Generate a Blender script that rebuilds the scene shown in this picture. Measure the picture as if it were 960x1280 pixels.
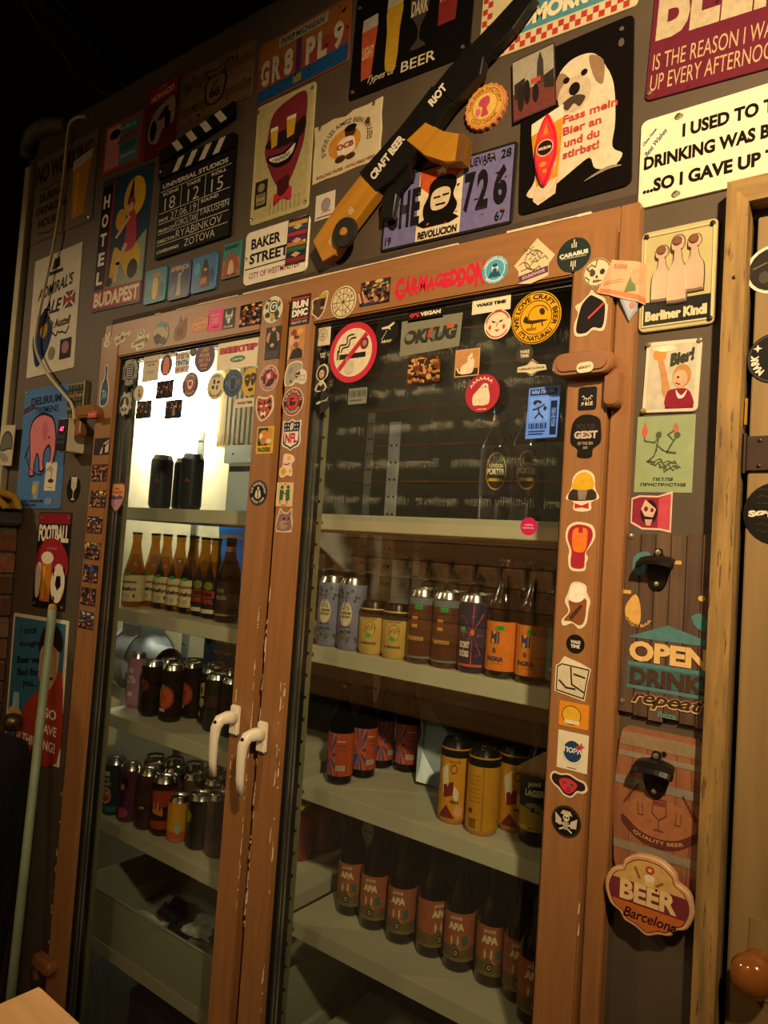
import bpy, bmesh, math, random
from mathutils import Vector, Matrix

for _o in list(bpy.data.objects):
    bpy.data.objects.remove(_o, do_unlink=True)
SC = bpy.context.scene
COL = SC.collection
PI = math.pi

# ------------------------------------------------------------------ camera, world, lamps, exposure
cam_d = bpy.data.cameras.new('camera')
cam = bpy.data.objects.new('camera', cam_d)
COL.objects.link(cam)
_m = Matrix([[0.799874, -0.024185, 0.599681], [0.596447, -0.079062, -0.798749], [0.06673, 0.996576, -0.048815]]).to_4x4()
_m.translation = Vector((0.00000,-1.17517,1.60000))
cam.matrix_world = _m
cam_d.sensor_fit = 'VERTICAL'
cam_d.sensor_height = 36.0
cam_d.sensor_width = 27.0
cam_d.lens = 25.0312
cam_d.clip_start = 0.02
SC.camera = cam

SC.view_settings.view_transform = 'Standard'
SC.view_settings.look = 'None'
SC.view_settings.exposure = 0.0
SC.view_settings.gamma = 1.0
SC.view_settings.use_curve_mapping = False
SC.cycles.use_denoising = True

world = bpy.data.worlds.new('dim_room')
SC.world = world
world.use_nodes = True
world.node_tree.nodes['Background'].inputs[0].default_value = (1.0, 0.78, 0.55, 1)
world.node_tree.nodes['Background'].inputs[1].default_value = 0.012


def lamp(name, kind, loc, target, energy, color, size=0.1, spot=60, blend=1.0):
    d = bpy.data.lights.new(name, kind)
    d.energy = energy
    d.color = color
    if kind == 'SPOT':
        d.spot_size = math.radians(spot)
        d.spot_blend = blend
        d.shadow_soft_size = size
    elif kind == 'AREA':
        d.shape = 'DISK'
        d.size = size
    else:
        d.shadow_soft_size = size
    o = bpy.data.objects.new(name, d)
    COL.objects.link(o)
    o.location = loc
    o.rotation_euler = (Vector(target) - Vector(loc)).to_track_quat('-Z', 'Y').to_euler()
    return o


WARM = (1.0, 0.72, 0.40)
# ceiling spot aimed at the wall by the right door, pendant lamps over the bar behind the camera
lamp('ceiling_spot', 'SPOT', (0.50, -1.35, 2.70), (-0.45, 0, 2.02), 265, WARM, 0.05, 71, 1.0)
lamp('pendant_lamp', 'SPOT', (-1.15, -2.2, 2.72), (-1.25, -1.7, 0.0), 28, WARM, 0.05, 158, 0.6)
lamp('pendant_lamp', 'SPOT', (-3.40, -1.5, 2.82), (-3.1, -1.3, 0.0), 80, WARM, 0.05, 165, 0.5)
lamp('chalkboard_fill', 'SPOT', (-2.4, -1.45, 3.45), (-2.5, -2.6, 1.75), 760, WARM, 0.05, 110, 1.0)  # added fill spot, brightens the chalkboard wall that the glass mirrors
lamp('table_lamp', 'SPOT', (-0.75, -1.0, 2.75), (-0.95, -0.75, 0.9), 42, WARM, 0.04, 36, 1.0)


# ------------------------------------------------------------------ materials
def lin(c):
    if isinstance(c, str):
        c = c.lstrip('#')
        c = [int(c[i:i + 2], 16) for i in (0, 2, 4)]
    r = []
    for v in c[:3]:
        v /= 255.0
        r.append(v / 12.92 if v <= 0.04045 else ((v + 0.055) / 1.055) ** 2.4)
    return (r[0], r[1], r[2], 1.0)


MATS = {}


def mat(name, col, rough=0.6, metal=0.0, var=0.25, scale=30.0, stretch=(1, 1, 1), bump=0.0, spec=0.5, col2=None, thr=None, coat=0.0):
    """node material: a base colour varied by noise, optional second colour mixed in by a noise threshold, optional bump"""
    if name in MATS:
        return MATS[name]
    m = bpy.data.materials.new(name)
    m.use_nodes = True
    nt = m.node_tree
    b = nt.nodes['Principled BSDF']
    b.inputs['Roughness'].default_value = rough
    b.inputs['Metallic'].default_value = metal
    b.inputs['Specular IOR Level'].default_value = spec
    b.inputs['Coat Weight'].default_value = coat
    tc = nt.nodes.new('ShaderNodeTexCoord')
    mp = nt.nodes.new('ShaderNodeMapping')
    mp.inputs['Scale'].default_value = stretch
    nt.links.new(tc.outputs['Object'], mp.inputs['Vector'])
    nz = nt.nodes.new('ShaderNodeTexNoise')
    nz.inputs['Scale'].default_value = scale
    nz.inputs['Detail'].default_value = 5
    nt.links.new(mp.outputs['Vector'], nz.inputs['Vector'])
    c = lin(col)
    rp = nt.nodes.new('ShaderNodeValToRGB')
    rp.color_ramp.elements[0].position = 0.3
    rp.color_ramp.elements[1].position = 0.7
    lo = 1 - var
    rp.color_ramp.elements[0].color = (c[0] * lo, c[1] * lo, c[2] * lo, 1)
    hi = 1 + var * 0.6
    rp.color_ramp.elements[1].color = (min(1, c[0] * hi), min(1, c[1] * hi), min(1, c[2] * hi), 1)
    nt.links.new(nz.outputs['Fac'], rp.inputs['Fac'])
    out = rp.outputs['Color']
    if col2:
        n2 = nt.nodes.new('ShaderNodeTexNoise')
        n2.inputs['Scale'].default_value = scale * 2.3
        n2.inputs['Detail'].default_value = 6
        n2.inputs['Roughness'].default_value = 0.65
        nt.links.new(mp.outputs['Vector'], n2.inputs['Vector'])
        r2 = nt.nodes.new('ShaderNodeValToRGB')
        t = thr or 0.62
        r2.color_ramp.elements[0].position = t
        r2.color_ramp.elements[1].position = t + 0.05
        r2.color_ramp.elements[0].color = (0, 0, 0, 1)
        r2.color_ramp.elements[1].color = (1, 1, 1, 1)
        nt.links.new(n2.outputs['Fac'], r2.inputs['Fac'])
        mx = nt.nodes.new('ShaderNodeMix')
        mx.data_type = 'RGBA'
        nt.links.new(r2.outputs['Color'], mx.inputs[0])
        nt.links.new(out, mx.inputs[6])
        mx.inputs[7].default_value = lin(col2)
        out = mx.outputs[2]
    nt.links.new(out, b.inputs['Base Color'])
    if bump:
        bp = nt.nodes.new('ShaderNodeBump')
        bp.inputs['Strength'].default_value = bump
        bp.inputs['Distance'].default_value = 0.004
        nt.links.new(nz.outputs['Fac'], bp.inputs['Height'])
        nt.links.new(bp.outputs['Normal'], b.inputs['Normal'])
    MATS[name] = m
    return m


def print_mat(name, rough, coat=0.0, metal=0.0):
    """ink on a surface: the colour of each printed shape comes from the mesh's colour attribute"""
    if name in MATS:
        return MATS[name]
    m = bpy.data.materials.new(name)
    m.use_nodes = True
    nt = m.node_tree
    b = nt.nodes['Principled BSDF']
    b.inputs['Roughness'].default_value = rough
    b.inputs['Metallic'].default_value = metal
    b.inputs['Coat Weight'].default_value = coat
    b.inputs['Specular IOR Level'].default_value = 0.2
    a = nt.nodes.new('ShaderNodeAttribute')
    a.attribute_name = 'ink'
    nz = nt.nodes.new('ShaderNodeTexNoise')
    nz.inputs['Scale'].default_value = 90
    nz.inputs['Detail'].default_value = 4
    tc = nt.nodes.new('ShaderNodeTexCoord')
    nt.links.new(tc.outputs['Object'], nz.inputs['Vector'])
    rp = nt.nodes.new('ShaderNodeValToRGB')
    rp.color_ramp.elements[0].color = (0.84, 0.83, 0.81, 1)
    rp.color_ramp.elements[0].position = 0.3
    rp.color_ramp.elements[1].position = 0.6
    nt.links.new(nz.outputs['Fac'], rp.inputs['Fac'])
    mx = nt.nodes.new('ShaderNodeMix')
    mx.data_type = 'RGBA'
    mx.blend_type = 'MULTIPLY'
    mx.inputs[0].default_value = 1
    nt.links.new(a.outputs['Color'], mx.inputs[6])
    nt.links.new(rp.outputs['Color'], mx.inputs[7])
    nt.links.new(mx.outputs[2], b.inputs['Base Color'])
    MATS[name] = m
    return m


def thin_glass(name, tint, refl=1.0, rough=0.0, base=0.04):
    """see-through sheet: tinted transparency plus mirror reflection that grows towards grazing angles"""
    if name in MATS:
        return MATS[name]
    m = bpy.data.materials.new(name)
    m.use_nodes = True
    nt = m.node_tree
    nt.nodes.clear()
    out = nt.nodes.new('ShaderNodeOutputMaterial')
    tr = nt.nodes.new('ShaderNodeBsdfTransparent')
    tr.inputs[0].default_value = (*tint, 1)
    gl = nt.nodes.new('ShaderNodeBsdfGlossy')
    gl.inputs['Roughness'].default_value = rough
    lw = nt.nodes.new('ShaderNodeLayerWeight')
    lw.inputs['Blend'].default_value = 0.5
    pw = nt.nodes.new('ShaderNodeMath')
    pw.operation = 'POWER'
    pw.inputs[1].default_value = 5
    nt.links.new(lw.outputs['Facing'], pw.inputs[0])
    ml = nt.nodes.new('ShaderNodeMath')
    ml.operation = 'MULTIPLY_ADD'
    ml.inputs[1].default_value = (1 - base) * refl
    ml.inputs[2].default_value = base * refl
    nt.links.new(pw.outputs[0], ml.inputs[0])
    mx = nt.nodes.new('ShaderNodeMixShader')
    nt.links.new(ml.outputs[0], mx.inputs[0])
    nt.links.new(tr.outputs[0], mx.inputs[1])
    nt.links.new(gl.outputs[0], mx.inputs[2])
    nt.links.new(mx.outputs[0], out.inputs[0])
    MATS[name] = m
    return m


def translucent_mat(name, col, fac=0.6):
    if name in MATS:
        return MATS[name]
    m = bpy.data.materials.new(name)
    m.use_nodes = True
    nt = m.node_tree
    b = nt.nodes['Principled BSDF']
    b.inputs['Base Color'].default_value = lin(col)
    b.inputs['Roughness'].default_value = 0.5
    tr = nt.nodes.new('ShaderNodeBsdfTranslucent')
    tr.inputs[0].default_value = lin(col)
    mx = nt.nodes.new('ShaderNodeMixShader')
    mx.inputs[0].default_value = fac
    nt.links.new(b.outputs[0], mx.inputs[1])
    nt.links.new(tr.outputs[0], mx.inputs[2])
    nt.links.new(mx.outputs[0], nt.nodes['Material Output'].inputs[0])
    MATS[name] = m
    return m


def emit_mat(name, col, strength):
    if name in MATS:
        return MATS[name]
    m = bpy.data.materials.new(name)
    m.use_nodes = True
    nt = m.node_tree
    b = nt.nodes['Principled BSDF']
    b.inputs['Base Color'].default_value = (*col, 1)
    b.inputs['Emission Color'].default_value = (*col, 1)
    b.inputs['Emission Strength'].default_value = strength
    MATS[name] = m
    return m


WALL = mat('taupe_wall_paint', '#4f4335', 0.6, var=0.16, scale=9, bump=0.05)
FRAME = mat('brown_frame_paint', '#94663c', 0.42, var=0.13, scale=14, stretch=(6, 6, 0.5), bump=0.06, col2='#c9a47a', thr=0.735)
FRAMEH = mat('brown_rail_paint', '#94663c', 0.42, var=0.13, scale=14, stretch=(0.5, 6, 6), bump=0.06, col2='#c9a47a', thr=0.735)
CHIP = mat('bare_chipped_wood', '#d8c3a2', 0.7, var=0.2)
LATCH = mat('brown_latch_plastic', '#8a5a33', 0.3, var=0.06)
DARK = mat('dark_gap', '#17120e', 0.8, var=0.2)
RUBBER = mat('black_rubber_gasket', '#0d0d0c', 0.45, var=0.15)
ALU = mat('aluminium_spacer', '#b9b9b0', 0.3, 0.9, var=0.1, stretch=(1, 1, 0.1))
OLIVE = mat('olive_grey_post', '#8f8a68', 0.5, var=0.15)
SHELF = mat('grey_enamel_shelf', '#b9b49a', 0.4, var=0.1, scale=7, col2='#8a7a58', thr=0.72)
STEEL = mat('galvanised_steel', '#a9aca6', 0.35, 0.8, var=0.2, scale=18)
LIDM = mat('can_lid_metal', '#d5d5cf', 0.22, 1.0, var=0.06)
SCREW = mat('screw_metal', '#c9bfa4', 0.3, 0.9, var=0.2)
DSCREW = mat('dark_screw', '#3a3026', 0.4, 0.8, var=0.2)
IRON = mat('black_cast_iron', '#15130f', 0.38, 0.3, var=0.3, scale=60, bump=0.15)
PLY = mat('yellow_door_wood', '#8c7248', 0.5, var=0.16, scale=5, stretch=(9, 9, 0.6), bump=0.05)
POST = mat('rough_yellow_lumber', '#957540', 0.7, var=0.5, scale=10, stretch=(6, 6, 0.6), bump=0.3, col2='#5a4522', thr=0.57)
POSTH = mat('rough_yellow_lumber_h', '#957540', 0.65, var=0.34, scale=8, stretch=(0.7, 7, 7), bump=0.25, col2='#6b5126', thr=0.60)
VINYL = print_mat('vinyl_ink', 0.42)
TIN = print_mat('tin_ink', 0.28, 0.25)
PAPER = print_mat('paper_ink', 0.7)
WOODINK = print_mat('wood_ink', 0.6)
WHITEPLA = mat('white_plastic', '#ece3cf', 0.32, var=0.05)
CREAM = mat('cream_plastic', '#d9cfae', 0.4, var=0.06)
GLASS = thin_glass('door_glass', (0.97, 0.985, 0.975))
AMBER = thin_glass('amber_bottle_glass', (0.58, 0.37, 0.11), 1.0, 0.02)
BROWNG = thin_glass('dark_brown_bottle_glass', (0.055, 0.022, 0.006), 1.0, 0.03)
BLACKG = mat('dark_beer_bottle', '#0b0705', 0.09, var=0.2, spec=0.6)


# ------------------------------------------------------------------ mesh helpers
def link(name, me, m=None, parent=None, loc=None, rot=None):
    o = bpy.data.objects.new(name, me)
    COL.objects.link(o)
    if m is not None and me is not None:
        me.materials.append(m)
    if parent is not None:
        o.parent = parent
    if loc is not None:
        o.location = loc
    if rot is not None:
        o.rotation_euler = rot
    return o


def obj(name, bm, m, parent=None, loc=None, rot=None, smooth=False):
    me = bpy.data.meshes.new(name)
    bmesh.ops.recalc_face_normals(bm, faces=bm.faces)
    bm.to_mesh(me)
    bm.free()
    if smooth:
        me.polygons.foreach_set('use_smooth', [True] * len(me.polygons))
        me.update()
    return link(name, me, m, parent, loc, rot)


def tag(o, label=None, cat=None, group=None, kind=None):
    if label:
        o['label'] = label
    if cat:
        o['category'] = cat
    if group:
        o['group'] = group
    if kind:
        o['kind'] = kind
    return o


def empty(name, loc=(0, 0, 0), rz=0.0):
    o = bpy.data.objects.new(name, None)
    COL.objects.link(o)
    o.location = loc
    o.rotation_euler = (0, 0, rz)
    o.empty_display_size = 0.02
    return o


def box(bm, x0, x1, y0, y1, z0, z1, bevel=0.0, seg=2):
    r = bmesh.ops.create_cube(bm, size=1)
    vs = r['verts']
    for v in vs:
        v.co = Vector(((x0 + x1) / 2 + v.co.x * (x1 - x0), (y0 + y1) / 2 + v.co.y * (y1 - y0), (z0 + z1) / 2 + v.co.z * (z1 - z0)))
    if bevel:
        es = list({e for v in vs for e in v.link_edges})
        bmesh.ops.bevel(bm, geom=es, offset=bevel, segments=seg, affect='EDGES')
    return bm


def boxo(name, x0, x1, y0, y1, z0, z1, m, parent=None, bevel=0.0):
    return obj(name, box(bmesh.new(), x0, x1, y0, y1, z0, z1, bevel), m, parent)


def lathe(prof, n=20, bm=None, axis='Z'):
    bm = bm or bmesh.new()
    rings = []
    for r, z in prof:
        if r < 1e-6:
            rings.append([bm.verts.new((0, 0, z))])
        else:
            rings.append([bm.verts.new((r * math.cos(2 * PI * k / n), r * math.sin(2 * PI * k / n), z)) for k in range(n)])
    for a, b in zip(rings, rings[1:]):
        for k in range(n):
            k2 = (k + 1) % n
            q = []
            for v in ((a[k] if len(a) > 1 else a[0]), (a[k2] if len(a) > 1 else a[0]), (b[k2] if len(b) > 1 else b[0]), (b[k] if len(b) > 1 else b[0])):
                if v not in q:
                    q.append(v)
            if len(q) > 2:
                bm.faces.new(q)
    if axis == 'Y':
        bmesh.ops.rotate(bm, verts=bm.verts, cent=(0, 0, 0), matrix=Matrix.Rotation(PI / 2, 3, 'X'))
    elif axis == 'X':
        bmesh.ops.rotate(bm, verts=bm.verts, cent=(0, 0, 0), matrix=Matrix.Rotation(PI / 2, 3, 'Y'))
    return bm


def tube(pts, r, n=8, bm=None, r2=None):
    bm = bm or bmesh.new()
    pts = [Vector(p) for p in pts]
    rings = []
    for i, p in enumerate(pts):
        t = (pts[min(i + 1, len(pts) - 1)] - pts[max(i - 1, 0)]).normalized()
        u = t.cross(Vector((0.31, 0.22, 0.93)))
        u.normalize()
        w = t.cross(u)
        rr = r if r2 is None else r + (r2 - r) * i / (len(pts) - 1)
        rings.append([bm.verts.new(p + (u * math.cos(2 * PI * k / n) + w * math.sin(2 * PI * k / n)) * rr) for k in range(n)])
    for a, b in zip(rings, rings[1:]):
        for k in range(n):
            bm.faces.new((a[k], a[(k + 1) % n], b[(k + 1) % n], b[k]))
    bm.faces.new(rings[0])
    bm.faces.new(list(reversed(rings[-1])))
    return bm


def spline(pts, k=6, closed=False):
    """Catmull-Rom through the points"""
    out = []
    n = len(pts)
    P = [Vector(p) for p in pts]
    rng = range(n if closed else n - 1)
    for i in rng:
        p0 = P[(i - 1) % n] if closed or i > 0 else P[i]
        p1 = P[i]
        p2 = P[(i + 1) % n]
        p3 = P[(i + 2) % n] if closed or i + 2 < n else p2
        for j in range(k):
            t = j / k
            out.append(0.5 * ((2 * p1) + (p2 - p0) * t + (2 * p0 - 5 * p1 + 4 * p2 - p3) * t * t + (3 * p1 - p0 - 3 * p2 + p3) * t ** 3))
    if not closed:
        out.append(P[-1])
    return [tuple(v) for v in out]


def prism(outline, t, bm=None, cham=0.0):
    """outline in (u, v) metres, extruded from the wall (y = 0) towards the viewer (y = -t)"""
    bm = bm or bmesh.new()
    n = len(outline)
    cx = sum(p[0] for p in outline) / n
    cz = sum(p[1] for p in outline) / n
    back = [bm.verts.new((u, 0, v)) for u, v in outline]
    rings = [back]
    if cham:
        rings.append([bm.verts.new((u, -t + cham, v)) for u, v in outline])
        fr = []
        for u, v in outline:
            d = math.hypot(u - cx, v - cz) or 1
            fr.append(bm.verts.new((u - (u - cx) / d * cham, -t, v - (v - cz) / d * cham)))
        rings.append(fr)
    else:
        rings.append([bm.verts.new((u, -t, v)) for u, v in outline])
    for a, b in zip(rings, rings[1:]):
        for k in range(n):
            bm.faces.new((a[k], a[(k + 1) % n], b[(k + 1) % n], b[k]))
    bm.faces.new(back)
    bm.faces.new(list(reversed(rings[-1])))
    return bm


def rrect(W, H, r=0.0, n=4):
    w, h = W / 2, H / 2
    if r <= 0:
        return [(-w, -h), (w, -h), (w, h), (-w, h)]
    r = min(r, w, h)
    o = []
    for cx, cz, a in ((w - r, -h + r, -90), (w - r, h - r, 0), (-w + r, h - r, 90), (-w + r, -h + r, 180)):
        for k in range(n + 1):
            t = math.radians(a + 90 * k / n)
            o.append((cx + r * math.cos(t), cz + r * math.sin(t)))
    return o


def disc(W, H, n=28):
    return [(W / 2 * math.cos(2 * PI * k / n), H / 2 * math.sin(2 * PI * k / n)) for k in range(n)]


# ------------------------------------------------------------------ printed pictures
_tc = bpy.data.curves.new('type', 'FONT')
_to = bpy.data.objects.new('type', _tc)
COL.objects.link(_to)
_tcache = {}


def glyphs(s, bold=0.0, shear=0.0):
    key = (s, bold, shear)
    if key not in _tcache:
        _tc.body = s
        _tc.offset = bold
        _tc.shear = shear
        _tc.resolution_u = 3
        bpy.context.view_layer.update()
        me = bpy.data.meshes.new_from_object(_to.evaluated_get(bpy.context.evaluated_depsgraph_get()))
        v = [(p.co.x, p.co.y) for p in me.vertices]
        f = [tuple(p.vertices) for p in me.polygons]
        bpy.data.meshes.remove(me)
        if v:
            x0, x1 = min(p[0] for p in v), max(p[0] for p in v)
            y0, y1 = min(p[1] for p in v), max(p[1] for p in v)
            sx, sy = (x1 - x0) or 1, (y1 - y0) or 1
            v = [((p[0] - x0) / sx - 0.5, (p[1] - y0) / sy - 0.5) for p in v]
        _tcache[key] = (v, f)
    return _tcache[key]


class Pic:
    """flat print drawn in a box of -1..1 both ways, later stretched to the sheet's real size"""

    def __init__(s):
        s.v, s.f, s.c, s.l = [], [], [], []
        s.L = 1
        s.clip = False

    def _add(s, pts, faces, c):
        b = len(s.v)
        c = lin(c)
        s.v += [(p[0], p[1], s.L) for p in pts]
        for f in faces:
            s.f.append([b + i for i in f])
            s.c.append(c)

    def poly(s, pts, c, up=1):
        s.L += up
        if s.clip:
            for ax, sg in ((0, 1), (0, -1), (1, 1), (1, -1)):
                o = []
                for i in range(len(pts)):
                    p, q = pts[i - 1], pts[i]
                    ip, iq = p[ax] * sg <= 1, q[ax] * sg <= 1
                    if ip != iq:
                        t = (sg - p[ax]) / (q[ax] - p[ax])
                        o.append((p[0] + (q[0] - p[0]) * t, p[1] + (q[1] - p[1]) * t))
                    if iq:
                        o.append(q)
                pts = o
                if len(pts) < 3:
                    return
        s._add(pts, [list(range(len(pts)))], c)

    def rect(s, x0, z0, x1, z1, c, up=1):
        s.poly([(x0, z0), (x1, z0), (x1, z1), (x0, z1)], c, up)

    def ell(s, x, z, rx, rz, c, n=20, rot=0.0, up=1):
        a = math.radians(rot)
        s.poly([(x + rx * math.cos(t) * math.cos(a) - rz * math.sin(t) * math.sin(a), z + rx * math.cos(t) * math.sin(a) + rz * math.sin(t) * math.cos(a)) for t in [2 * PI * k / n for k in range(n)]], c, up)

    def ring(s, x, z, r0, r1, c, n=32, a0=0, a1=360, k=1.0):
        s.L += 1
        full = a1 - a0 >= 360
        m = n if full else n + 1
        pts = []
        for i in range(m):
            t = math.radians(a0 + (a1 - a0) * i / n)
            pts += [(x + r0 * math.cos(t), z + r0 * k * math.sin(t)), (x + r1 * math.cos(t), z + r1 * k * math.sin(t))]
        fs = []
        for i in range(n):
            j = (i + 1) % m
            fs.append([2 * i, 2 * i + 1, 2 * j + 1, 2 * j])
        s._add(pts, fs, c)

    def line(s, pts, w, c, asp=1.0, up=1):
        """stroke of width w; asp = sheet width / height keeps the stroke even"""
        s.L += up
        for (x0, z0), (x1, z1) in zip(pts, pts[1:]):
            dx, dz = (x1 - x0) * asp, z1 - z0
            d = math.hypot(dx, dz) or 1
            nx, nz = -dz / d * w / 2 / asp, dx / d * w / 2
            ex, ez = dx / d * w * 0.3 / asp, dz / d * w * 0.3
            s._add([(x0 - ex + nx, z0 - ez + nz), (x0 - ex - nx, z0 - ez - nz), (x1 + ex - nx, z1 + ez - nz), (x1 + ex + nx, z1 + ez + nz)], [[0, 1, 2, 3]], c)

    def text(s, t, x, z, w, h, c, bold=0.02, rot=0.0, shear=0.0, asp=1.0, up=1):
        s.L += up
        v, f = glyphs(t, bold, shear)
        a = math.radians(rot)
        ca, sa = math.cos(a), math.sin(a)
        s._add([(x + (p[0] * w * ca * asp - p[1] * h * sa) / asp, z + p[0] * w * asp * sa + p[1] * h * ca) for p in v], f, c)

    def arc(s, t, r, h, span, c, top=True, x=0, z=0, bold=0.02, mid=None, k=1.0):
        s.L += 1
        v, f = glyphs(t, bold, 0)
        o = []
        for p in v:
            if top:
                a = math.radians((90 if mid is None else mid) - p[0] * span)
                rr = r + p[1] * h
            else:
                a = math.radians((-90 if mid is None else mid) + p[0] * span)
                rr = r - p[1] * h
            o.append((x + rr * math.cos(a), z + rr * k * math.sin(a)))
        s._add(o, f, c)

    def star(s, x, z, r, c, n=5, k=0.42, rot=90):
        s.poly([(x + (r if i % 2 == 0 else r * k) * math.cos(math.radians(rot + 180 * i / n)), z + (r if i % 2 == 0 else r * k) * math.sin(math.radians(rot + 180 * i / n))) for i in range(2 * n)], c)

    def draw(s, ops):
        for o in ops:
            k = o[0]
            a, kw = list(o[1:]), {}
            if a and isinstance(a[-1], dict):
                kw = a.pop()
            {'r': s.rect, 'e': s.ell, 'o': s.ring, 'l': s.line, 't': s.text, 'a': s.arc, 'p': s.poly, 's': s.star}[k](*a, **kw)
        return s


def make_print(name, pic, W, H, parent, y0, m=None, eps=0.00010, cyl=None, loc=None):
    """mesh of the print; cyl = radius wraps it round a can or bottle (front = -y)"""
    if not pic.f:
        return None
    eps = min(eps, 0.0015 / max(1, pic.L))
    if cyl is None:
        me = bpy.data.meshes.new(name)
        me.from_pydata([(p[0] * W / 2, -(y0 + eps * p[2]), p[1] * H / 2) for p in pic.v], [], pic.f)
        at = me.color_attributes.new('ink', 'FLOAT_COLOR', 'CORNER')
        d = []
        for f, c in zip(pic.f, pic.c):
            d += list(c) * len(f)
        at.data.foreach_set('color', d)
    else:
        bm = bmesh.new()
        lay = bm.loops.layers.float_color.new('ink')
        vs = [bm.verts.new((p[0] * W / 2, eps * p[2], p[1] * H / 2)) for p in pic.v]
        for f, c in zip(pic.f, pic.c):
            try:
                fa = bm.faces.new([vs[i] for i in f])
            except ValueError:
                continue
            for l in fa.loops:
                l[lay] = c
        step = cyl * 0.22
        x = -W / 2 + step
        while x < W / 2:
            bmesh.ops.bisect_plane(bm, geom=bm.verts[:] + bm.edges[:] + bm.faces[:], plane_co=(x, 0, 0), plane_no=(1, 0, 0))
            x += step
        for v in bm.verts:
            r = cyl + y0 + v.co.y
            a = v.co.x / cyl
            v.co = (r * math.sin(a), -r * math.cos(a), v.co.z)
        me = bpy.data.meshes.new(name)
        bm.to_mesh(me)
        bm.free()
        at = None
    me.update()
    return link(name, me, m or VINYL, parent, loc)


YF, YC, YG, YW = -0.040, -0.025, -0.0221, 0.0      # surfaces: door leaf, casing, glass, wall
_base_mats = {}


def base_mat(col, rough=0.4, metal=0.0):
    k = 'sheet_%s_%d%s' % (str(col).lstrip('#'), rough * 100, 'm' if metal else '')
    return mat(k, col, rough, metal, var=0.08, scale=40, spec=0.25)


def sheet(name, label, cat, geo, outline, base, ops, y=YF, t=0.0006, group=None, m=None, rough=0.42, metal=0.0, clip=False, cham=0.0, eps=0.00010, kind=None, part='print'):
    """one sticker, poster or sign: a thin slab with its printed picture as a child"""
    x, z, W, H = geo[:4]
    rot = geo[4] if len(geo) > 4 else 0.0
    if outline == 'disc':
        ol = disc(W, H)
    elif outline == 'rect':
        ol = rrect(W, H)
    elif isinstance(outline, (int, float)):
        ol = rrect(W, H, outline)
    else:
        ol = [(p[0] * W / 2, p[1] * H / 2) for p in outline]
    o = obj(name, prism(ol, t, cham=cham), base_mat(base, rough, metal), None, (x, y, z), (0, -rot, 0))
    tag(o, label, cat, group, kind)
    p = Pic()
    p.clip = clip
    p.draw(ops)
    make_print(part, p, W, H, o, t, m, eps)
    return o


def screw(parent, u, v, y, r=0.004, m=None, name='screw'):
    s = obj(name, lathe([(0, -0.0016), (r, -0.0012), (r * 0.9, 0.0008), (0, 0.0016)], 10, axis='Y'), m or SCREW, parent, (u, -y, v), smooth=False)
    return s


def copy_tree(o, parent=None):
    c = o.copy()
    COL.objects.link(c)
    c.parent = parent
    for ch in o.children:
        copy_tree(ch, c)
    return c

# ================================================================== the setting
def struct(o, label, cat=None):
    return tag(o, label, cat, None, 'structure')


bm = bmesh.new()
box(bm, -2.56, -1.93, 0, 0.05, 0, 2.96)
box(bm, -1.93, -0.385, 0, 0.05, 2.19, 2.96)
box(bm, -0.385, -0.214, 0, 0.05, 0, 2.96)
box(bm, -0.214, 1.6, 0, 0.05, 2.14, 2.96)
struct(obj('wall_back', bm, WALL), 'dark taupe painted wall behind the tin signs', 'wall')
struct(boxo('floor', -4.6, 1.6, -2.7, 2.4, -0.05, 0, mat('dark_floor', '#3a322a', 0.6, var=0.3, scale=6)), 'dark worn floor', 'floor')
struct(boxo('ceiling', -4.6, 1.6, -2.7, 2.4, 3.7, 3.75, mat('black_ceiling', '#0f0d0c', 0.9, var=0.3, scale=4)), 'black ceiling high above the wall', 'ceiling')
struct(boxo('wall_far', -4.6, 1.6, 2.4, 2.45, 0, 3.7, mat('black_far_wall', '#191614', 0.9, var=0.3, scale=4)), 'dark far wall beyond the partition', 'wall')
struct(boxo('wall_right', 1.6, 1.65, -2.7, 2.4, 0, 3.7, WALL), 'taupe side wall', 'wall')
struct(boxo('wall_left', -4.65, -4.6, -2.7, 2.4, 0, 3.7, mat('dark_left_wall', '#2a2420', 0.8, var=0.3, scale=4)), 'dark side wall', 'wall')

# casing round the two glass doors
cas = empty('trim_1', (0, 0, 0))
struct(cas, 'brown painted casing round the two glass doors', 'casing')
for nm, a in (('jamb', (-1.938, -1.905, 0.0, 2.197, FRAME)), ('jamb', (-0.411, -0.379, 0.0, 2.197, FRAME)), ('head', (-1.905, -0.411, 2.150, 2.197, FRAMEH))):
    x0, x1, z0, z1, m = a
    boxo(nm, x0, x1, -0.025, 0.012, z0, z1, m, cas, 0.002)
boxo('stop', -1.19, -1.15, -0.010, 0.012, 0.0, 2.15, mat('stop_brown', '#5b3a22', 0.6, var=0.15), cas)
# ragged lighter caulk line above the casing
rnd = random.Random(5)
pts = []
x = -1.93
bm = bmesh.new()
while x < -0.40:
    w = rnd.uniform(0.02, 0.10)
    if rnd.random() < 0.7:
        h = rnd.uniform(0.001, 0.004)
        box(bm, x, x + w, -0.0262, -0.02, 2.1955 - h * 0.4, 2.1975 + h * 0.3)
    x += w
obj('worn_edge', bm, CHIP, cas)
boxo('painted_shade_strip', -1.94, -0.377, -0.004, 0.001, 2.2, 2.222, mat('shade_brown', '#3d3127', 0.8, var=0.2), cas)  # raised strip, the shade line over the casing painted in darker brown


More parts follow.
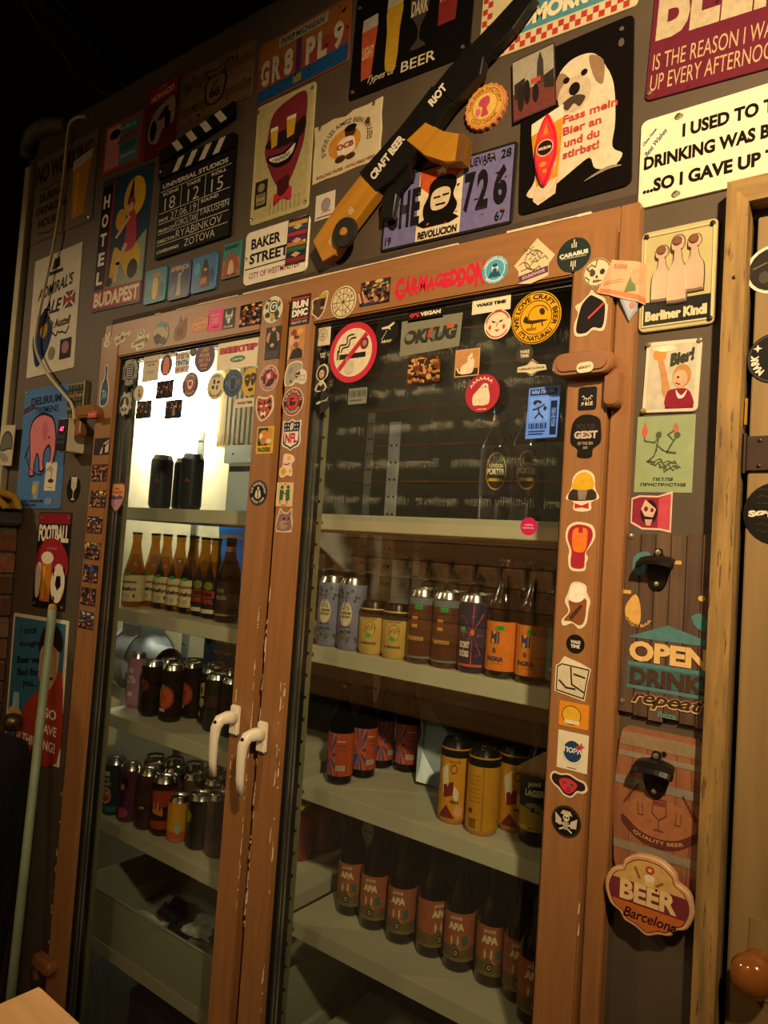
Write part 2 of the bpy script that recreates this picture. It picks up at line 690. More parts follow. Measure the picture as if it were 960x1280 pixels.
def glass_door(name, x0, x1, gx0, gx1, gz1, label, hx, chips):
    d = empty(name, ((x0 + x1) / 2, 0, 0.02))
    struct(d, label, 'door')
    cx = (x0 + x1) / 2

    def b(nm, a0, a1, y0, y1, z0, z1, m, bev=0.0, par=d):
        o = obj(nm, box(bmesh.new(), a0 - cx, a1 - cx, y0, y1, z0 - 0.02, z1 - 0.02, bev), m, par)
        return o
    zt, zb, gz0 = 2.158, 0.02, 0.12
    b('stile', x0, gx0, -0.040, 0.012, zb, zt, FRAME, 0.003)
    b('stile', gx1, x1, -0.040, 0.012, zb, zt, FRAME, 0.003)
    b('rail', gx0, gx1, -0.040, 0.012, gz1, zt, FRAMEH, 0.003)
    b('rail', gx0, gx1, -0.040, 0.012, zb, gz0, FRAMEH, 0.003)
    # bead ledge, gaskets, spacer bars and two panes
    for nm, y0, y1, w, m in (('gasket', -0.029, -0.0222, 0.005, RUBBER), ('spacer', -0.019, -0.015, 0.009, ALU), ('gasket', -0.015, -0.010, 0.007, RUBBER), ('spacer', -0.010, -0.004, 0.010, ALU), ('gasket', -0.001, 0.0115, 0.008, RUBBER)):
        bm = bmesh.new()
        for a0, a1, z0, z1 in ((gx0, gx0 + w, gz0, gz1), (gx1 - w, gx1, gz0, gz1), (gx0 + w, gx1 - w, gz1 - w, gz1), (gx0 + w, gx1 - w, gz0, gz0 + w)):
            box(bm, a0 - cx, a1 - cx, y0, y1, z0 - 0.02, z1 - 0.02)
        obj(nm, bm, m, d)
    b('glass_pane', gx0, gx1, -0.022, -0.019, gz0, gz1, GLASS)
    b('glass_pane', gx0, gx1, -0.004, -0.001, gz0, gz1, GLASS)
    # shallow moulding line on the stile faces
    rr = random.Random(hash(name) % 100 if False else len(name) + int(-x0 * 100))
    for ex, zlo, zhi, nn in chips:
        for k in range(nn):
            z = rr.uniform(zlo, zhi)
            h = rr.choice((0.004, 0.006, 0.01, 0.02, 0.035))
            w = rr.uniform(0.0008, 0.0028)
            ol = [(-w, -h / 2), (w * rr.uniform(.2, 1), -h / 3), (w * 0.8, h / 3), (-w * rr.uniform(.0, .8), h / 2)]
            obj('paint_chip', prism(ol, 0.0004), CHIP, d, (ex - cx + rr.uniform(-0.002, 0.002), -0.0400, z - 0.02))
    return d


ldoor = glass_door('door_1', -1.928, -1.183, -1.839, -1.255, 2.09, 'brown framed glass door with many round stickers, over amber bottles', -1.22, ((-1.1855, 0.75, 1.45, 34), (-1.24, 1.05, 1.25, 10), (-1.93, 0.3, 1.0, 12)))
rdoor = glass_door('door_2', -1.160, -0.413, -1.086, -0.483, 2.085, 'brown framed glass door with round no-smoking sticker and column of stickers', -1.13, ((-1.1575, 0.75, 1.5, 40), (-1.09, 0.4, 1.4, 26), (-1.10, 0.9, 1.3, 10), (-0.415, 0.5, 1.2, 8)))


# white window-type lever handles
def handle(door, px, pz, dx0):
    h = empty('handle')
    h.parent = door
    h.location = (px - dx0, -0.040, pz - 0.02)
    obj('back_plate', box(bmesh.new(), -0.014, 0.014, -0.011, 0.0, -0.033, 0.033, 0.003), WHITEPLA, h)
    bm = bmesh.new()
    # neck out of the plate then lever hanging down, swept box
    path = [((0, -0.009, 0.006), 0.0125, 0.015), ((-0.002, -0.028, 0.008), 0.011, 0.013), ((-0.005, -0.046, 0.004), 0.0105, 0.012), ((-0.008, -0.053, -0.012), 0.0105, 0.010), ((-0.009, -0.055, -0.04), 0.0095, 0.0075), ((-0.009, -0.054, -0.085), 0.0085, 0.0068), ((-0.009, -0.049, -0.118), 0.0085, 0.006)]
    rings = []
    P = [Vector(p[0]) for p in path]
    for i, (c, w, t) in enumerate(path):
        tg = (P[min(i + 1, len(P) - 1)] - P[max(i - 1, 0)]).normalized()
        u = Vector((1, 0, 0))
        n = tg.cross(u).normalized()
        rings.append([bm.verts.new(P[i] + u * w * a + n * t * b) for a, b in ((-1, -.6), (-.6, -1), (.6, -1), (1, -.6), (1, .6), (.6, 1), (-.6, 1), (-1, .6))])
    for a, b in zip(rings, rings[1:]):
        for k in range(8):
            bm.faces.new((a[k], a[(k + 1) % 8], b[(k + 1) % 8], b[k]))
    bm.faces.new(rings[0])
    bm.faces.new(rings[-1])
    lv = obj('lever', bm, WHITEPLA, h, smooth=True)
    obj('keyhole', lathe([(0, 0.002), (0.0055, 0.001), (0.0055, -0.004), (0, -0.004)], 12, axis='Y'), DSCREW, h, (-0.006, -0.058, 0.0))


handle(ldoor, -1.232, 1.185, -1.5555)
handle(rdoor, -1.141, 1.166, -0.7865)


# brown plastic hinge covers
def latch(name, label, x, z, dirn, sc=1.0):
    e = empty(name, (x, -0.040, z))
    tag(e, label, 'hinge cover', 'hinge covers of the glass doors')
    ol = [(-0.062 * dirn, -0.019), (0.035 * dirn, -0.021), (0.035 * dirn, 0.023), (-0.055 * dirn, 0.021)]
    bm = prism(rrect(0.105 * sc, 0.040 * sc, 0.018 * sc, 5), 0.024, cham=0.004)
    obj('cover', bm, LATCH, e, (-0.012 * dirn, 0, 0), smooth=False)
    obj('raised_face', prism(rrect(0.085 * sc, 0.026 * sc, 0.012 * sc, 5), 0.003, cham=0.001), LATCH, e, (-0.012 * dirn, -0.0238, 0))
    obj('hinge_leaf', prism(rrect(0.026 * sc, 0.062 * sc, 0.009 * sc, 4), 0.022, cham=0.004), LATCH, e, (0.035 * dirn, 0.010, -0.042 * sc))
    return e


latch('hinge_cover', 'brown hinge cover beside the torn skull stickers', -0.437, 1.924, 1)
latch('hinge_cover', 'brown hinge cover with a red label, beside the plaid tin', -1.975 + 0.012, 1.935, -1, 0.95)
latch('hinge_cover', 'brown hinge cover low down behind the dark coat', -1.935, 0.375, -1, 0.9)

# lumber post and head of the next door, plank door
pst = empty('trim_2', (-0.235, 0, 0))
struct(pst, 'rough yellow lumber casing of the next door', 'casing')
obj('post', prism([(-0.0095, 0.0), (0.0215, 0.0), (0.0215, 2.153), (-0.0095, 2.19)], 0.036), POST, pst)
ol = [(0.0215, 2.153), (0.9, 2.153), (0.9, 2.19), (-0.0095, 2.19)]
obj('head', prism(ol, 0.034), POSTH, pst, (0, 0, 0))
screw(pst, 0.006, 2.038, 0.036, 0.0032, DSCREW)
d3 = empty('door_3', (0.2, 0, 0))
struct(d3, 'light brown wooden door with round knob beside the lumber post', 'door')
for k in range(3):
    boxo('plank', -0.405 + k * 0.27, -0.137 + k * 0.27, -0.004, 0.032, 0.01, 2.138, PLY, d3, 0.0015)
boxo('painted_gap_shade', -0.4138, -0.4055, 0.02, 0.03, 0.0, 2.139, DARK, d3)  # dark strip in the gap, its shade put into the colour
# leather-brown strap hinge of the plank door
hg = empty('strap_hinge', (-0.1936,-0.0060,1.7752))
tag(hg, 'dark brown metal strap hinge on the plank door', 'hinge')
obj('plate', prism(rrect(0.050, 0.052, 0.003), 0.004, cham=0.001), mat('dark_leather_brown', '#3b2a1f', 0.4, var=0.2), hg, (0.006, 0, 0))
for v in (0.019, -0.019):
    screw(hg, 0.004, v, 0.0045, 0.0032, DSCREW)
obj('pin', tube([(-0.016, -0.004, -0.03), (-0.016, -0.004, 0.03)], 0.0035), DSCREW, hg)
bh = obj('brass_strip', box(bmesh.new(), -0.0018, 0.0018, -0.004, 0, -0.02, 0.02), mat('brass', '#c9a04a', 0.35, 0.8, var=0.1), None, (-0.2099,-0.0060,1.8387))
tag(bh, 'small brass strip in the gap beside the lumber post', 'strip')
# turned wooden knob
kb = empty('door_knob', (-0.1650,-0.0040,1.0494))
tag(kb, 'glossy turned wooden knob on the plank door', 'knob')
WK = mat('varnished_knob', '#8a5220', 0.15, var=0.2, scale=8, coat=0.6)
obj('rose', lathe([(0, 0), (0.020, 0), (0.020, 0.006), (0.014, 0.010), (0.010, 0.014)], 20, axis='Y'), WK, kb, smooth=True)
obj('grip', lathe([(0.010, 0.012), (0.012, 0.02), (0.024, 0.028), (0.029, 0.040), (0.027, 0.052), (0.018, 0.062), (0, 0.066)], 24, axis='Y'), WK, kb, smooth=True)
obj('mount_block', box(bmesh.new(), -0.018, 0.018, -0.006, 0, -0.052, 0.062, 0.003), PLY, kb, (0.002, 0.004, 0.0))

# ------------------------------------------------------------------ brick pier at the left, bricks one by one
pier = empty('brick_pier', (-2.40, -0.45, 0))
tag(pier, 'brick pier with a stone ledge at the left end of the wall', 'brick pier')
boxo('mortar_core', -0.30, -0.006, -0.44, 0.447, 0, 1.59, mat('grey_mortar', '#6d6353', 0.9, var=0.3, scale=40, bump=0.3), pier)
bmats = [mat('brick_red_%d' % k, c, 0.85, var=0.35, scale=35, bump=0.4) for k, c in enumerate(('#7d4a34', '#8f5a3c', '#5f3d28', '#7a5844'))]
bme = []
for k in range(4):
    me = bpy.data.meshes.new('brick')
    b_ = box(bmesh.new(), -0.05, 0.006, -0.105, 0.105, -0.0295, 0.0295, 0.004, 1)
    for v in b_.verts:
        v.co += Vector((rnd.uniform(-.0015, .0015), rnd.uniform(-.002, .002), rnd.uniform(-.0015, .0015)))
    b_.to_mesh(me)
    b_.free()
    me.materials.append(bmats[k])
    bme.append(me)
row = 0
z = 0.04
while z < 1.56:
    if row % 2:
        ys = [(0.342 - 0.22 * j, 1.0) for j in range(4)]
    else:
        ys = [(0.3945, 0.5)] + [(0.2335 - 0.22 * j, 1.0) for j in range(3)]
    for y, sy in ys:
        b_ = link('brick', bme[rnd.randrange(4)], None, pier, (0, y, z), (0, 0, rnd.uniform(-.006, .006)))
        b_.scale.y = sy
    z += 0.071
    row += 1
boxo('stone_ledge', -0.32, 0.03, -0.46, 0.447, 1.59, 1.632, mat('sooty_stone', '#4a443c', 0.8, var=0.35, scale=14, bump=0.3), pier, 0.006)

# ------------------------------------------------------------------ cold room behind the doors
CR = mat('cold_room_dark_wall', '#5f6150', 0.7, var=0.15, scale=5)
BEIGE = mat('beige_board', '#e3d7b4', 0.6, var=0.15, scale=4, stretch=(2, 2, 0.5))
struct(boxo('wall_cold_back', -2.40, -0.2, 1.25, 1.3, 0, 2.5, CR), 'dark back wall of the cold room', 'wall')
struct(boxo('wall_cold_left', -2.45, -2.40, 0.05, 1.3, 0, 2.5, BEIGE), 'beige board side wall of the cold room', 'wall')
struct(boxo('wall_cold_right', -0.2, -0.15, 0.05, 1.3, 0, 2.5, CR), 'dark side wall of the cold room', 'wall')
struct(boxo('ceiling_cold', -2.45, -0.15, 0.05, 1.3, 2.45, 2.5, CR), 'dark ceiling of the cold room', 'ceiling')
struct(boxo('floor_cold', -2.45, -0.15, 0.05, 1.3, 0.0, 0.02, mat('cold_floor', '#4b473c', 0.6, var=0.2)), 'dark floor of the cold room', 'floor')
struct(boxo('wall_light_block', -1.64, -1.60, 0.44, 1.25, 0, 2.45, mat('white_panel', '#b9bcb4', 0.5, var=0.06)), 'pale added panel blocking lamp light between the two bays', 'wall')  # unseen panel added to keep the wall lamp's light out of the right bay
LW = -2.398
e = empty('wall_lamp', (-2.3980,0.5904,2.0866))
tag(e, 'round glowing lamp on the side wall of the cold room', 'lamp')
obj('diffuser', lathe([(0, 0.15), (0.09, 0.145), (0.15, 0.12), (0.185, 0.07), (0.185, 0.03), (0.15, 0.015)], 32, axis='X'), emit_mat('lamp_glow', (1.0, 0.95, 0.82), 32), e, smooth=True)
obj('mount', lathe([(0, 0), (0.10, 0), (0.10, 0.016), (0, 0.016)], 32, axis='X'), WHITEPLA, e)


# racks: slotted angle posts and enamel shelves
def angle_post(name, x, y, z0, z1, label, w=0.038, rz=0.0, group=None, m=None):
    o = empty(name, (x, y, z0))
    o.rotation_euler.z = rz
    tag(o, label, 'rack post', group)
    bm = bmesh.new()
    box(bm, 0, w, 0, 0.002, 0, z1 - z0)
    box(bm, 0, 0.002, 0.002, w, 0, z1 - z0)
    obj('angle', bm, m or STEEL, o)
    n = int((z1 - z0) / 0.05)
    bm = bmesh.new()
    for k in range(n):
        for s in ((0.3, 0.7) if k % 2 == 0 else (0.3, 0.7)):
            b2 = lathe([(0, 0.0022), (0.0035, 0.0022), (0.0035, 0.0), (0, 0)], 8, axis='Y')
            for v in b2.verts:
                v.co += Vector((w * s, 0.0, 0.025 + k * 0.05))
            me = bpy.data.meshes.new('h')
            b2.to_mesh(me)
            b2.free()
            bm.from_mesh(me)
            bpy.data.meshes.remove(me)
    h = obj('punched_holes', bm, DARK, o)
    h['kind'] = 'stuff'
    return o


SH = [1.670, 1.357, 1.036, 0.716]
SY0, SY1 = 0.115, 0.47


def shelf(name, label, x0, x1, z, group, SY1=SY1):
    o = empty(name, ((x0 + x1) / 2, SY0, z - 0.038))
    tag(o, label, 'shelf', group)
    w = (x1 - x0) / 2
    bm = bmesh.new()
    box(bm, -w, w, 0.0, SY1 - SY0, 0.030, 0.038, 0.002)
    obj('deck', bm, SHELF, o)
    obj('front_lip', box(bmesh.new(), -w, w, -0.0015, 0.003, 0.0, 0.0375, 0.0012), SHELF, o)
    obj('back_lip', box(bmesh.new(), -w, w, SY1 - SY0 - 0.003, SY1 - SY0, 0.0, 0.03), SHELF, o)
    for s in (-1, 1):
        obj('end_lip', box(bmesh.new(), s * w - 0.001, s * w + 0.001, 0, SY1 - SY0, 0.0, 0.034), SHELF, o)
        screw(o, s * (w - 0.022), 0.018, 0.0018, 0.0055)
    return o


LX0, LX1 = -2.03, -1.215
RX0, RX1 = -1.175, -0.430
ordn = ('top', 'second', 'third', 'lowest')
shelf('rack_shelf', 'grey rack shelf holding dark cans below the lamp', LX0, LX1, SH[0], 'left rack shelves')
shelf('rack_shelf', 'grey rack shelf holding cream-labelled amber bottles', LX0, LX1, SH[1], 'left rack shelves', 0.505)
shelf('rack_shelf', 'grey rack shelf holding orange-slice cans and a pink can', LX0, LX1, SH[2], 'left rack shelves')
shelf('rack_shelf', 'grey rack shelf holding crowded silver-topped cans over the bin', LX0, LX1, SH[3] + 0.008, 'left rack shelves')
shelf('rack_shelf', 'grey rack shelf holding two dark porter bottles', RX0, RX1, SH[0], 'right rack shelves')
shelf('rack_shelf', 'grey rack shelf holding a full row of cans and orange bottles', RX0, RX1, SH[1] - 0.005, 'right rack shelves')
shelf('rack_shelf', 'grey rack shelf holding orange-blue bottles and yellow tall cans', RX0, RX1, SH[2] - 0.008, 'right rack shelves')
shelf('rack_shelf', 'grey rack shelf holding a row of copper-labelled ale bottles', RX0, RX1, SH[3] - 0.006, 'right rack shelves')
shelf('rack_shelf', 'empty grey rack shelf near the floor under the ale bottles', RX0, RX1, 0.38, 'right rack shelves')
GL = 'slotted posts of the racks'
angle_post('slotted_post', -1.920, 0.053, 0.02, 2.35, 'olive slotted post at the hinge side of the lamp-lit rack', 0.032, 0, GL, OLIVE)
angle_post('slotted_post', -1.136, 0.053, 0.02, 2.35, 'olive slotted post right of the door handles', 0.034, 0, GL, OLIVE)
angle_post('slotted_post', -0.455, 0.12, 0.02, 2.30, 'olive slotted post behind the column of stickers', 0.03, 0, GL, OLIVE)
_p = (-1.2389,0.4750,1.7008)
angle_post('slotted_post', _p[0], 0.475, 0.02, 1.965, 'wide perforated steel upright above the porter shelf', 0.042, 0, GL)
_p = (-1.4381,0.6200,1.7075)
angle_post('slotted_post', _p[0], 0.62, 0.02, 2.03, 'narrow perforated steel upright above the porter shelf', 0.03, 0, GL)
_p = (-2.1540,0.5100,1.6814)
angle_post('slotted_post', _p[0], 0.51, 0.02, 1.985, 'steel upright behind the dark cans by the lamp', 0.034, 0, GL)
_p = (-1.5536,1.1000,1.7428)
angle_post('slotted_post', _p[0], 1.1, 0.02, 1.80, 'distant steel upright in the dark of the cold room', 0.03, 0, GL)

# ================================================================== stickers and signs
W_, K_, RED = '#efe8d8', '#141312', '#c3202f'


def crowd(seed, bg='#1a1416', skin=('#b98060', '#8d5a40', '#d8a27c', '#6b4433'), cloth=('#20202a', '#3a2a2a', '#14161c', '#54323a', '#2c3c5a'), rows=3, n=6, glow=('#e8b65a', '#c84a3a'), gz=0.75):
    r = random.Random(seed)
    ops = [('r', -1, -1, 1, 1, bg)]
    for k in range(5):
        ops.append(('e', r.uniform(-.9, .9), r.uniform(gz - .3, gz + .15), r.uniform(.06, .3), r.uniform(.05, .2), r.choice(glow), {'n': 10}))
    for i in range(rows):
        z = 0.35 - i * 0.5
        s = 0.13 + 0.035 * i
        for k in range(n):
            x = -1 + 2 * (k + r.uniform(.2, .8)) / n
            zz = z + r.uniform(-.14, .14)
            c = r.choice(cloth)
            ops.append(('p', [(x - s * 1.5, zz - s * 4.5), (x + s * 1.5, zz - s * 4.5), (x + s * 1.2, zz - s * .9), (x - s * 1.2, zz - s * .9)], c))
            ops.append(('e', x, zz, s * .8, s * 1.15, r.choice(skin), {'n': 9}))
            if r.random() < .25:
                ops.append(('l', [(x, zz - s), (x + r.uniform(-.25, .25), min(.9, zz + s * 3))], s * .6, r.choice(skin)))
            if r.random() < .6:
                ops.append(('e', x, zz + s * .6, s * .8, s * .55, r.choice(('#1a120e', '#3a2616', '#0f0d0d')), {'n': 8}))
    return ops


def scribble(r, x, z, w, h, c, n=7, lw=0.03, asp=1.0):
    pts = [(x - w / 2 + w * k / n + r.uniform(-.2, .2) * w / n, z + r.uniform(-.5, .5) * h) for k in range(n + 1)]
    return ('l', pts, lw, c, asp)


def blob(pts, k=4):
    return spline([(p[0], p[1]) + (0,) for p in pts], k, True)


def cut(pts, k=4):
    return [(p[0], p[1]) for p in blob(pts, k)]


ST, GT = 'stickers on the brown door frames', 'stickers on the door glass'
STK = 'sticker'


def stk(label, geo, ol, base, ops, **k):
    k.setdefault('group', ST)
    return sheet(k.pop('name', 'sticker'), label, k.pop('cat', STK), geo, ol, base, ops, **k)


def gst(label, geo, ol, base, ops, **k):
    k.setdefault('group', GT)
    k['y'] = YG
    return stk(label, geo, ol, base, ops, **k)


GY = -0.0008
# ---- head of the left glass door
stk('tiny pale rabbit-shaped sticker in the corner of the left frame', (-1.8976,2.1458,0.0328,0.0433), cut([(-.6, -.9), (.5, -1), (.8, -.3), (.4, .1), (.9, .9), (.3, .95), (0, .3), (-.4, .8), (-.9, .8), (-.5, .1), (-.9, -.4)]), '#d8c9b4', [('e', 0, -.45, .3, .25, '#a98f7a'), ('l', [(-.2, .1), (.1, -.1)], .08, '#6b5848')])
stk('cream winged badge sticker on the left frame head', (-1.8228,2.1424,0.0825,0.0424), cut([(-1, .1), (-.7, .45), (-.3, .4), (0, .9), (.4, .6), (1, .75), (.8, .1), (.5, -.1), (.3, -.6), (-.2, -.7), (-.6, -1), (-.8, -.4)]), '#cfc3a0', [('p', [(-.75, -.15), (.65, .3), (.6, .05), (-.6, -.55)], '#5d5a44'), ('t', 'BADGE', 0, -.1, .95, .22, '#e0d7b8', {'rot': 15}), ('e', .02, .1, .15, .25, '#2b2a22')])
stk('cream sticker with a dark word under a small round head', (-1.7326,2.1267,0.0782,0.0618), cut([(-1, -.6), (-.95, -.05), (-.45, .15), (-.4, .7), (0, 1), (.4, .75), (.4, .25), (.95, .4), (1, -.05), (.5, -.3), (.5, -.75), (-.4, -.98), (-.5, -.65)], 3), '#d9cdb0', [('e', 0, .62, .28, .27, '#3c362c'), ('e', 0, .62, .18, .18, '#d9cdb0'), ('t', 'ZAGOVOR', 0, -.13, 1.7, .34, '#26221c', {'rot': 7, 'bold': .04}), ('t', 'пиво', 0, -.62, .5, .16, '#554a3a')])
stk('round landscape photo sticker with a blue sky', (-1.6408,2.1308,0.0694,0.0694), 'disc', '#4a4038', [('e', 0, 0, .96, .96, '#b9ad90'), ('p', [(-.75, .55), (-.4, .85), (0, .95), (.5, .8), (.8, .45), (.3, .5), (-.2, .6)], '#4f93ab'), ('p', [(-.93, -.1), (-.4, .1), (.1, -.15), (.2, -.5), (-.3, -.85), (-.7, -.6)], '#332c2a'), ('e', .3, -.55, .4, .3, '#55504a'), ('l', [(.35, .7), (.75, .1)], .07, '#3d2c2c')])
stk('faded brown sticker ghost on the left frame head', (-1.5562,2.1380,0.0533,0.0650), cut([(-.8, -1), (.6, -.9), (.9, -.2), (.7, .8), (.2, .4), (-.2, 1), (-.5, .3), (-1, -.1)]), '#7d4c28', [('e', -.1, -.4, .5, .35, '#6a3d20'), ('l', [(.1, 0), (.5, .5)], .2, '#8f5b33')])
stk('orange rectangular pub sticker on the left frame head', (-1.4779,2.1359,0.0665,0.0380), 'rect', '#c96f42', [('o', 0, 0, .86, .92, '#e8cda4', {'k': .9}), ('t', 'PASTA PUB', 0, .1, 1.4, .42, '#f0dcb8', {'rot': 6}), ('t', 'PIZZA', 0, -.45, .7, .2, '#f0dcb8')])
stk('hot pink square sticker with tiny white lines', (-1.4192,2.1381,0.0548,0.0559), 'rect', '#e0207f', [('t', 'КРАФТ', -.05, .45, 1.1, .22, '#f3b8d2'), ('t', 'НАШЕ', 0, .1, .9, .2, '#f3b8d2'), ('t', 'ПИВО', .05, -.2, .9, .2, '#f3b8d2'), scribble(random.Random(1), .1, -.6, 1.0, .2, '#8f1450', 8, .07)])
stk('black sticker with a horned white mask', (-1.3679,2.1349,0.0441,0.0509), 'rect', K_, [('p', [(-.55, .85), (-.3, .35), (.3, .35), (.55, .85), (.62, .2), (.3, -.1), (.15, -.5), (-.15, -.5), (-.3, -.1), (-.62, .2)], '#cfd0cc'), ('e', -.22, .12, .12, .1, K_), ('e', .22, .12, .12, .1, K_), ('t', 'STONE', 0, -.8, 1.5, .22, '#e4e4e0')])
stk('dark square crowd photo left of the round football sticker', (-1.2904,2.1337,0.0753,0.0535), 'rect', '#120e10', crowd(3), clip=True, m=PAPER, cat='photo', name='photo_sticker')
stk('round football sticker with a big G and green flecks', (-1.2145,2.1341,0.0638,0.0638), 'disc', '#ded8c4', [('e', 0, 0, .93, .93, '#dcd6c2'), ('o', .05, .2, .40, .50, '#24402f'), ('e', .05, .2, .4, .4, '#e9e3d0'), ('t', 'G', .05, .2, .5, .56, '#1d2c22', {'bold': .05}), ('e', -.5, -.35, .28, .22, '#24402f'), ('e', .1, -.5, .4, .2, '#d9a13a'), ('e', .45, -.35, .25, .25, '#24402f'), ('s', .0, -.75, .2, '#8c8f88'), ('e', -.65, .3, .14, .2, '#2f4a3a'), ('e', .68, .35, .1, .22, '#2f4a3a'), ('e', -.4, .72, .18, .1, '#2f4a3a'), ('e', .5, -.7, .2, .1, '#2f4a3a')])
# ---- left door, meeting stile
stk('photo sticker of a man in black sitting with folded hands', (-1.2061,2.0545,0.0499,0.0763), 'rect', '#241f22', [('r', -1, -1, 1, 1, '#2c2a2e'), ('e', .0, .85, .25, .13, '#caa284'), ('p', [(-.7, .6), (.6, .62), (.75, -.1), (.4, -.5), (-.5, -.55), (-.8, -.1)], '#1a171b'), ('p', [(-.75, .6), (-.35, .7), (-.6, .0), (-.9, .2)], '#c58f70'), ('p', [(.35, .7), (.8, .5), (.85, .1), (.6, .05)], '#c58f70'), ('e', -.05, -.15, .25, .12, '#d0a080'), ('p', [(-.9, -.5), (.9, -.5), (.8, -.98), (-.9, -.98)], '#3a3f44')], clip=True, cat='photo', name='photo_sticker')
stk('round red and pink football sticker with a flag on it', (-1.2105,1.9722,0.0617,0.0617), 'disc', '#d9c0b4', [('e', 0, 0, .92, .92, '#8f1f35'), ('e', 0, 0, .62, .62, '#2a1a20'), ('a', 'TAMPA BAY', .76, .22, 150, '#e8c8bc'), ('a', 'BUCCANEERS', .76, .2, 160, '#e8c8bc', False), ('p', [(-.4, .35), (.4, .5), (.45, -.05), (.1, -.1), (-.2, -.45), (-.35, -.1)], '#c4304a'), ('e', -.02, .15, .18, .2, '#e4d4cc'), ('l', [(-.35, -.5), (.1, .5)], .08, '#b9a49c')])
stk('die-cut striped tiger head sticker in orange and black', (-1.2190,1.9025,0.0611,0.0623), cut([(-.2, -1), (.5, -.75), (1, -.1), (.95, .6), (.7, .95), (.3, .8), (-.3, .85), (-.75, .95), (-.95, .5), (-.9, -.1), (-.6, -.7)]), '#d8cbb8', [('p', cut([(-.15, -.85), (.4, -.65), (.8, -.05), (.8, .55), (.6, .8), (.2, .65), (-.3, .7), (-.7, .8), (-.8, .4), (-.75, -.1), (-.5, -.6)]), '#b04a3a'), ('p', [(-.7, .55), (-.2, .3), (-.65, .3)], K_), ('p', [(.6, .7), (.2, .35), (.75, .35)], K_), ('p', [(.8, .1), (.35, .05), (.75, -.2)], K_), ('p', [(-.75, 0), (-.4, -.02), (-.7, -.25)], K_), ('p', [(0, .65), (-.1, .3), (.12, .3)], K_), ('e', -.3, .15, .16, .07, '#f0e8da', {'rot': -20}), ('e', .25, .15, .16, .07, '#f0e8da', {'rot': 20}), ('e', -.05, -.45, .3, .25, '#e8dfd0'), ('p', [(-.2, -.2), (.1, -.2), (-.05, -.4)], '#3c2020'), ('e', -.05, -.62, .14, .1, K_)])
stk('rectangular yellow and green sticker of an orange helmet', (-1.2083,1.8272,0.0554,0.0635), 'rect', '#d9ad3c', [('r', -.86, -.4, .86, .9, '#23402c'), ('r', .3, -.4, .86, .9, '#c79a2c'), ('e', -.15, .25, .6, .48, '#d98a33'), ('e', -.5, .3, .2, .2, '#e9e3d0'), ('p', [(.1, -.25), (.8, -.2), (.8, .0), (.3, .1)], '#d8d4c4'), ('e', -.2, -.1, .3, .25, '#c97a2a'), ('t', 'PACKERS', 0, -.7, 1.5, .34, '#3d5a2c', {'bold': .05})])
stk('black oval sticker with a white standing figure and ring text', (-1.2176,1.7048,0.0593,0.0593), 'disc', K_, [('o', 0, 0, .9, .95, '#5a5650'), ('a', 'YUB THE DISCOUNT', .74, .2, 190, '#e8e2d4'), ('a', 'SINCE 1998', .74, .18, 120, '#e8e2d4', False), ('e', 0, .35, .11, .14, '#d6d0c4'), ('p', [(-.25, .2), (.25, .2), (.2, -.45), (-.2, -.45)], '#d6d0c4'), ('l', [(-.2, .15), (-.3, -.3)], .1, '#d6d0c4'), ('l', [(.2, .15), (.3, -.3)], .1, '#d6d0c4'), ('l', [(0, .2), (0, -.4)], .1, K_)])
# ---- left door, hinge stile
stk('tall blue bottle-shaped sticker by the hinge cover', (-1.8896,2.0121,0.0451,0.1186), cut([(-.9, -.98), (.9, -.95), (.95, -.1), (.45, .35), (.4, .95), (-.3, .98), (-.3, .4), (-.9, 0)], 3), '#cfcabc', [('p', cut([(-.7, -.92), (.7, -.9), (.75, -.12), (.3, .3), (.25, .9), (-.15, .92), (-.15, .35), (-.7, -.05)], 3), '#1c4f7d'), ('e', -.2, -.3, .3, .08, '#8fb4c8'), ('e', .25, -.6, .25, .06, '#10243a'), ('e', .05, .2, .2, .08, '#10243a'), ('r', -.15, .72, .25, .9, '#11233a'), scribble(random.Random(4), 0, -.5, 1.0, .5, '#9fc2d2', 9, .03, .22)])
_ph = [(127, 558), (124, 591), (122, 623.5), (118, 656), (115, 688.5), (113, 717), (110, 745.5), (107.5, 775)]
_or = ('first', 'second', 'third', 'fourth', 'fifth', 'sixth', 'seventh', 'eighth')
_pg = [(-1.8787,1.8334,0.0776,0.0488), (-1.8793,1.7571,0.0778,0.0485), (-1.8759,1.6823,0.0777,0.0481), (-1.8807,1.6076,0.0781,0.0479), (-1.8815,1.5333,0.0782,0.0475), (-1.8795,1.4684,0.0742,0.0495), (-1.8817,1.4035,0.0744,0.0492), (-1.8814,1.3367,0.0745,0.0489)]
_bg = ['#4a4350', '#2a2632', '#3a342e', '#2f2a2a', '#4a3c34', '#1d2440', '#1c181a', '#34425e']
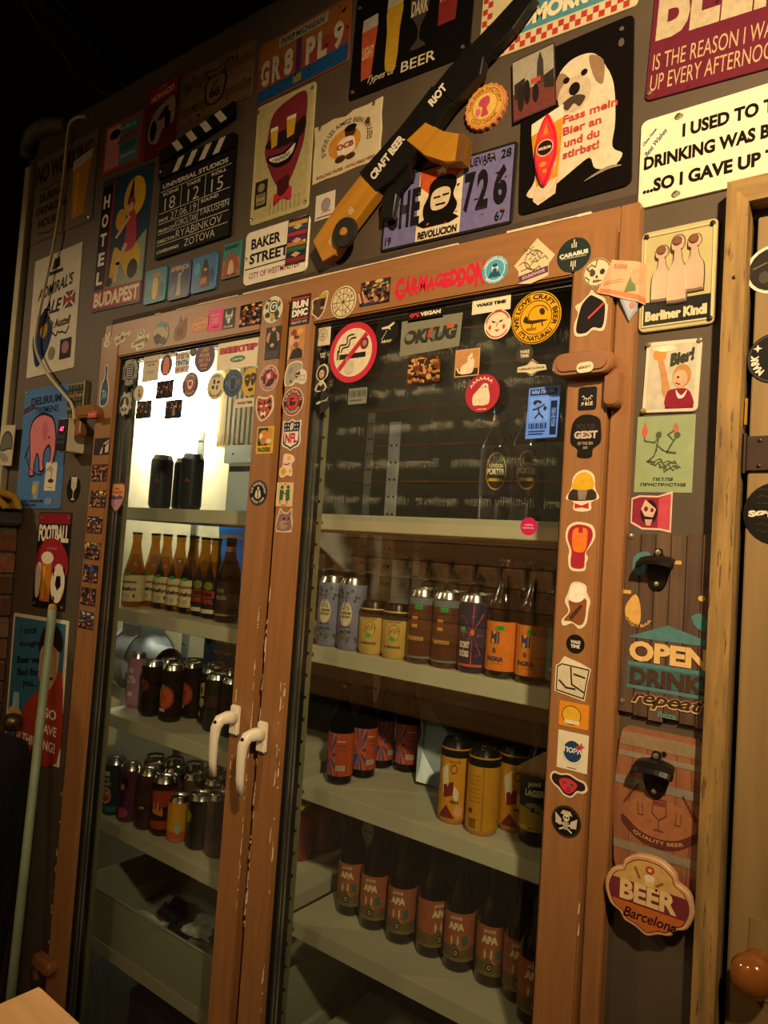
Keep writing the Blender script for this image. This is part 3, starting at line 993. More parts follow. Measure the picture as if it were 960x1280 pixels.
for k in range(8):
    if k == 0:
        ops = [('r', -1, -1, 1, 1, '#2a2730'), ('p', [(-.2, -.9), (.9, -.7), (.9, .8), (.2, .3)], '#d8c2ae'), ('p', [(.1, -.95), (.5, -.95), (.45, .0), (.2, .0)], '#17151a'), ('e', .32, .12, .13, .17, '#17151a'), ('l', [(.25, -.1), (-.3, .4)], .14, '#17151a'), ('l', [(.4, -.1), (.8, .5)], .14, '#17151a')]
    else:
        ops = crowd(20 + k, _bg[k], glow=(('#e86a4a', '#e2a24a'), ('#e8d8a0', '#e0702a'), ('#c0b0c8', '#e8a070'), ('#7fb07a', '#e0c080'), ('#3a5ac0', '#d06a5a'), ('#5a4a44', '#8a5a40'), ('#b8c8e8', '#e8c8a0'))[k - 1], rows=3, n=5)
    stk('%s square concert photo below the hinge cover with red label' % _or[k], _pg[k], 'rect', '#17130f', ops, clip=True, m=PAPER, cat='photo', name='photo_sticker', group='concert photos on the hinge stile')
# ---- left glass
gst('orange and lilac shield sticker overlapping the rubber seal', (-1.8107,1.6883,0.0786,0.0838), cut([(0, -1), (.7, -.5), (.98, .0), (.95, .92), (0, 1), (-.95, .92), (-.98, .0), (-.7, -.5)], 3), '#54382c', [('p', cut([(0, -.9), (.6, -.45), (.86, .02), (.84, .84), (0, .92), (-.84, .84), (-.86, .02), (-.6, -.45)], 3), '#d99a6c'), ('p', [(-.8, -.12), (-.3, .1), (.1, 0), (.5, .15), (.8, .05), (.6, -.4), (0, -.86), (-.6, -.42)], '#b98a9c'), ('p', [(-.8, -.02), (-.4, .16), (0, .04), (.4, .2), (.8, .02), (.7, -.1), (-.7, -.14)], '#5a5478'), ('t', 'BEER', 0, .6, .5, .12, '#6b3a30'), ('t', 'WEEKEND', 0, .36, 1.3, .18, '#b0483c')])
gst('black oval sticker with a white barrel, top left of the lit glass', (-1.7985,2.0466,0.0848,0.0848), 'disc', K_, [('o', 0, 0, .60, .66, '#c9c8c0'), ('a', 'INDEPENDENT BREW CO', .8, .2, 250, '#d8d8d0'), ('a', 'ZAVOD', .8, .2, 60, '#d8d8d0', False), ('r', -.3, -.42, .3, .42, '#b9b8ae')] + [('r', -.25, -.36 + k * .16, .25, -.28 + k * .16, K_, {'up': 0}) for k in range(5)])
gst('beige card with red lettering stuck beside the black oval', (-1.6993,2.0506,0.0730,0.0793), 'rect', '#c9c2a6', [('t', 'BOROBOR', 0, .38, 1.5, .14, '#7d4438'), ('r', -.4, .1, .4, .22, '#4f4a40'), ('t', 'CRAFT', 0, .16, .6, .09, '#d8d2ba'), ('r', -.5, -.3, .5, -.27, '#8f866e'), ('r', -.5, -.42, .4, -.39, '#8f866e')])
gst('small cream two-word strip above the pink thumb sticker', (-1.6252,2.0826,0.0767,0.0233), 'rect', '#d8cdb6', [('t', 'WAKE TIME', 0, 0, 1.5, .7, '#2c2620', {'bold': .05})])
gst('oval sticker with a pink thumb on black', (-1.6311,2.0482,0.0525,0.0577), 'disc', '#d9cdb8', [('e', 0, 0, .9, .92, '#2c2422'), ('p', cut([(-.45, -.65), (.45, -.65), (.42, .5), (0, .8), (-.42, .5)]), '#d9786c'), ('r', -.35, -.8, .35, -.62, '#d9a28a')])
gst('white sticker with red and blue words ОПЯТЬ ПИТЬ НЕЧЕГО', (-1.5627,2.0488,0.0603,0.0564), 'rect', '#e4e4e2', [('t', 'ОПЯТЬ', 0, .62, 1.8, .5, '#8a3f5c', {'bold': .05}), ('t', 'ПИТЬ', 0, .0, 1.8, .5, '#2f6fae', {'bold': .06}), ('t', 'НЕЧЕГО', 0, -.6, 1.8, .42, '#b0404a', {'bold': .05})])
gst('small black dot sticker above the purple oval', (-1.5197,2.0751,0.0273,0.0273), 'disc', K_, [('t', 'WAKE', 0, .15, 1.2, .35, '#8f8c84'), ('t', 'TIME', 0, -.25, 1.1, .35, '#8f8c84')])
gst('purple oval sticker with golden lettering', (-1.4720,2.0530,0.0786,0.0786), 'disc', '#432058', [('t', 'LORD', 0, .5, .7, .26, '#d8a05a', {'bold': .04}), ('t', 'POUR', 0, .16, 1.0, .26, '#d8a05a', {'bold': .04}), ('t', 'GRITTLE', 0, -.18, 1.2, .24, '#d8a05a', {'bold': .03}), ('t', 'POUR', 0, -.5, .8, .24, '#d8a05a', {'bold': .04}), ('r', -.3, -.78, .3, -.72, '#d8a05a')])
gst('large frosted label with a red word over a green pill', (-1.3449,2.0533,0.1538,0.0808), 'rect', '#e3d6bc', [('t', 'BEERTEP', 0, .2, 1.8, .42, '#b3303a', {'bold': .09}), ('e', 0, -.42, .36, .2, '#2e7a4c'), ('t', 'Craft Pub', 0, -.42, .5, .16, '#dfe8d8', {'shear': .3})])
gst('cream oval sticker with dark hop leaves', (-1.4190,1.9739,0.0690,0.0690), 'disc', '#d6cba6', [('e', -.2, .35, .13, .2, '#3a3428'), ('e', .25, .3, .16, .12, '#3a3428'), ('e', -.3, -.05, .16, .14, '#3a3428'), ('e', .15, -.1, .1, .18, '#3a3428'), ('a', 'CRAFT BEER', .74, .2, 130, '#5a5240', False), ('a', 'HOPS', .76, .2, 60, '#5a5240')])
gst('slate blue oval sticker with a dark glass', (-1.3565,1.9767,0.0695,0.0695), 'disc', '#3f5f80', [('o', 0, 0, .82, .9, '#26384c'), ('p', [(-.25, .35), (.3, .35), (.2, -.45), (-.15, -.45)], '#1e2c3c'), ('a', 'BREW BAR', .66, .2, 140, '#1e2c3c'), ('a', 'PETERBURG', .66, .2, 150, '#1e2c3c', False)])
gst('yellow oval sticker with black theatre masks', (-1.2933,1.9752,0.0616,0.0709), 'disc', '#c9a12c', [('p', cut([(-.6, .45), (-.1, .5), (-.05, .0), (-.3, -.35), (-.6, 0)]), '#2c261c'), ('p', cut([(.05, .55), (.6, .5), (.6, .05), (.3, -.3), (.05, .05)]), '#2c261c'), ('e', .3, .25, .15, .06, '#c9a12c'), ('e', -.35, .2, .14, .06, '#c9a12c'), ('e', .1, -.55, .3, .12, '#2c261c')])
gst('small cream two-word strip under the yellow oval', (-1.3074,1.9246,0.0708,0.0217), 'rect', '#d8c6ae', [('t', 'WAKE TIME', 0, 0, 1.5, .6, '#43302a', {'bold': .05})])
gst('round black sticker with a red shield emblem', (-1.5217,1.9866,0.0672,0.0672), 'disc', '#2a2222', [('o', 0, 0, .88, .95, '#8f8078'), ('o', 0, 0, .58, .62, '#c9b4a8'), ('e', 0, 0, .56, .56, '#a02c3a'), ('p', cut([(-.3, .35), (.3, .35), (.3, -.1), (0, -.4), (-.3, -.1)]), '#e0cfc2'), ('p', [(-.18, .25), (.18, .25), (.18, -.1), (-.18, -.1)], '#a02c3a'), ('a', 'BREWERY', .74, .18, 130, '#d8ccc0'), ('a', 'SAPIEN', .74, .18, 90, '#d8ccc0', False)])
gst('small beige oval sticker above the dark band photo', (-1.7453,1.9817,0.0473,0.0473), 'disc', '#c9c0ac', [('l', [(-.1, .4), (.1, .1), (-.15, -.2), (.1, -.5)], .14, '#4f4438'), ('e', .2, -.3, .15, .2, '#4f4438'), ('e', 0, .35, .12, .12, '#8a3f34')])
gst('die-cut silver sticker with a splayed propeller emblem', (-1.8106,1.9556,0.0711,0.0711), cut([(.2 * ((k % 2) * 1.0) * 0 + (1.0 if k % 2 else .8) * math.cos(2 * PI * k / 18), (1.0 if k % 2 else .8) * math.sin(2 * PI * k / 18)) for k in range(18)], 2), '#a9aaa2', [('e', 0, 0, .62, .62, '#3a3833'), ('e', 0, 0, .14, .5, '#c9c8bc'), ('l', [(0, 0), (-.45, -.35)], .2, '#c9c8bc'), ('l', [(0, 0), (.45, -.35)], .2, '#c9c8bc'), ('o', 0, 0, .6, .68, '#c9c8bc')])
gst('dark band photo above the other two on the lit glass', (-1.6294,1.9826,0.0735,0.0485), 'rect', '#16131a', crowd(41, '#1b1a26', glow=('#b0503a', '#d8a04a'), rows=2, n=4, gz=.3), clip=True, m=PAPER, cat='photo', name='photo_sticker')
gst('dark band photo under the small beige oval sticker', (-1.7163,1.9336,0.0702,0.0496), 'rect', '#16131a', crowd(42, '#2c2a2e', glow=('#6a5a50', '#8a7a68'), rows=2, n=4), clip=True, m=PAPER, cat='photo', name='photo_sticker')
gst('dark band photo with a pale singer on the lit glass', (-1.5840,1.9264,0.0715,0.0497), 'rect', '#16131a', crowd(43, '#211f24', rows=1, n=4, glow=('#7a6a5a', '#4a4444')) + [('p', [(-.1, -.7), (.3, -.7), (.2, .1), (0, .1)], '#9a8a78'), ('e', .1, .25, .1, .13, '#c9a68a')], clip=True, m=PAPER, cat='photo', name='photo_sticker')

# ---- right door, meeting stile
stk('black rectangular sticker with bold white letters between red bars', (-1.1261,2.1200,0.0606,0.0690), 'rect', K_, [('r', -.88, .72, .85, .84, '#c42f34'), ('t', 'RUN', 0, .40, 1.6, .5, W_, {'bold': .07}), ('t', 'DMC', 0, -.17, 1.6, .5, W_, {'bold': .07}), ('r', -.88, -.64, .85, -.54, '#c42f34'), ('t', 'GREATEST HITS', 0, -.8, 1.6, .16, '#d8cfc0')])
stk('photo sticker of a bearded man in a dark jacket', (-1.1298,2.0453,0.0497,0.0760), 'rect', '#a9744c', [('r', -1, -1, 1, 1, '#c08a58'), ('e', -.4, .6, .35, .25, '#8f3a2a'), ('e', .4, .65, .4, .2, '#e0a04a'), ('e', -.6, .2, .3, .3, '#d8b48c'), ('p', [(-.8, -.95), (.85, -.95), (.8, -.5), (.3, -.3), (-.4, -.4)], '#1d1a1c'), ('e', 0, .1, .38, .3, '#d49a78'), ('e', 0, -.12, .3, .18, '#8f4f30'), ('e', 0, .33, .36, .1, '#5a3520'), ('l', [(-.9, -.9), (-.7, .1)], .1, '#e8dcc8')], clip=True, cat='photo', name='photo_sticker')
stk('die-cut grey football helmet sticker', (-1.1265,1.9756,0.0694,0.0570), cut([(-.9, -.9), (-.95, .0), (-.7, .75), (0, 1), (.55, .8), (.6, .3), (.95, .05), (1, -.7), (.7, -.95), (.1, -.75), (-.2, -.98), (-.6, -.95)]), '#d9cdb8', [('p', cut([(-.8, -.8), (-.83, .0), (-.6, .68), (0, .88), (.5, .7), (.5, .3), (.15, .1), (.0, -.5), (-.3, -.85)]), '#a49a8c'), ('e', -.45, .25, .14, .3, '#8a7f74', {'rot': -30}), ('p', [(-.05, -.1), (.4, .15), (.45, -.2), (.1, -.45)], '#2b2622'), ('l', [(.05, -.2), (.9, -.25)], .1, '#bdb3a2'), ('l', [(.1, -.5), (.88, -.6)], .1, '#bdb3a2'), ('l', [(.45, -.2), (.5, -.7)], .08, '#bdb3a2'), ('l', [(.85, -.2), (.85, -.65)], .09, '#bdb3a2'), ('e', -.35, -.62, .1, .1, '#3a342e')])
stk('round red and black football sticker reading CINCINNATI', (-1.1275,1.9111,0.0652,0.0652), 'disc', '#d8bfae', [('e', 0, 0, .93, .93, '#b02a34'), ('e', 0, 0, .86, .86, '#2a1d1c'), ('e', 0, 0, .56, .56, '#c42f34'), ('a', 'CINCINNATI', .72, .22, 170, '#d8bfae'), ('a', 'HOUSEBEER', .72, .2, 120, '#d8bfae', False), ('r', -.35, -.3, .35, .3, '#d8443c'), ('t', 'B', 0, 0, .6, .55, K_, {'bold': .08}), ('p', [(-.2, .1), (.3, .2), (.1, .0)], '#d8443c')])
stk('shield sticker with red letters, white stars and a ball', (-1.1248,1.8359,0.0595,0.0725), cut([(0, 1), (.25, .88), (.65, .85), (.95, .88), (.9, .2), (.98, -.3), (.85, -.7), (.3, -.85), (0, -1), (-.3, -.85), (-.85, -.7), (-.98, -.3), (-.9, .2), (-.95, .88), (-.65, .85), (-.25, .88)], 2), '#dcd2bc', [('p', cut([(0, .9), (.25, .78), (.82, .78), (.78, .2), (.85, -.3), (.72, -.62), (.28, -.76), (0, -.9), (-.28, -.76), (-.72, -.62), (-.85, -.3), (-.78, .2), (-.82, .78), (-.25, .78)], 2), '#202a4c'), ('p', [(-.72, .2), (.72, .2), (.74, -.3), (.6, -.55), (.2, -.68), (0, -.78), (-.2, -.68), (-.6, -.55), (-.74, -.3)], '#e3dccb'), ('t', 'NFL', 0, -.2, 1.25, .62, '#c2283a', {'bold': .05}), ('e', 0, .52, .17, .26, '#d8cdb4', {'rot': -25}), ('l', [(-.05, .4), (.06, .64)], .03, '#6a5a48')] + [('s', sx * x, z, .09, '#dcd6c8') for sx in (-1, 1) for x in (.36, .62) for z in (.34, .6)])
stk('fried egg sticker shaped like a gummy bear', (-1.1314,1.7667,0.0461,0.0541), cut([(-.9, -.85), (-.95, -.3), (-.6, .0), (-.6, .6), (-.4, .98), (.3, .95), (.8, .75), (.95, .4), (.6, .1), (.75, -.4), (.7, -.9), (.1, -.8), (-.4, -1)]), '#e6c8b4', [('e', .2, .62, .24, .17, '#e0b02c'), ('e', -.4, -.5, .38, .33, '#dcae28'), ('e', -.4, -.5, .2, .18, '#c99820'), ('e', .5, -.45, .15, .16, '#dcae28'), ('l', [(-.4, .15), (0, .08), (.35, .18)], .09, '#b03848')])
stk('beige square sticker with two green figures', (-1.1323,1.7019,0.0511,0.0538), 'rect', '#d9b98e', [('e', -.35, .6, .2, .16, '#2f6a3c'), ('p', [(-.6, .4), (-.1, .35), (-.2, -.5), (-.6, -.45)], '#2f6a3c'), ('e', .4, .62, .18, .16, '#2f6a3c'), ('p', [(.15, .4), (.6, .45), (.65, -.45), (.2, -.55)], '#2f6a3c'), ('l', [(-.1, .1), (.2, .05)], .08, '#2f6a3c'), ('l', [(-.5, -.5), (-.45, -.75)], .08, '#2f6a3c'), ('l', [(.4, -.5), (.35, -.75)], .08, '#2f6a3c'), ('r', -.1, .82, .2, .88, '#8a7048'), ('r', -.35, -.9, .3, -.85, '#8a7048')])
stk('die-cut photo sticker of a grey cat head', (-1.1264,1.6448,0.0547,0.0551), cut([(-.9, -.9), (-.95, -.1), (-.75, .6), (-.6, .98), (-.2, .65), (.3, .65), (.75, 1), (.8, .3), (.95, -.2), (.85, -.75), (.75, -.98), (-.6, -1)], 3), '#d9b9a4', [('p', cut([(-.78, -.84), (-.8, -.1), (-.62, .5), (-.52, .78), (-.2, .52), (.3, .52), (.66, .8), (.68, .25), (.8, -.2), (.7, -.8)], 3), '#8a6f68'), ('e', -.1, -.4, .5, .35, '#a48a80'), ('e', -.05, .1, .12, .1, '#2a1f1c'), ('e', .45, .12, .1, .1, '#2a1f1c'), ('p', [(.15, -.08), (.32, -.08), (.23, -.2)], '#c08a80'), ('l', [(.0, -.35), (.23, -.25), (.45, -.35)], .05, '#4a3832'), ('l', [(-.4, .35), (-.2, .3)], .05, '#5f4a44'), ('p', [(-.56, .68), (-.3, .48), (-.55, .4)], '#c79a92')])
# ---- head of the right glass door
stk('die-cut brown bear head sticker with a yellow crest', (-1.0681,2.1213,0.0486,0.0620), cut([(0, -1), (.6, -.5), (.85, .1), (.98, .8), (.8, 1), (.3, .9), (-.1, .65), (-.6, .6), (-.98, .4), (-.9, .0), (-.9, -.5), (-.4, -.8)]), '#d8c3a0', [('p', cut([(0, -.88), (.5, -.45), (.7, .1), (.8, .75), (.4, .7), (-.1, .5), (-.5, .5), (-.8, .35), (-.7, .0), (-.75, -.45), (-.35, -.7)]), '#4f3524'), ('p', cut([(-.2, .55), (.3, .5), (.8, .55), (.85, .9), (.4, .85), (0, .7)]), '#b3a03a'), ('p', cut([(.2, .4), (.55, .35), (.5, -.1), (.2, -.15)]), '#1d1512'), ('e', .4, -.2, .25, .1, '#b08a6a'), ('e', -.55, .3, .1, .1, '#2b1d14')])
stk('cream round compass sticker on the right frame head', (-0.9986,2.1186,0.0709,0.0709), 'disc', '#d6c49c', [('o', 0, 0, .86, .91, '#57492f'), ('o', 0, 0, .50, .54, '#57492f'), ('e', 0, 0, .1, .1, '#57492f')] + [('l', [(.1 * math.cos(k * PI / 4), .1 * math.sin(k * PI / 4)), (.86 * math.cos(k * PI / 4), .86 * math.sin(k * PI / 4))], .04, '#57492f', {'up': 0}) for k in range(8)] + [('t', c, .7 * math.cos(a), .7 * math.sin(a), .14, .18, '#57492f') for c, a in (('N', 2.0), ('E', .4), ('S', -1.2), ('W', 3.5), ('O', -2.4), ('C', 1.2))])
stk('wide crowd photo left of the pink-red lettering', (-0.9135,2.1265,0.0776,0.0515), 'rect', '#1f1712', crowd(50, '#3a2a20', glow=('#7aa090', '#c9b070'), rows=3, n=8), clip=True, m=PAPER, cat='photo', name='photo_sticker')
# die-cut lettering CARMAGEDDON: every letter sits on one clear sheet
_cx, _cz, _cw, _chh = -0.7580,2.1240,0.2062,0.0483
o = obj('lettering_sticker', prism(rrect(_cw * 1.02, _chh * 0.10), 0.0003), base_mat('#c8283f'), None, (_cx, YF, _cz - _chh * 0.12))
tag(o, 'jagged pink-red lettering sticker on the right frame head', STK, ST)
p = Pic()
_s = 'CARMAGEDDON'
_wd = [1.25, 1, 1, 1.15, 1, 1.05, .95, .95, 1.0, 1.15, 1.15]
_tot = sum(_wd)
x = -1.0
for k, ch in enumerate(_s):
    w = 2 * _wd[k] / _tot
    t = abs(k - 5) / 5.0
    h = 1.15 + 0.75 * t ** 1.4
    p.text(ch, x + w / 2, -0.05 + (0.12 if k % 2 else -0.06) * 0.6, w * 0.98, h, '#cf2440', bold=0.05, up=0)
    x += w
make_print('lettering', p, _cw, _chh, o, 0.0004, VINYL).location.z = _chh * 0.12
stk('light blue round sticker with a bearded figure', (-0.6341,2.1227,0.0533,0.0533), 'disc', '#4f9fb8', [('o', 0, 0, .72, .78, '#dfe3d8'), ('a', 'MOSCOW CRAFT', .86, .16, 150, '#e8ebe0'), ('a', 'BREWERS', .86, .16, 100, '#e8ebe0', False), ('e', 0, .1, .26, .32, '#dfe3d8'), ('e', 0, .3, .2, .14, '#22566b'), ('p', [(-.5, -.5), (.5, -.5), (.3, -.15), (-.3, -.15)], '#22566b'), ('e', 0, -.05, .18, .16, '#22566b')])
stk('cream diamond sticker with a line drawing and purple ribbon', (-0.5563,2.1243,0.0782,0.0808), [(-1, -.05), (-.75, -.35), (-.7, -.92), (-.1, -1), (.72, -.78), (.72, -.25), (1, .1), (.1, 1)], '#d4c09a', [('p', [(-.7, -.88), (.72, -.62), (.70, -.32), (-.72, -.58)], '#6a3a66'), ('t', 'SOUNDWAVE', .0, -.6, 1.1, .14, '#d8c6b0', {'rot': 10})] + [scribble(random.Random(60 + k), -.1 + .18 * (k % 4 - 1), .55 - .17 * k, .5 + .1 * k, .3, '#6a5a40', 7, .03) for k in range(6)] + [('o', 0, .05, .42, .45, '#6a5a40', {'a0': 30, 'a1': 300})])
stk('dark round sticker with a cream word between upright bars', (-0.4827,2.1208,0.0605,0.0605), 'disc', '#24302f', [('t', 'CARABUS', 0, .05, 1.7, .26, '#e8dcc0', {'bold': .05, 'rot': 2}), ('r', -.75, -.17, .75, -.12, '#a89f88')] + [('r', x - .03, .42, x + .03, .42 + h, '#d8cdb0', {'up': 0}) for x, h in ((-.12, .25), (0, .48), (.12, .3))] + [('r', x - .03, -.35 - h, x + .03, -.35, '#d8cdb0', {'up': 0}) for x, h in ((-.12, .3), (0, .52), (.12, .36))])
stk('cream round skull sticker half under the banknote', (-0.4401,2.0823,0.0485,0.0485), 'disc', '#d9c7a2', [('o', 0, 0, .9, .97, '#6a5a40'), ('e', -.3, .0, .2, .24, '#4f4330'), ('e', .4, .0, .18, .2, '#3a3024'), ('p', [(0, -.15), (.14, -.38), (-.12, -.38)], '#3a3024'), ('l', [(-.75, .3), (-.4, .6), (-.1, .4), (0, .9)], .06, '#4f4330'), ('l', [(-.8, -.2), (-.5, -.45), (-.6, -.7)], .06, '#4f4330'), ('l', [(-.3, .3), (-.55, .15), (-.7, .45)], .06, '#4f4330'), ('l', [(-.25, -.6), (.35, -.6)], .06, '#4f4330')] + [('l', [(x, -.5), (x, -.72)], .05, '#4f4330', {'up': 0}) for x in (-.15, 0, .15)])
stk('black die-cut sticker with a red stripe, cream edge, by hinge cover', (-0.4475,2.0158,0.0579,0.0785), cut([(-.85, -.95), (-.2, -1), (.2, -.8), (.85, -.85), (1, .1), (.9, .3), (.75, .55), (.2, .8), (.0, .98), (-.15, .8), (-.6, .5), (-.95, .35), (-.75, .0), (-.95, -.45)]), '#d9c9aa', [('p', cut([(-.75, -.84), (-.2, -.88), (.2, -.68), (.75, -.72), (.86, .1), (.7, .4), (.15, .68), (-.1, .72), (-.5, .42), (-.65, .1), (-.8, -.45)]), '#1d1719'), ('l', [(-.1, -.25), (.75, .3)], .1, '#c2453c')])
# ---- right door, hinge stile
_hx, _hz, _hw, _hh = -0.4415,1.9149,0.0284,0.0173
sheet('sticker', 'small cream oval sticker with a hashtag on the hinge cover', STK, (_hx, _hz, _hw, _hh, 0.05), _hh * .45, '#dccfae', [('t', '#ZKZTY', 0, 0, 1.5, .5, '#3a3020', {'bold': .04})], y=-0.0668, group=ST)
stk('black square sticker with closed lashes reading Я ВСЁ', (-0.4450,1.8690,0.0315,0.0392), 0.004, '#17130f', [('o', 0, .45, .44, .5, '#e0d6c0', {'a0': 200, 'a1': 340})] + [('l', [(.5 * math.cos(a), .45 + .5 * math.sin(a)), (.66 * math.cos(a), .45 + .68 * math.sin(a))], .05, '#e0d6c0', {'up': 0}) for a in (3.6, 4.1, 4.5, 4.95, 5.35, 5.8)] + [('t', 'Я ВСЁ', 0, -.42, 1.25, .36, '#e0d6c0', {'bold': .03})])
stk('black skull-shaped sticker with gothic lettering', (-0.4443,1.8052,0.0534,0.0725), cut([(-.45, -.95), (.4, -.98), (.5, -.6), (.95, -.3), (.95, .3), (.8, .8), (.2, 1), (-.4, .98), (-.85, .7), (-.98, .2), (-.95, -.3), (-.5, -.6)]), '#14110f', [('t', 'POLTER', 0, .45, 1.2, .26, '#3a3532'), ('t', 'GEIST', 0, .08, 1.5, .36, '#bdb5a8', {'bold': .05}), ('t', 'OF THE SEA', 0, -.32, 1.0, .14, '#a89f94'), ('t', 'XIII', 0, -.52, .3, .12, '#a89f94'), ('e', .02, .08, .1, .08, '#b04a40')])
stk('die-cut sticker with a yellow dome over grey and red patches', (-0.4448,1.7137,0.0575,0.0718), cut([(-1, -.35), (-.7, .1), (-.6, .65), (-.2, .95), (.25, .97), (.65, .7), (.75, .1), (1, -.3), (.55, -.5), (.55, -.85), (0, -.95), (-.5, -.85), (-.5, -.5)], 3), '#dfd2b4', [('p', cut([(-.85, -.35), (-.58, .1), (.6, .1), (.85, -.32), (.4, -.42), (-.4, -.45)], 3), '#3a2c26'), ('p', cut([(-.58, .1), (-.5, .6), (-.15, .85), (.25, .86), (.55, .62), (.62, .12)], 3), '#d6a82a'), ('p', [(-.3, .05), (.3, .05), (.2, -.4), (-.2, -.4)], '#8a7a72'), ('p', [(-.42, -.55), (0, -.66), (.42, -.52), (.42, -.8), (0, -.74), (-.42, -.8)], '#c2283a')])
stk('die-cut sticker with a red and orange rounded block', (-0.4452,1.6229,0.0520,0.0803), cut([(-.5, -1), (.4, -1), (.5, -.7), (.6, -.45), (.45, -.25), (.8, .1), (1, .45), (.8, .85), (.2, .98), (-.4, .97), (-.85, .75), (-.95, .3), (-.65, -.2), (-.7, -.5)]), '#e0d2b2', [('p', cut([(-.4, -.9), (.32, -.9), (.4, -.6), (.42, -.25), (.68, .1), (.84, .45), (.68, .76), (.15, .88), (-.35, .86), (-.72, .68), (-.8, .3), (-.5, -.2), (-.52, -.6)]), '#a8283c'), ('p', cut([(-.35, -.2), (.35, -.2), (.5, .35), (.4, .72), (-.35, .72), (-.5, .35)]), '#e07a2a'), ('r', -.1, .55, .18, .86, '#a8283c')])
stk('die-cut sticker of a white dome over a brown patch', (-0.4453,1.5262,0.0492,0.0769), cut([(-.95, -.7), (-.8, -.95), (-.2, -.8), (.3, -1), (.75, -.75), (.85, -.2), (.95, .2), (.7, .55), (.6, .85), (.1, .98), (-.4, .9), (-.6, .5), (-.8, .1), (-.5, -.3)]), '#e0d4b6', [('p', cut([(-.8, -.7), (-.3, -.72), (.3, -.85), (.62, -.65), (.7, -.1), (.6, .3), (-.5, .2), (-.4, -.3)]), '#8a5230'), ('p', cut([(-.55, .25), (-.1, .1), (.4, .2), (.6, .5), (.4, .82), (0, .88), (-.35, .78)]), '#efe8d4'), ('p', [(-.45, -.55), (.3, .05), (.45, -.05), (-.25, -.68)], '#4a2f20')])
stk('small black round two-word sticker on the hinge stile', (-0.4431,1.4625,0.0310,0.0310), 'disc', '#17130f', [('t', 'WAKE', 0, .2, 1.1, .36, '#ddd2b8', {'bold': .05}), ('t', 'TIME', 0, -.25, 1.0, .36, '#ddd2b8', {'bold': .05})])
stk('white hexagonal sticker with a black line pattern', (-0.4455,1.4069,0.0614,0.0681), [(-.95, -.75), (.75, -1), (.85, -.2), (1, .55), (.45, .75), (-.5, .98), (-.75, .6), (-.95, .5)], '#ddd0b2', [('p', [(-.85, -.68), (.68, -.88), (.76, -.2), (.88, .5), (-.62, .62), (-.85, .45)], '#cfc3a6'), ('l', [(-.85, -.68), (.68, -.88), (.8, -.1), (.9, .5), (-.6, .6), (-.85, .45), (-.85, -.68)], .06, '#2a241c'), ('l', [(-.1, .5), (.0, -.3), (.7, -.6)], .08, '#2a241c'), ('l', [(-.7, -.2), (-.3, -.5), (.2, -.5)], .09, '#2a241c'), ('l', [(.1, .2), (.7, .1)], .08, '#2a241c')])
stk('orange rectangular sticker with a plain yellow round shape', (-0.4395,1.3479,0.0501,0.0395), 'rect', '#d98a22', [('e', -.15, -.05, .62, .75, '#dcae30'), ('o', -.15, -.05, .60, .66, '#7a4a18', {'k': 1.2}), ('r', -.6, -.75, .4, -.45, '#e4d8b8')], clip=True)
stk('white square sticker with a blue globe reading ПОРА', (-0.4382,1.2898,0.0514,0.0607), 'rect', '#ddd2b8', [('e', 0, .0, .6, .56, '#22406a'), ('o', 0, 0, .64, .68, '#c9c8ba', {'a0': 190, 'a1': 330}), ('t', 'ПОРА', .02, .06, 1.2, .28, '#e9e1cc', {'bold': .04}), ('s', .55, .35, .24, '#c8404a', {'n': 4}), ('s', .3, .25, .14, '#c8404a'), ('r', -.3, -.88, .3, -.84, '#8a8270')])
stk('die-cut red monkey face sticker with dark ears', (-0.4426,1.2357,0.0651,0.0403), cut([(-.98, .3), (-.8, .8), (-.4, .75), (0, .9), (.45, .65), (.85, .5), (1, 0), (.8, -.4), (.5, -.45), (.2, -.95), (-.2, -.9), (-.5, -.5), (-.8, -.2)]), '#ddd0b4', [('p', cut([(-.88, .3), (-.75, .65), (-.4, .62), (0, .76), (.45, .52), (.8, .38), (.88, 0), (.7, -.25), (.45, -.3), (.18, -.8), (-.18, -.76), (-.45, -.35), (-.75, -.1)]), '#2f1c1c'), ('p', cut([(-.45, .3), (0, .5), (.45, .2), (.35, -.3), (.1, -.66), (-.15, -.62), (-.4, -.2)]), '#c2384a'), ('e', -.2, .1, .1, .1, '#3a5a34'), ('e', .2, .05, .1, .1, '#3a5a34'), ('l', [(-.05, -.25), (.08, -.27)], .06, '#4a1c22'), ('l', [(-.15, -.45), (.15, -.48)], .05, '#4a1c22')])
stk('black round pirate skeleton sticker, lowest on the hinge stile', (-0.4427,1.1771,0.0502,0.0502), 'disc', '#17130f', [('o', 0, 0, .9, .95, '#4a4238'), ('e', 0, .25, .22, .24, '#d8cdb4'), ('p', [(-.4, .42), (.4, .42), (.25, .68), (-.25, .68)], '#c9beA4'), ('e', -.08, .25, .06, .07, K_), ('e', .1, .25, .06, .07, K_), ('p', [(-.75, .45), (-.3, .1), (-.35, -.3), (-.7, -.2)], '#c9bea4'), ('p', [(.75, .35), (.3, .05), (.3, -.35), (.7, -.3)], '#c9bea4'), ('l', [(-.4, -.55), (.4, -.1)], .1, '#d8cdb4'), ('l', [(.4, -.6), (-.35, -.1)], .1, '#d8cdb4'), ('p', [(-.2, .0), (.2, .0), (.12, -.5), (-.12, -.5)], '#a89f88')])
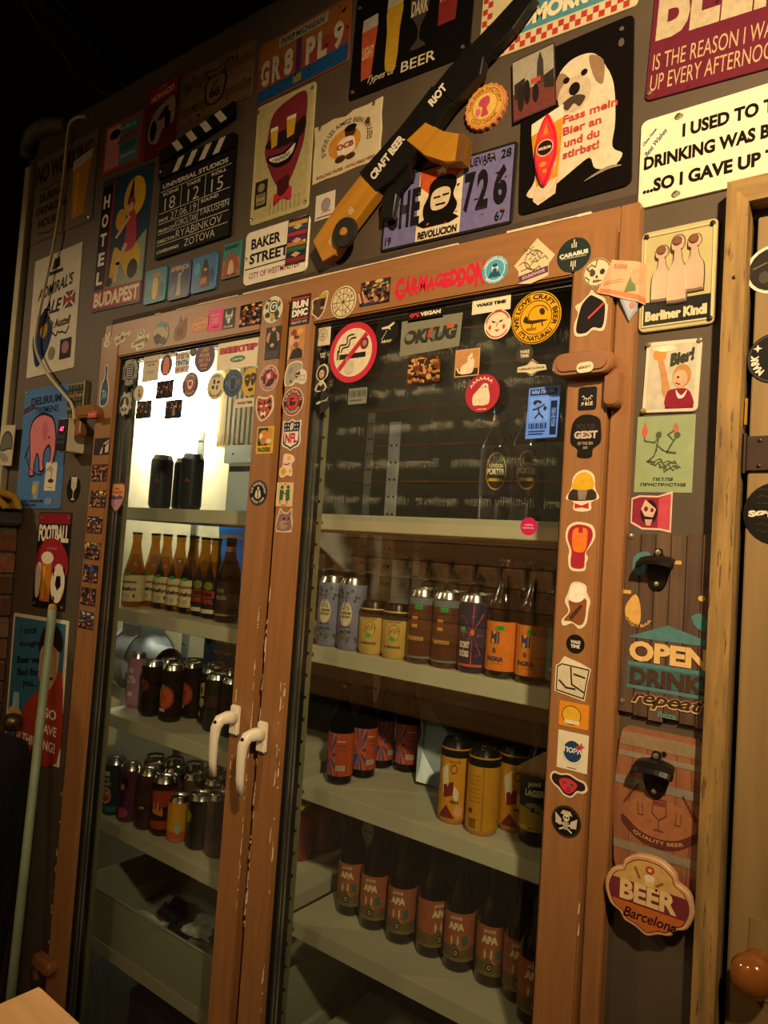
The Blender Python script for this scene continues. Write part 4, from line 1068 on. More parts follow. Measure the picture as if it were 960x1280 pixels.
# ---- right glass
gst('small cream square card with ornate frame, corner of the dark glass', (-1.0673,2.0610,0.0439,0.0494), 'rect', '#d3c8a6', [('o', 0, 0, .55, .62, '#7a7458', {'k': .9}), ('o', 0, 0, .4, .43, '#7a7458', {'k': .9}), ('t', 'ALE', 0, .1, .5, .2, '#6a5a48'), ('t', 'BAR', 0, -.16, .5, .2, '#6a5a48')])
gst('tiny black round two-word sticker beside the no-smoking sign', (-1.0640,2.0146,0.0286,0.0286), 'disc', '#15140f', [('t', 'WAKE', 0, .2, 1.2, .36, '#cfc8b0', {'bold': .05}), ('t', 'TIME', 0, -.25, 1.0, .36, '#cfc8b0', {'bold': .05})])
gst('die-cut sticker of a dark-haired woman bust', (-1.0627,1.9633,0.0379,0.0633), cut([(-.85, -.9), (.3, -1), (.85, -.75), (.7, -.45), (.35, -.2), (.9, .1), (.95, .6), (.5, .95), (-.1, .95), (-.6, .75), (-.9, .3), (-.7, -.05), (-.3, -.25), (-.8, -.55)]), '#c9bfa0', [('p', cut([(-.7, .25), (-.5, .65), (0, .85), (.5, .8), (.78, .5), (.72, .12), (.3, -.1), (-.3, -.12)]), '#2b251e'), ('e', 0, .28, .4, .3, '#c9b48c'), ('e', -.16, .32, .1, .04, '#2b251e'), ('e', .18, .32, .1, .04, '#2b251e'), ('l', [(-.12, .12), (.12, .12)], .05, '#7a3a30'), ('p', [(-.65, -.85), (.3, -.92), (.7, -.72), (.4, -.4), (0, -.6), (-.4, -.42)], '#2b251e')])
gst('tiny dark tag sticker left of the no-smoking sign', (-1.0333,1.9491,0.0139,0.0196), 'rect', '#201c18', [('r', -.4, .1, .4, .5, '#8a4a40'), ('r', -.4, -.5, .4, -.3, '#8a8270')])
gst('black oval sticker with a pale fish skeleton', (-1.0576,1.9092,0.0498,0.0498), 'disc', '#12110d', [('e', -.35, -.05, .3, .13, '#bdb69c', {'rot': 15}), ('l', [(-.2, 0), (.55, .15)], .06, '#bdb69c'), ('l', [(.55, .15), (.75, .35)], .07, '#bdb69c'), ('t', 'c o S', .4, .1, .6, .2, '#bdb69c')])
gst('large round no-smoking sign with red ring and bar', (-0.9777,2.0113,0.1315,0.1315), 'disc', '#c4203e', [('e', 0, 0, .80, .80, '#dfd0b0', {'n': 40}), ('r', -.52, -.2, .55, -.03, K_), ('r', -.66, -.2, -.6, .12, K_), ('r', -.56, -.2, -.52, -.03, K_), ('l', spline([(-.62, .0, 0), (-.6, .25, 0), (-.3, .32, 0), (-.25, .55, 0), (.05, .62, 0)], 5) and [(p[0], p[1]) for p in spline([(-.58, .05, 0), (-.55, .28, 0), (-.28, .3, 0), (-.24, .55, 0), (.02, .6, 0)], 5)], .05, K_), ('l', [(p[0], p[1]) for p in spline([(-.48, .05, 0), (-.42, .18, 0), (-.18, .22, 0), (-.12, .45, 0), (.1, .48, 0)], 5)], .05, K_), ('p', [(-.62, -.48), (-.5, -.6), (.62, .5), (.5, .62)], '#c4203e'), ('e', .48, .25, .17, .2, '#6a2a30'), ('e', .48, .25, .09, .1, '#b07a6a'), ('p', cut([(-.25, -.65), (.0, -.7), (.1, -.45), (.0, -.25), (-.2, -.3), (-.3, -.45)]), '#c9bda4'), ('l', [(-.2, -.3), (-.22, -.15)], .05, '#a89c84')])
gst('black round sticker with a dotted plane trail', (-0.8885,2.0442,0.0601,0.0601), 'disc', '#11100d', [('p', [(-.5, .35), (.1, .42), (.55, .65), (.6, .5), (.25, .3), (.3, .1), (.1, .22), (-.45, .22)], '#d8cfb2')] + [('e', -.05 - .09 * k, .05 - .13 * k, .05, .05, '#d8cfb2', {'n': 6, 'up': 0}) for k in range(5)] + [('t', 'ARAIV', 0, -.65, .9, .2, '#d8cfb2', {'bold': .04})])
gst('black strip reading 0%VEGAN in red and white', (-0.7951,2.0694,0.0841,0.0271), 'rect', '#17120f', [('t', '0%', -.62, 0, .55, .62, '#d8304c', {'bold': .05}), ('t', 'VEGAN', .28, 0, 1.15, .62, '#e8dcc0', {'bold': .05})])
gst('grey translucent label with graffiti lettering', (-0.7803,2.0246,0.1434,0.0731), [(-1, -1), (.95, -.85), (1, .95), (-1, .98)], '#7b7b6a', [('t', 'OKKUG', 0, .0, 1.75, .8, '#35352c', {'bold': .07, 'shear': .2}), ('p', [(-.05, .3), (.1, .45), (.08, -.2), (-.1, -.1)], '#a84a40'), ('p', [(.02, .1), (.14, .2), (.12, -.4)], '#4a7a5a'), ('p', [(.5, .5), (.8, .45), (.75, .2), (.55, .2)], '#b0603a'), ('e', -.75, .05, .08, .2, '#7b7b6a'), ('e', .35, -.05, .06, .1, '#4a6a7a')])
gst('white two-word strip at the head of the dark glass', (-0.6479,2.0670,0.0807,0.0323), 'rect', '#e0d3b4', [('t', 'WAKE TIME', 0, 0, 1.55, .42, '#1f1a14', {'bold': .07})])
gst('round white sticker with a red-lined face mask', (-0.6318,2.0253,0.0553,0.0553), 'disc', '#dccfb0', [('o', 0, 0, .82, .94, '#c4443c', {'a0': 20, 'a1': 170}), ('o', 0, 0, .82, .9, '#c4443c', {'a0': 200, 'a1': 330}), ('e', -.3, .2, .16, .06, '#5a4a3a', {'rot': -20}), ('e', .25, .2, .16, .06, '#5a4a3a', {'rot': 20}), ('p', [(-.2, -.35), (.2, -.35), (0, -.5)], '#c4443c'), ('l', [(0, .1), (-.06, -.15)], .05, '#5a4a3a'), ('e', -.55, -.15, .1, .15, '#c4443c'), ('e', .5, -.2, .1, .15, '#c4443c')])
gst('large yellow round sticker reading WE LOVE CRAFT BEER', (-0.5552,2.0272,0.0959,0.0959), 'disc', '#d8a01c', [('o', 0, 0, .93, .97, '#4a3408'), ('o', 0, 0, .62, .65, '#4a3408'), ('a', 'WE LOVE CRAFT BEER', .79, .2, 235, '#2f2208', {'bold': .03}), ('a', "IT'S NATURAL!", .79, .2, 105, '#2f2208', False, {'bold': .03}), ('p', cut([(-.5, -.1), (-.2, -.22), (.2, -.2), (.5, -.15), (.2, -.1), (-.2, -.08), (-.4, .1)]), '#3a2a08'), ('e', .25, .2, .1, .14, '#3a2a08', {'rot': 30}), ('o', .1, .05, .38, .42, '#8a6410', {'a0': 20, 'a1': 200}), ('l', [(-.1, -.2), (-.15, -.36)], .04, '#3a2a08'), ('l', [(.25, -.18), (.3, -.34)], .04, '#3a2a08'), ('t', 'BEERS', -.15, -.42, .4, .1, '#8a6410')])
gst('dark grey round two-word sticker under the yellow one', (-0.5731,1.9638,0.0341,0.0341), 'disc', '#3d3830', [('t', 'WAKE', 0, .2, 1.1, .36, '#cfc4a6', {'bold': .05}), ('t', 'TIME', 0, -.25, 1.0, .36, '#cfc4a6', {'bold': .05})])
gst('cream badge with a peak and Cyrillic words under grey dot', (-0.5574,1.9367,0.0572,0.0313), [(-1, -.4), (-.5, -.45), (0, -1), (.5, -.45), (1, -.4), (.9, .2), (.5, .3), (0, 1), (-.5, .3), (-.98, .2)], '#cbbf9c', [('t', 'ГОРНЫЙ ПАТРУЛЬ', 0, -.08, 1.75, .3, '#3a3424', {'bold': .04}), ('l', [(-.4, .35), (0, .85), (.4, .35)], .08, '#3a3424'), ('l', [(-.4, -.5), (0, -.85), (.4, -.5)], .08, '#3a3424')])
gst('warm crowd photo on the dark glass below the graffiti label', (-0.7902,1.9557,0.0780,0.0551), 'rect', '#2a1c12', crowd(70, '#3a2616', glow=('#a8702c', '#c89a4a'), skin=('#c9965c', '#b0793f', '#8a5a30'), cloth=('#3a2412', '#2a1a12', '#6a3a1c', '#5a2a1c'), rows=3, n=8), clip=True, m=PAPER, cat='photo', name='photo_sticker')
gst('photo sticker of a pale sitting dog', (-0.6920,1.9593,0.0533,0.0528), 'rect', '#c99a66', [('r', -.92, -.92, .92, .92, '#c08a58'), ('r', -.92, -.92, .92, -.45, '#3a2a1c'), ('p', cut([(-.55, -.75), (-.4, -.2), (0, .0), (.05, .4), (.2, .55), (.4, .7), (.45, .3), (.6, .1), (.5, -.7), (0, -.82)]), '#dfd0b0'), ('e', .33, .28, .04, .05, '#2a1c12'), ('l', [(-.6, -.7), (-.8, -.4)], .12, '#dfd0b0')], m=PAPER, cat='photo', name='photo_sticker')
gst('round red sticker of a howling pale seal under AAAAAA', (-0.6551,1.8980,0.0723,0.0723), 'disc', '#a82c3c', [('a', 'AAAAAAA', .78, .17, 115, '#dfd0b2', {'bold': .03, 'mid': 100}), ('p', cut([(-.5, -.6), (-.55, -.15), (-.35, .1), (-.15, .3), (.05, .5), (.3, .45), (.35, .2), (.45, -.2), (.4, -.55), (.1, -.65), (-.2, -.62)]), '#e0d2b4'), ('e', .18, .32, .06, .05, '#6a2a2a'), ('e', .02, .3, .03, .03, '#4a2a24'), ('l', [(-.1, -.5), (-.1, -.3)], .03, '#a08a70'), ('r', -.25, -.86, .3, -.82, '#dfd0b2')])
gst('faint barcode label on the dark glass', (-0.9560,1.9151,0.0501,0.0345), 'rect', '#75796a', [('r', -.9 + .2 * k, -.1, -.82 + .2 * k + .05 * (k % 3), .7, '#4a4f48', {'up': 0}) for k in range(9)] + [('r', -.8, -.6, .5, -.45, '#4a4f48')])
gst('blue ticket sticker with a running figure and barcode', (-0.5318,1.8543,0.0618,0.0942), [(-1, -.98), (.92, -.95), (1, .98), (-.92, .95)], '#5a8cf5', [('r', -.82, .66, .82, .9, '#1e2c50'), ('t', 'МЫ ПИЛИ,', 0, .78, 1.45, .18, '#86a8e8', {'bold': .05}), ('r', -.82, -.32, .35, .58, '#6f9dff'), ('r', .48, -.85, .86, .42, '#16203c'), ('t', 'ПОКА НЕ УПАЛИ', .67, -.2, 1.1, .16, '#6f9dff', {'rot': -90, 'asp': .62, 'bold': .03}), ('e', -.35, .38, .26, .1, '#1e2c50'), ('e', -.3, .28, .14, .1, '#6a8ed8'), ('l', [(-.3, .2), (-.2, -.02), (-.45, -.2)], .07, '#1e2c50'), ('l', [(-.2, -.02), (.05, -.2)], .07, '#1e2c50'), ('l', [(-.6, .12), (-.28, .15), (.1, .3)], .05, '#1e2c50'), ('e', .15, .15, .1, .08, '#1e2c50')] + [('r', -.8 + .14 * k, -.6, -.74 + .14 * k + .03 * (k % 2), -.4, '#1e2c50', {'up': 0}) for k in range(8)] + [('r', -.8, -.72, .2, -.68, '#2f4a8a'), ('r', -.8, -.82, .1, -.78, '#2f4a8a')])
gst('pink round sticker over the shelf edge under the porter bottles', (-0.5461,1.6528,0.0317,0.0317), 'disc', '#b81e5a', [('t', 'можно', 0, .15, 1.0, .22, '#e8b8c8'), ('t', 'принимать', 0, -.2, 1.4, .2, '#e8b8c8')])
# sticker on the hinge cover at left
_hx, _hz, _hw, _hh = -1.8982,1.9222,0.0455,0.0187
sheet('sticker', 'tiny red label on the hinge cover by the plaid tin', STK, (_hx, _hz, _hw, _hh), 'rect', '#c8503c', [('t', 'IMPORT', 0, 0, 1.6, .6, '#e8b8a4')], y=-0.0668, group=ST)

# ================================================================== tin signs and other wall pieces
def sign(name, label, cat, geo, ol, base, ops, t=0.003, holes=(), scr=None, **k):
    k.setdefault('m', TIN)
    k.setdefault('group', 'signs on the taupe wall')
    o = sheet(name, label, cat, geo, ol, base, ops, y=k.pop('y', YW), t=t, cham=min(0.0012, t * .4), rough=k.pop('rough', .35), **k)
    for u, v in holes:
        screw(o, u * geo[2] / 2, v * geo[3] / 2, t + 0.002, 0.0045, scr)
    return o


C4 = ((-.92, .9), (.92, .9), (.92, -.9), (-.92, -.9))
r9 = random.Random(9)


def wear(seed, n, cols, x0=-.97, x1=.97, z0=-.97, z1=.97, s=.05):
    r = random.Random(seed)
    out = []
    for k in range(n):
        x, z, a, b = r.uniform(x0, x1), r.uniform(z0, z1), r.uniform(.2, 1) * s, r.uniform(.2, 1) * s
        out.append(('p', [(max(-.99, x - a), z - b * .3), (x, max(-.99, z - b)), (min(.99, x + a * .9), z + b * .2), (x + a * .1, min(.99, z + b))], r.choice(cols), {'up': 0}))
    return out


sign('tin_sign', 'grey-brown tin sign NO WORKING with a beer glass, near trunking', 'sign', (-2.3043,2.7160,0.3891,0.2999,0.0109), 0.008, '#6a6055', [('r', -.96, -.95, .96, .95, '#75695c'), ('t', 'NO WORKING', -.05, .62, 1.8, .46, '#211c19', {'bold': .04}), ('t', 'DURING', -.38, .02, .8, .2, '#2b2421', {'bold': .04}), ('t', 'DRINKING', -.36, -.28, 1.0, .2, '#2b2421', {'bold': .04}), ('t', 'HOURS', -.4, -.58, .72, .2, '#2b2421', {'bold': .04}), ('l', [(-.75, .25), (-.5, .2), (-.3, .28), (-.05, .2)], .03, '#3a322c'), ('l', [(-.75, -.8), (-.4, -.86), (-.05, -.8)], .03, '#3a322c'), ('p', [(.3, .3), (.85, .42), (.72, -.78), (.36, -.82)], '#b8862a'), ('p', [(.28, .3), (.87, .42), (.88, .62), (.3, .52)], '#b9bdb0'), ('p', [(.4, .2), (.5, .2), (.48, -.7), (.42, -.7)], '#cda04a')], holes=((-.9, .9), (.9, -.92)))
sign('tin_sign', "white tin sign with script lettering and union flag behind the cable", 'sign', (-2.2939,2.2980,0.2971,0.4094,0.0298), 0.004, '#cdc8b8', [('p', [(-.2, .72), (.15, .74), (.12, .9), (-.12, .9)], '#2b2a26'), ('r', -.3, .64, .28, .7, '#2b2a26'), ('t', "ADMIRAL'S", 0, .42, 1.5, .2, '#23232a', {'bold': .03, 'shear': .3, 'rot': 4}), ('t', 'ALE', -.05, .1, .75, .22, '#23232a', {'bold': .03, 'shear': .3}), ('r', .4, .0, .86, .26, '#28305e'), ('l', [(.4, 0), (.86, .26)], .05, '#d8d4c8'), ('l', [(.4, .26), (.86, 0)], .05, '#d8d4c8'), ('r', .59, 0, .67, .26, '#b0343c'), ('r', .4, .1, .86, .16, '#b0343c'), ('t', 'St Austell', .3, -.2, .9, .14, '#2b2a2a', {'shear': .3}), ('p', cut([(-.8, -.3), (-.35, -.05), (.0, -.25), (-.15, -.6), (-.55, -.85), (-.75, -.6)]), '#26366a'), ('e', -.35, -.25, .16, .14, '#a8883c'), ('p', [(-.65, -.25), (-.1, -.1), (-.35, .12), (-.55, .0)], '#1f2230'), ('e', .05, -.68, .14, .11, '#8a8470'), ('r', .4, -.82, .85, -.5, '#3a2c30'), ('e', .62, -.64, .14, .1, '#a8788a'), scribble(r9, .3, -.36, .8, .12, '#3a2a2a', 9, .025)])
sign('tin_sign', 'blue tin sign of a pink elephant', 'sign', (-2.2903,1.8489,0.2826,0.4019,0.0162), 0.008, '#4d77b0', [('t', 'DELIRIUM', .02, .78, 1.35, .13, '#22304c', {'bold': .04}), ('t', 'TREMENS', .08, .62, 1.05, .11, '#22304c', {'bold': .02}), ('p', cut([(-.57, .05), (-.62, .28), (-.48, .48), (-.12, .57), (.2, .54), (.45, .45), (.6, .22), (.63, -.05), (.57, -.26), (.46, -.4), (.3, -.42), (.22, -.34), (.34, -.28), (.4, -.1), (.3, .0), (.16, -.08), (.13, -.25), (.2, -.38), (-.03, -.4), (-.1, -.2), (-.2, -.12), (-.27, -.28), (-.23, -.46), (-.5, -.46), (-.5, -.2)]), '#22222c'), ('p', cut([(-.53, .05), (-.57, .27), (-.45, .45), (-.12, .53), (.19, .5), (.42, .42), (.56, .2), (.59, -.05), (.53, -.24), (.44, -.36), (.31, -.38), (.27, -.34), (.38, -.28), (.44, -.08), (.31, .04), (.12, -.06), (.09, -.25), (.14, -.35), (-.0, -.37), (-.06, -.18), (-.2, -.08), (-.31, -.28), (-.28, -.43), (-.46, -.43), (-.46, -.2)]), '#d8828c'), ('e', .1, .25, .12, .16, '#c86c7a', {'rot': 20}), ('e', .3, .15, .03, .025, '#22222c'), ('l', [(-.58, .05), (-.75, -.15)], .03, '#22222c'), ('a', 'Voted as best beer in the world', .72, .06, 140, '#22304c', False, {'z': .1, 'k': .75}), ('p', [(-.3, -.55), (.05, -.55), (.0, -.85), (-.2, -.85)], '#8aa0b8'), ('e', -.18, -.68, .1, .08, '#c9b83a'), ('t', 'JEDEN DELIRIUM', -.3, -.88, 1.1, .05, '#22304c'), ('t', 'CAFE BAR', -.35, -.94, .6, .04, '#22304c'), ('e', .5, -.88, .18, .06, '#7d93b8')], holes=((-.9, .95),))
sheet('card', 'small white card with a black splash on the blue elephant sign', 'card', (-2.2170,1.7527,0.0692,0.0912,-0.0068), 'rect', '#d6d2bc', [('e', .1, -.3, .5, .15, '#2a2a26'), ('l', [(.1, -.3), (.15, .35)], .1, '#4a4a40'), ('e', .0, .5, .4, .2, '#a8a690'), ('r', -.4, -.8, .5, -.75, '#8a8874')], y=-0.0032, m=PAPER)
sheet('card', 'dark wooden tag stuck on the blue elephant sign', 'card', (-2.3934,1.9825,0.0750,0.0384), [(-1, -.9), (.9, -.1), (1, .9), (-.9, -.0)], '#3a2c28', [('l', [(-.6, -.4), (.6, .3)], .12, '#7a4438')], y=-0.0032, m=PAPER)
sign('tin_coaster', 'square green plaid tin beside the thermostat', 'tin', (-2.0923,2.0018,0.0987,0.0934,0.0081), 0.002, '#5d6048', [('r', -.9 + .36 * k, -.95, -.74 + .36 * k, .95, ('#33402c', '#2e2c26')[k % 2], {'up': 0}) for k in range(6)] + [('r', -.95, -.85 + .4 * k, .95, -.7 + .4 * k, ('#8a8660', '#2f3a28')[k % 2]) for k in range(5)] + [('s', -.1, .1, .28, '#b0483c'), ('r', .86, -.95, .97, .95, '#b9ad84')], t=0.012)
sign('sticker', 'black oval sticker of a white wine glass', 'sticker', (-2.0803,1.7132,0.0777,0.0841), 'disc', '#14120f', [('p', [(-.4, .9), (.45, .9), (.4, .1), (.1, -.15), (.08, -.6), (.3, -.8), (-.3, -.8), (-.02, -.6), (-.02, -.15), (-.35, .1)], '#cfc8b4'), ('l', [(-.25, .6), (.25, .2)], .05, '#8a8474'), ('l', [(-.25, .35), (.15, .05)], .05, '#8a8474')], t=0.0008)
sign('tin_sign', 'red tin sign FOOTBALL with beer mug and ball', 'sign', (-2.1675,1.4878,0.1935,0.3031,0.0152), 0.006, '#181412', [('r', -.96, .76, .96, .98, '#8c2430'), ('t', 'FOOTBALL', 0, .56, 1.85, .36, '#e6dcc6', {'bold': .05}), ('p', cut([(-.95, .1), (-.5, .4), (.0, .46), (.5, .38), (.95, .1), (.95, -.3), (.0, -.5), (-.95, -.3)]), '#9c2632'), ('p', [(-.55, -.05), (.05, -.05), (.05, -.85), (-.55, -.85)], '#c97a24'), ('p', [(-.45, -.12), (-.32, -.12), (-.32, -.8), (-.45, -.8)], '#e0a040'), ('e', -.25, .05, .38, .13, '#e8dfca'), ('p', cut([(-.9, -.15), (-.6, -.1), (-.6, -.7), (-.85, -.75)]), '#d8cbb4'), ('e', .5, -.45, .42, .4, '#e8dfca', {'n': 28}), ('p', [(.4, -.3), (.65, -.3), (.7, -.5), (.5, -.6), (.35, -.48)], K_), ('p', [(.75, -.15), (.9, -.3), (.85, -.1)], K_), ('p', [(.2, -.7), (.4, -.75), (.35, -.84)], K_), ('p', [(.8, -.65), (.9, -.5), (.75, -.8)], K_), ('p', [(.15, -.2), (.3, -.12), (.2, -.35)], K_), ('t', 'LOVE THE GAME', 0, .25, .6, .05, '#c98a80')], holes=((-.85, .88), (.85, .88), (.85, -.92), (-.85, -.92)))
sign('tin_sign', 'blue comic tin sign about beer behind the green pole', 'sign', (-2.1988,1.0916,0.3353,0.4332,0.0316), 0.004, '#d8cfb8', [('r', -.93, -.95, .93, .95, '#2f6a86')] + [('t', s, x, z, w * 1.15, .11, '#0c1016', {'shear': .3, 'rot': 12, 'asp': .42, 'bold': .03}) for s, x, z, w in (('I once', -.4, .78, .55), ('thought', -.3, .58, .7), ('Beer was', -.28, .36, .85), ('Bad for', -.3, .18, .75), ('you...', -.2, .0, .5))] + [('p', cut([(-.5, -.95), (-.4, -.4), (.1, -.05), (.5, .1), (.93, .25), (.93, -.95)]), '#a83a28'), ('p', cut([(.1, .3), (.2, .75), (.5, .8), (.75, .65), (.75, .25), (.5, .0), (.2, .05)]), '#c99a6a'), ('p', cut([(.05, .5), (.15, .82), (.55, .92), (.85, .75), (.8, .55), (.4, .68), (.2, .6)]), '#2a1a14'), ('l', [(.3, .45), (.5, .42)], .04, '#2a1a14'), ('l', [(.35, .15), (.6, .17)], .04, '#6a2a20'), ('p', [(-.75, -.15), (-.55, -.15), (-.5, -.5), (-.8, -.5)], '#9ac0c8'), ('p', cut([(-.88, -.4), (-.45, -.4), (-.4, -.65), (-.85, -.68)]), '#d8b060'), ('t', 'SO', .62, -.32, .42, .14, W_, {'bold': .03}), ('t', 'I GAVE', .5, -.54, .75, .13, W_, {'bold': .02}), ('t', 'UP THINKING!', .1, -.76, 1.5, .14, W_, {'bold': .02})])
sign('tin_sign', 'HOTEL BUDAPEST tin sign with a woman on a yellow scooter', 'sign', (-1.9316,2.4669,0.2596,0.4167,-0.0207), 0.005, '#2a3550', [('r', -.5, -.68, .97, .97, '#24405c'), ('r', -.97, -.68, -.55, .9, '#14110f'), ('r', -.55, -.68, -.46, .95, '#8c2a2c')] + [('t', ch, -.77, .66 - .29 * k, .26, .2, W_, {'bold': .04, 'up': 0}) for k, ch in enumerate('HOTEL')] + [('e', .38, .58, .42, .3, '#d8ac2c'), ('p', [(.1, .5), (.3, .9), (.36, .5)], '#1a1f33'), ('e', -.1, .3, .2, .16, '#c9a02c'), ('p', [(-.5, -.68), (.97, -.68), (.97, .05), (.5, -.15), (-.1, -.4)], '#8f9a86'), ('p', cut([(-.35, -.55), (-.25, -.1), (.1, -.2), (.5, -.1), (.8, -.25), (.75, -.5), (.3, -.55), (.1, -.35), (-.2, -.5)]), '#cfae2a'), ('e', .55, -.48, .2, .14, '#1a1816'), ('e', -.35, -.6, .14, .07, '#1a1816'), ('p', cut([(.15, -.15), (.2, .3), (.3, .42), (.5, .3), (.6, -.1), (.35, -.2)]), '#b03a4c'), ('e', .3, .5, .12, .09, '#8f3a2c'), ('e', .3, .44, .08, .07, '#d8a888'), ('l', [(.2, -.1), (-.05, -.35), (-.1, -.6)], .07, '#d8a888', {'asp': .45}), ('l', [(.25, .3), (-.2, .05)], .05, '#d8a888', {'asp': .45}), ('r', -.97, -.97, .97, -.68, '#9c3038'), ('t', 'BUDAPEST', 0, -.83, 1.8, .22, '#ece0c4', {'bold': .04})], holes=())
sign('tin_sign', 'small red-framed tin sign of a woman with laundry', 'sign', (-1.9729,2.7762,0.2036,0.1568,-0.0115), 0.003, '#a03a44', [('r', -.86, -.86, .86, .86, '#4a8a98'), ('r', -.86, -.86, -.15, .86, '#c9a08a'), ('p', [(-.6, -.86), (-.1, -.86), (-.15, .0), (-.5, .1)], '#d88a9c'), ('e', -.35, .35, .22, .26, '#d8a888'), ('e', -.42, .5, .28, .2, '#1f1614'), ('t', 'LAUNDRY', .3, .2, 1.1, .3, '#a02c40', {'bold': .05, 'rot': 4}), ('t', 'today or', .3, .6, .8, .16, '#e0d8c0'), ('t', 'NAKED', .35, -.2, .8, .24, '#2f6a8c', {'bold': .05}), ('t', 'tomorrow', .35, -.55, .8, .16, '#e0d8c0')], holes=())
sign('tin_sign', 'small red tin sign of a vintage race car lettered MONACO', 'sign', (-1.7813,2.7931,0.1459,0.2205,0.0177), 0.003, '#5a1f20', [('r', -.95, .5, .95, .95, '#8f2c2a'), ('t', 'MONACO', 0, .68, 1.5, .18, '#d8b48c', {'bold': .06, 'rot': 3}), ('t', '1956', 0, .88, .5, .08, '#c98a6a'), ('p', cut([(-.8, -.4), (-.6, .15), (.1, .4), (.8, .45), (.85, -.2), (.2, -.3), (-.2, -.65)]), '#9c8f80'), ('e', -.45, -.25, .22, .28, '#1a1513'), ('e', .45, -.1, .2, .24, '#1a1513'), ('p', cut([(-.2, .0), (.2, .25), (.5, .25), (.2, .0)]), '#2a2220'), ('r', -.95, -.95, .95, -.72, '#6a2020')], holes=((.75, .92),))
sign('tin_sign', 'brown worn tin sign with a ROUTE shield', 'sign', (-1.5435,2.8103,0.2968,0.1525,-0.0089), 0.01, '#6a5438', [('r', -.97, -.95 + .32 * k, .97, -.66 + .32 * k, ('#6f5a3c', '#5d4a30', '#76603f')[k % 3], {'up': 0}) for k in range(6)] + wear(3, 40, ('#3a2c1c', '#2f2418', '#85704c'), s=.07) + [('p', cut([(0, -.7), (-.25, -.5), (-.3, .1), (-.2, .4), (-.38, .72), (0, .62), (.38, .85), (.22, .5), (.32, .15), (.25, -.45)], 3), '#2b2218'), ('p', cut([(0, -.62), (-.2, -.45), (-.25, .1), (-.16, .4), (-.3, .64), (0, .54), (.3, .75), (.17, .48), (.26, .15), (.2, -.4)], 3), '#7a6542'), ('t', 'ROUTE', 0, .38, .5, .16, '#2b2218', {'bold': .05}), ('t', 'US', 0, .12, .16, .16, '#2b2218', {'bold': .04}), ('t', '66', 0, -.22, .3, .4, '#2b2218', {'bold': .04})])
# licence plates
sign('licence_plate', 'orange and blue licence plate reading GR8PL9', 'licence plate', (-1.2226,2.7796,0.3046,0.1599,0.0342), 0.012, '#8a4a28', [('p', [(-.98, .0), (.98, .0), (.98, .95), (-.98, .95)], '#8f5a2a'), ('p', [(-.98, -.5), (.98, -.5), (.98, .15), (-.98, .15)], '#8a4036'), ('p', [(-.98, -.95), (.98, -.95), (.98, -.42), (.3, -.5), (-.98, -.55)], '#1f4f84'), ('r', -.52, .56, .55, .9, '#9a9384'), ('t', 'PURE MICHIGAN', 0, .73, .95, .2, '#3a3833', {'bold': .03, 'shear': .2}), ('r', -.12, -.55, .0, .55, '#4a2c50'), ('r', -.16, -.85, .02, -.6, '#8a7a34')] + [('t', ch, x, -.05, .2, .85, '#b9b2a0', {'bold': .05, 'up': 0}) for ch, x in zip('GR8PL9', (-.82, -.55, -.28, .2, .45, .78))] + wear(4, 34, ('#241a18', '#1a2030', '#3a2418'), s=.06))
sign('licence_plate', 'violet licence plate 726 with portrait on a red triangle flag', 'licence plate', (-0.7793,2.3062,0.3120,0.1600,-0.0157), 0.008, '#1f1d1c', [('r', -.96, -.93, .96, .93, '#6f6a9a'), ('r', -.42, -.93, .26, .93, '#d8c9a8'), ('p', [(-.42, .93), (.26, .93), (.22, .65), (-.08, -.02), (-.4, .5)], '#c2542c'), ('s', -.07, .8, .12, '#e8dcc0'), ('p', cut([(-.28, -.45), (-.33, -.1), (-.26, .2), (-.24, .5), (-.1, .66), (.1, .62), (.17, .4), (.13, .1), (.2, -.2), (.1, -.48), (-.1, -.52)]), '#15120f'), ('p', cut([(-.2, -.15), (-.2, .25), (-.05, .36), (.08, .25), (.06, -.1), (-.06, -.22)]), '#cdbc98'), ('l', [(-.16, .12), (-.08, .12)], .05, '#15120f'), ('l', [(-.02, .14), (.05, .14)], .05, '#15120f'), ('l', [(-.12, -.08), (-.0, -.08)], .05, '#15120f'), ('p', [(-.42, -.5), (-.25, -.35), (.1, -.35), (.24, -.52), (.1, -.62), (-.3, -.62)], '#15120f'), ('t', 'REVOLUCION', -.08, -.8, .6, .2, '#15120f', {'bold': .05})] + [('t', ch, x, .02, w, 1.0, '#1c1a1e', {'bold': .045, 'up': 0}) for ch, x, w in (('C', -.83, .19), ('H', -.63, .16), ('E', -.45, .14), ('7', .37, .16), ('2', .56, .17), ('6', .81, .19))] + [('t', 'CHE', -.62, .76, .24, .2, '#1c1a1e'), ('t', 'GUEVARA', .5, .76, .44, .22, '#1c1a1e'), ('t', '28', .86, .76, .14, .22, '#1c1a1e'), ('t', '19', -.87, -.75, .1, .22, '#1c1a1e'), ('t', '67', .83, -.75, .14, .24, '#1c1a1e'), ('t', '19', -.86, .78, .1, .2, '#1c1a1e')] + wear(6, 26, ('#241f1e', '#3a2a24', '#a04a34'), s=.045), holes=((-.62, .86), (.66, .8)), t=0.004)
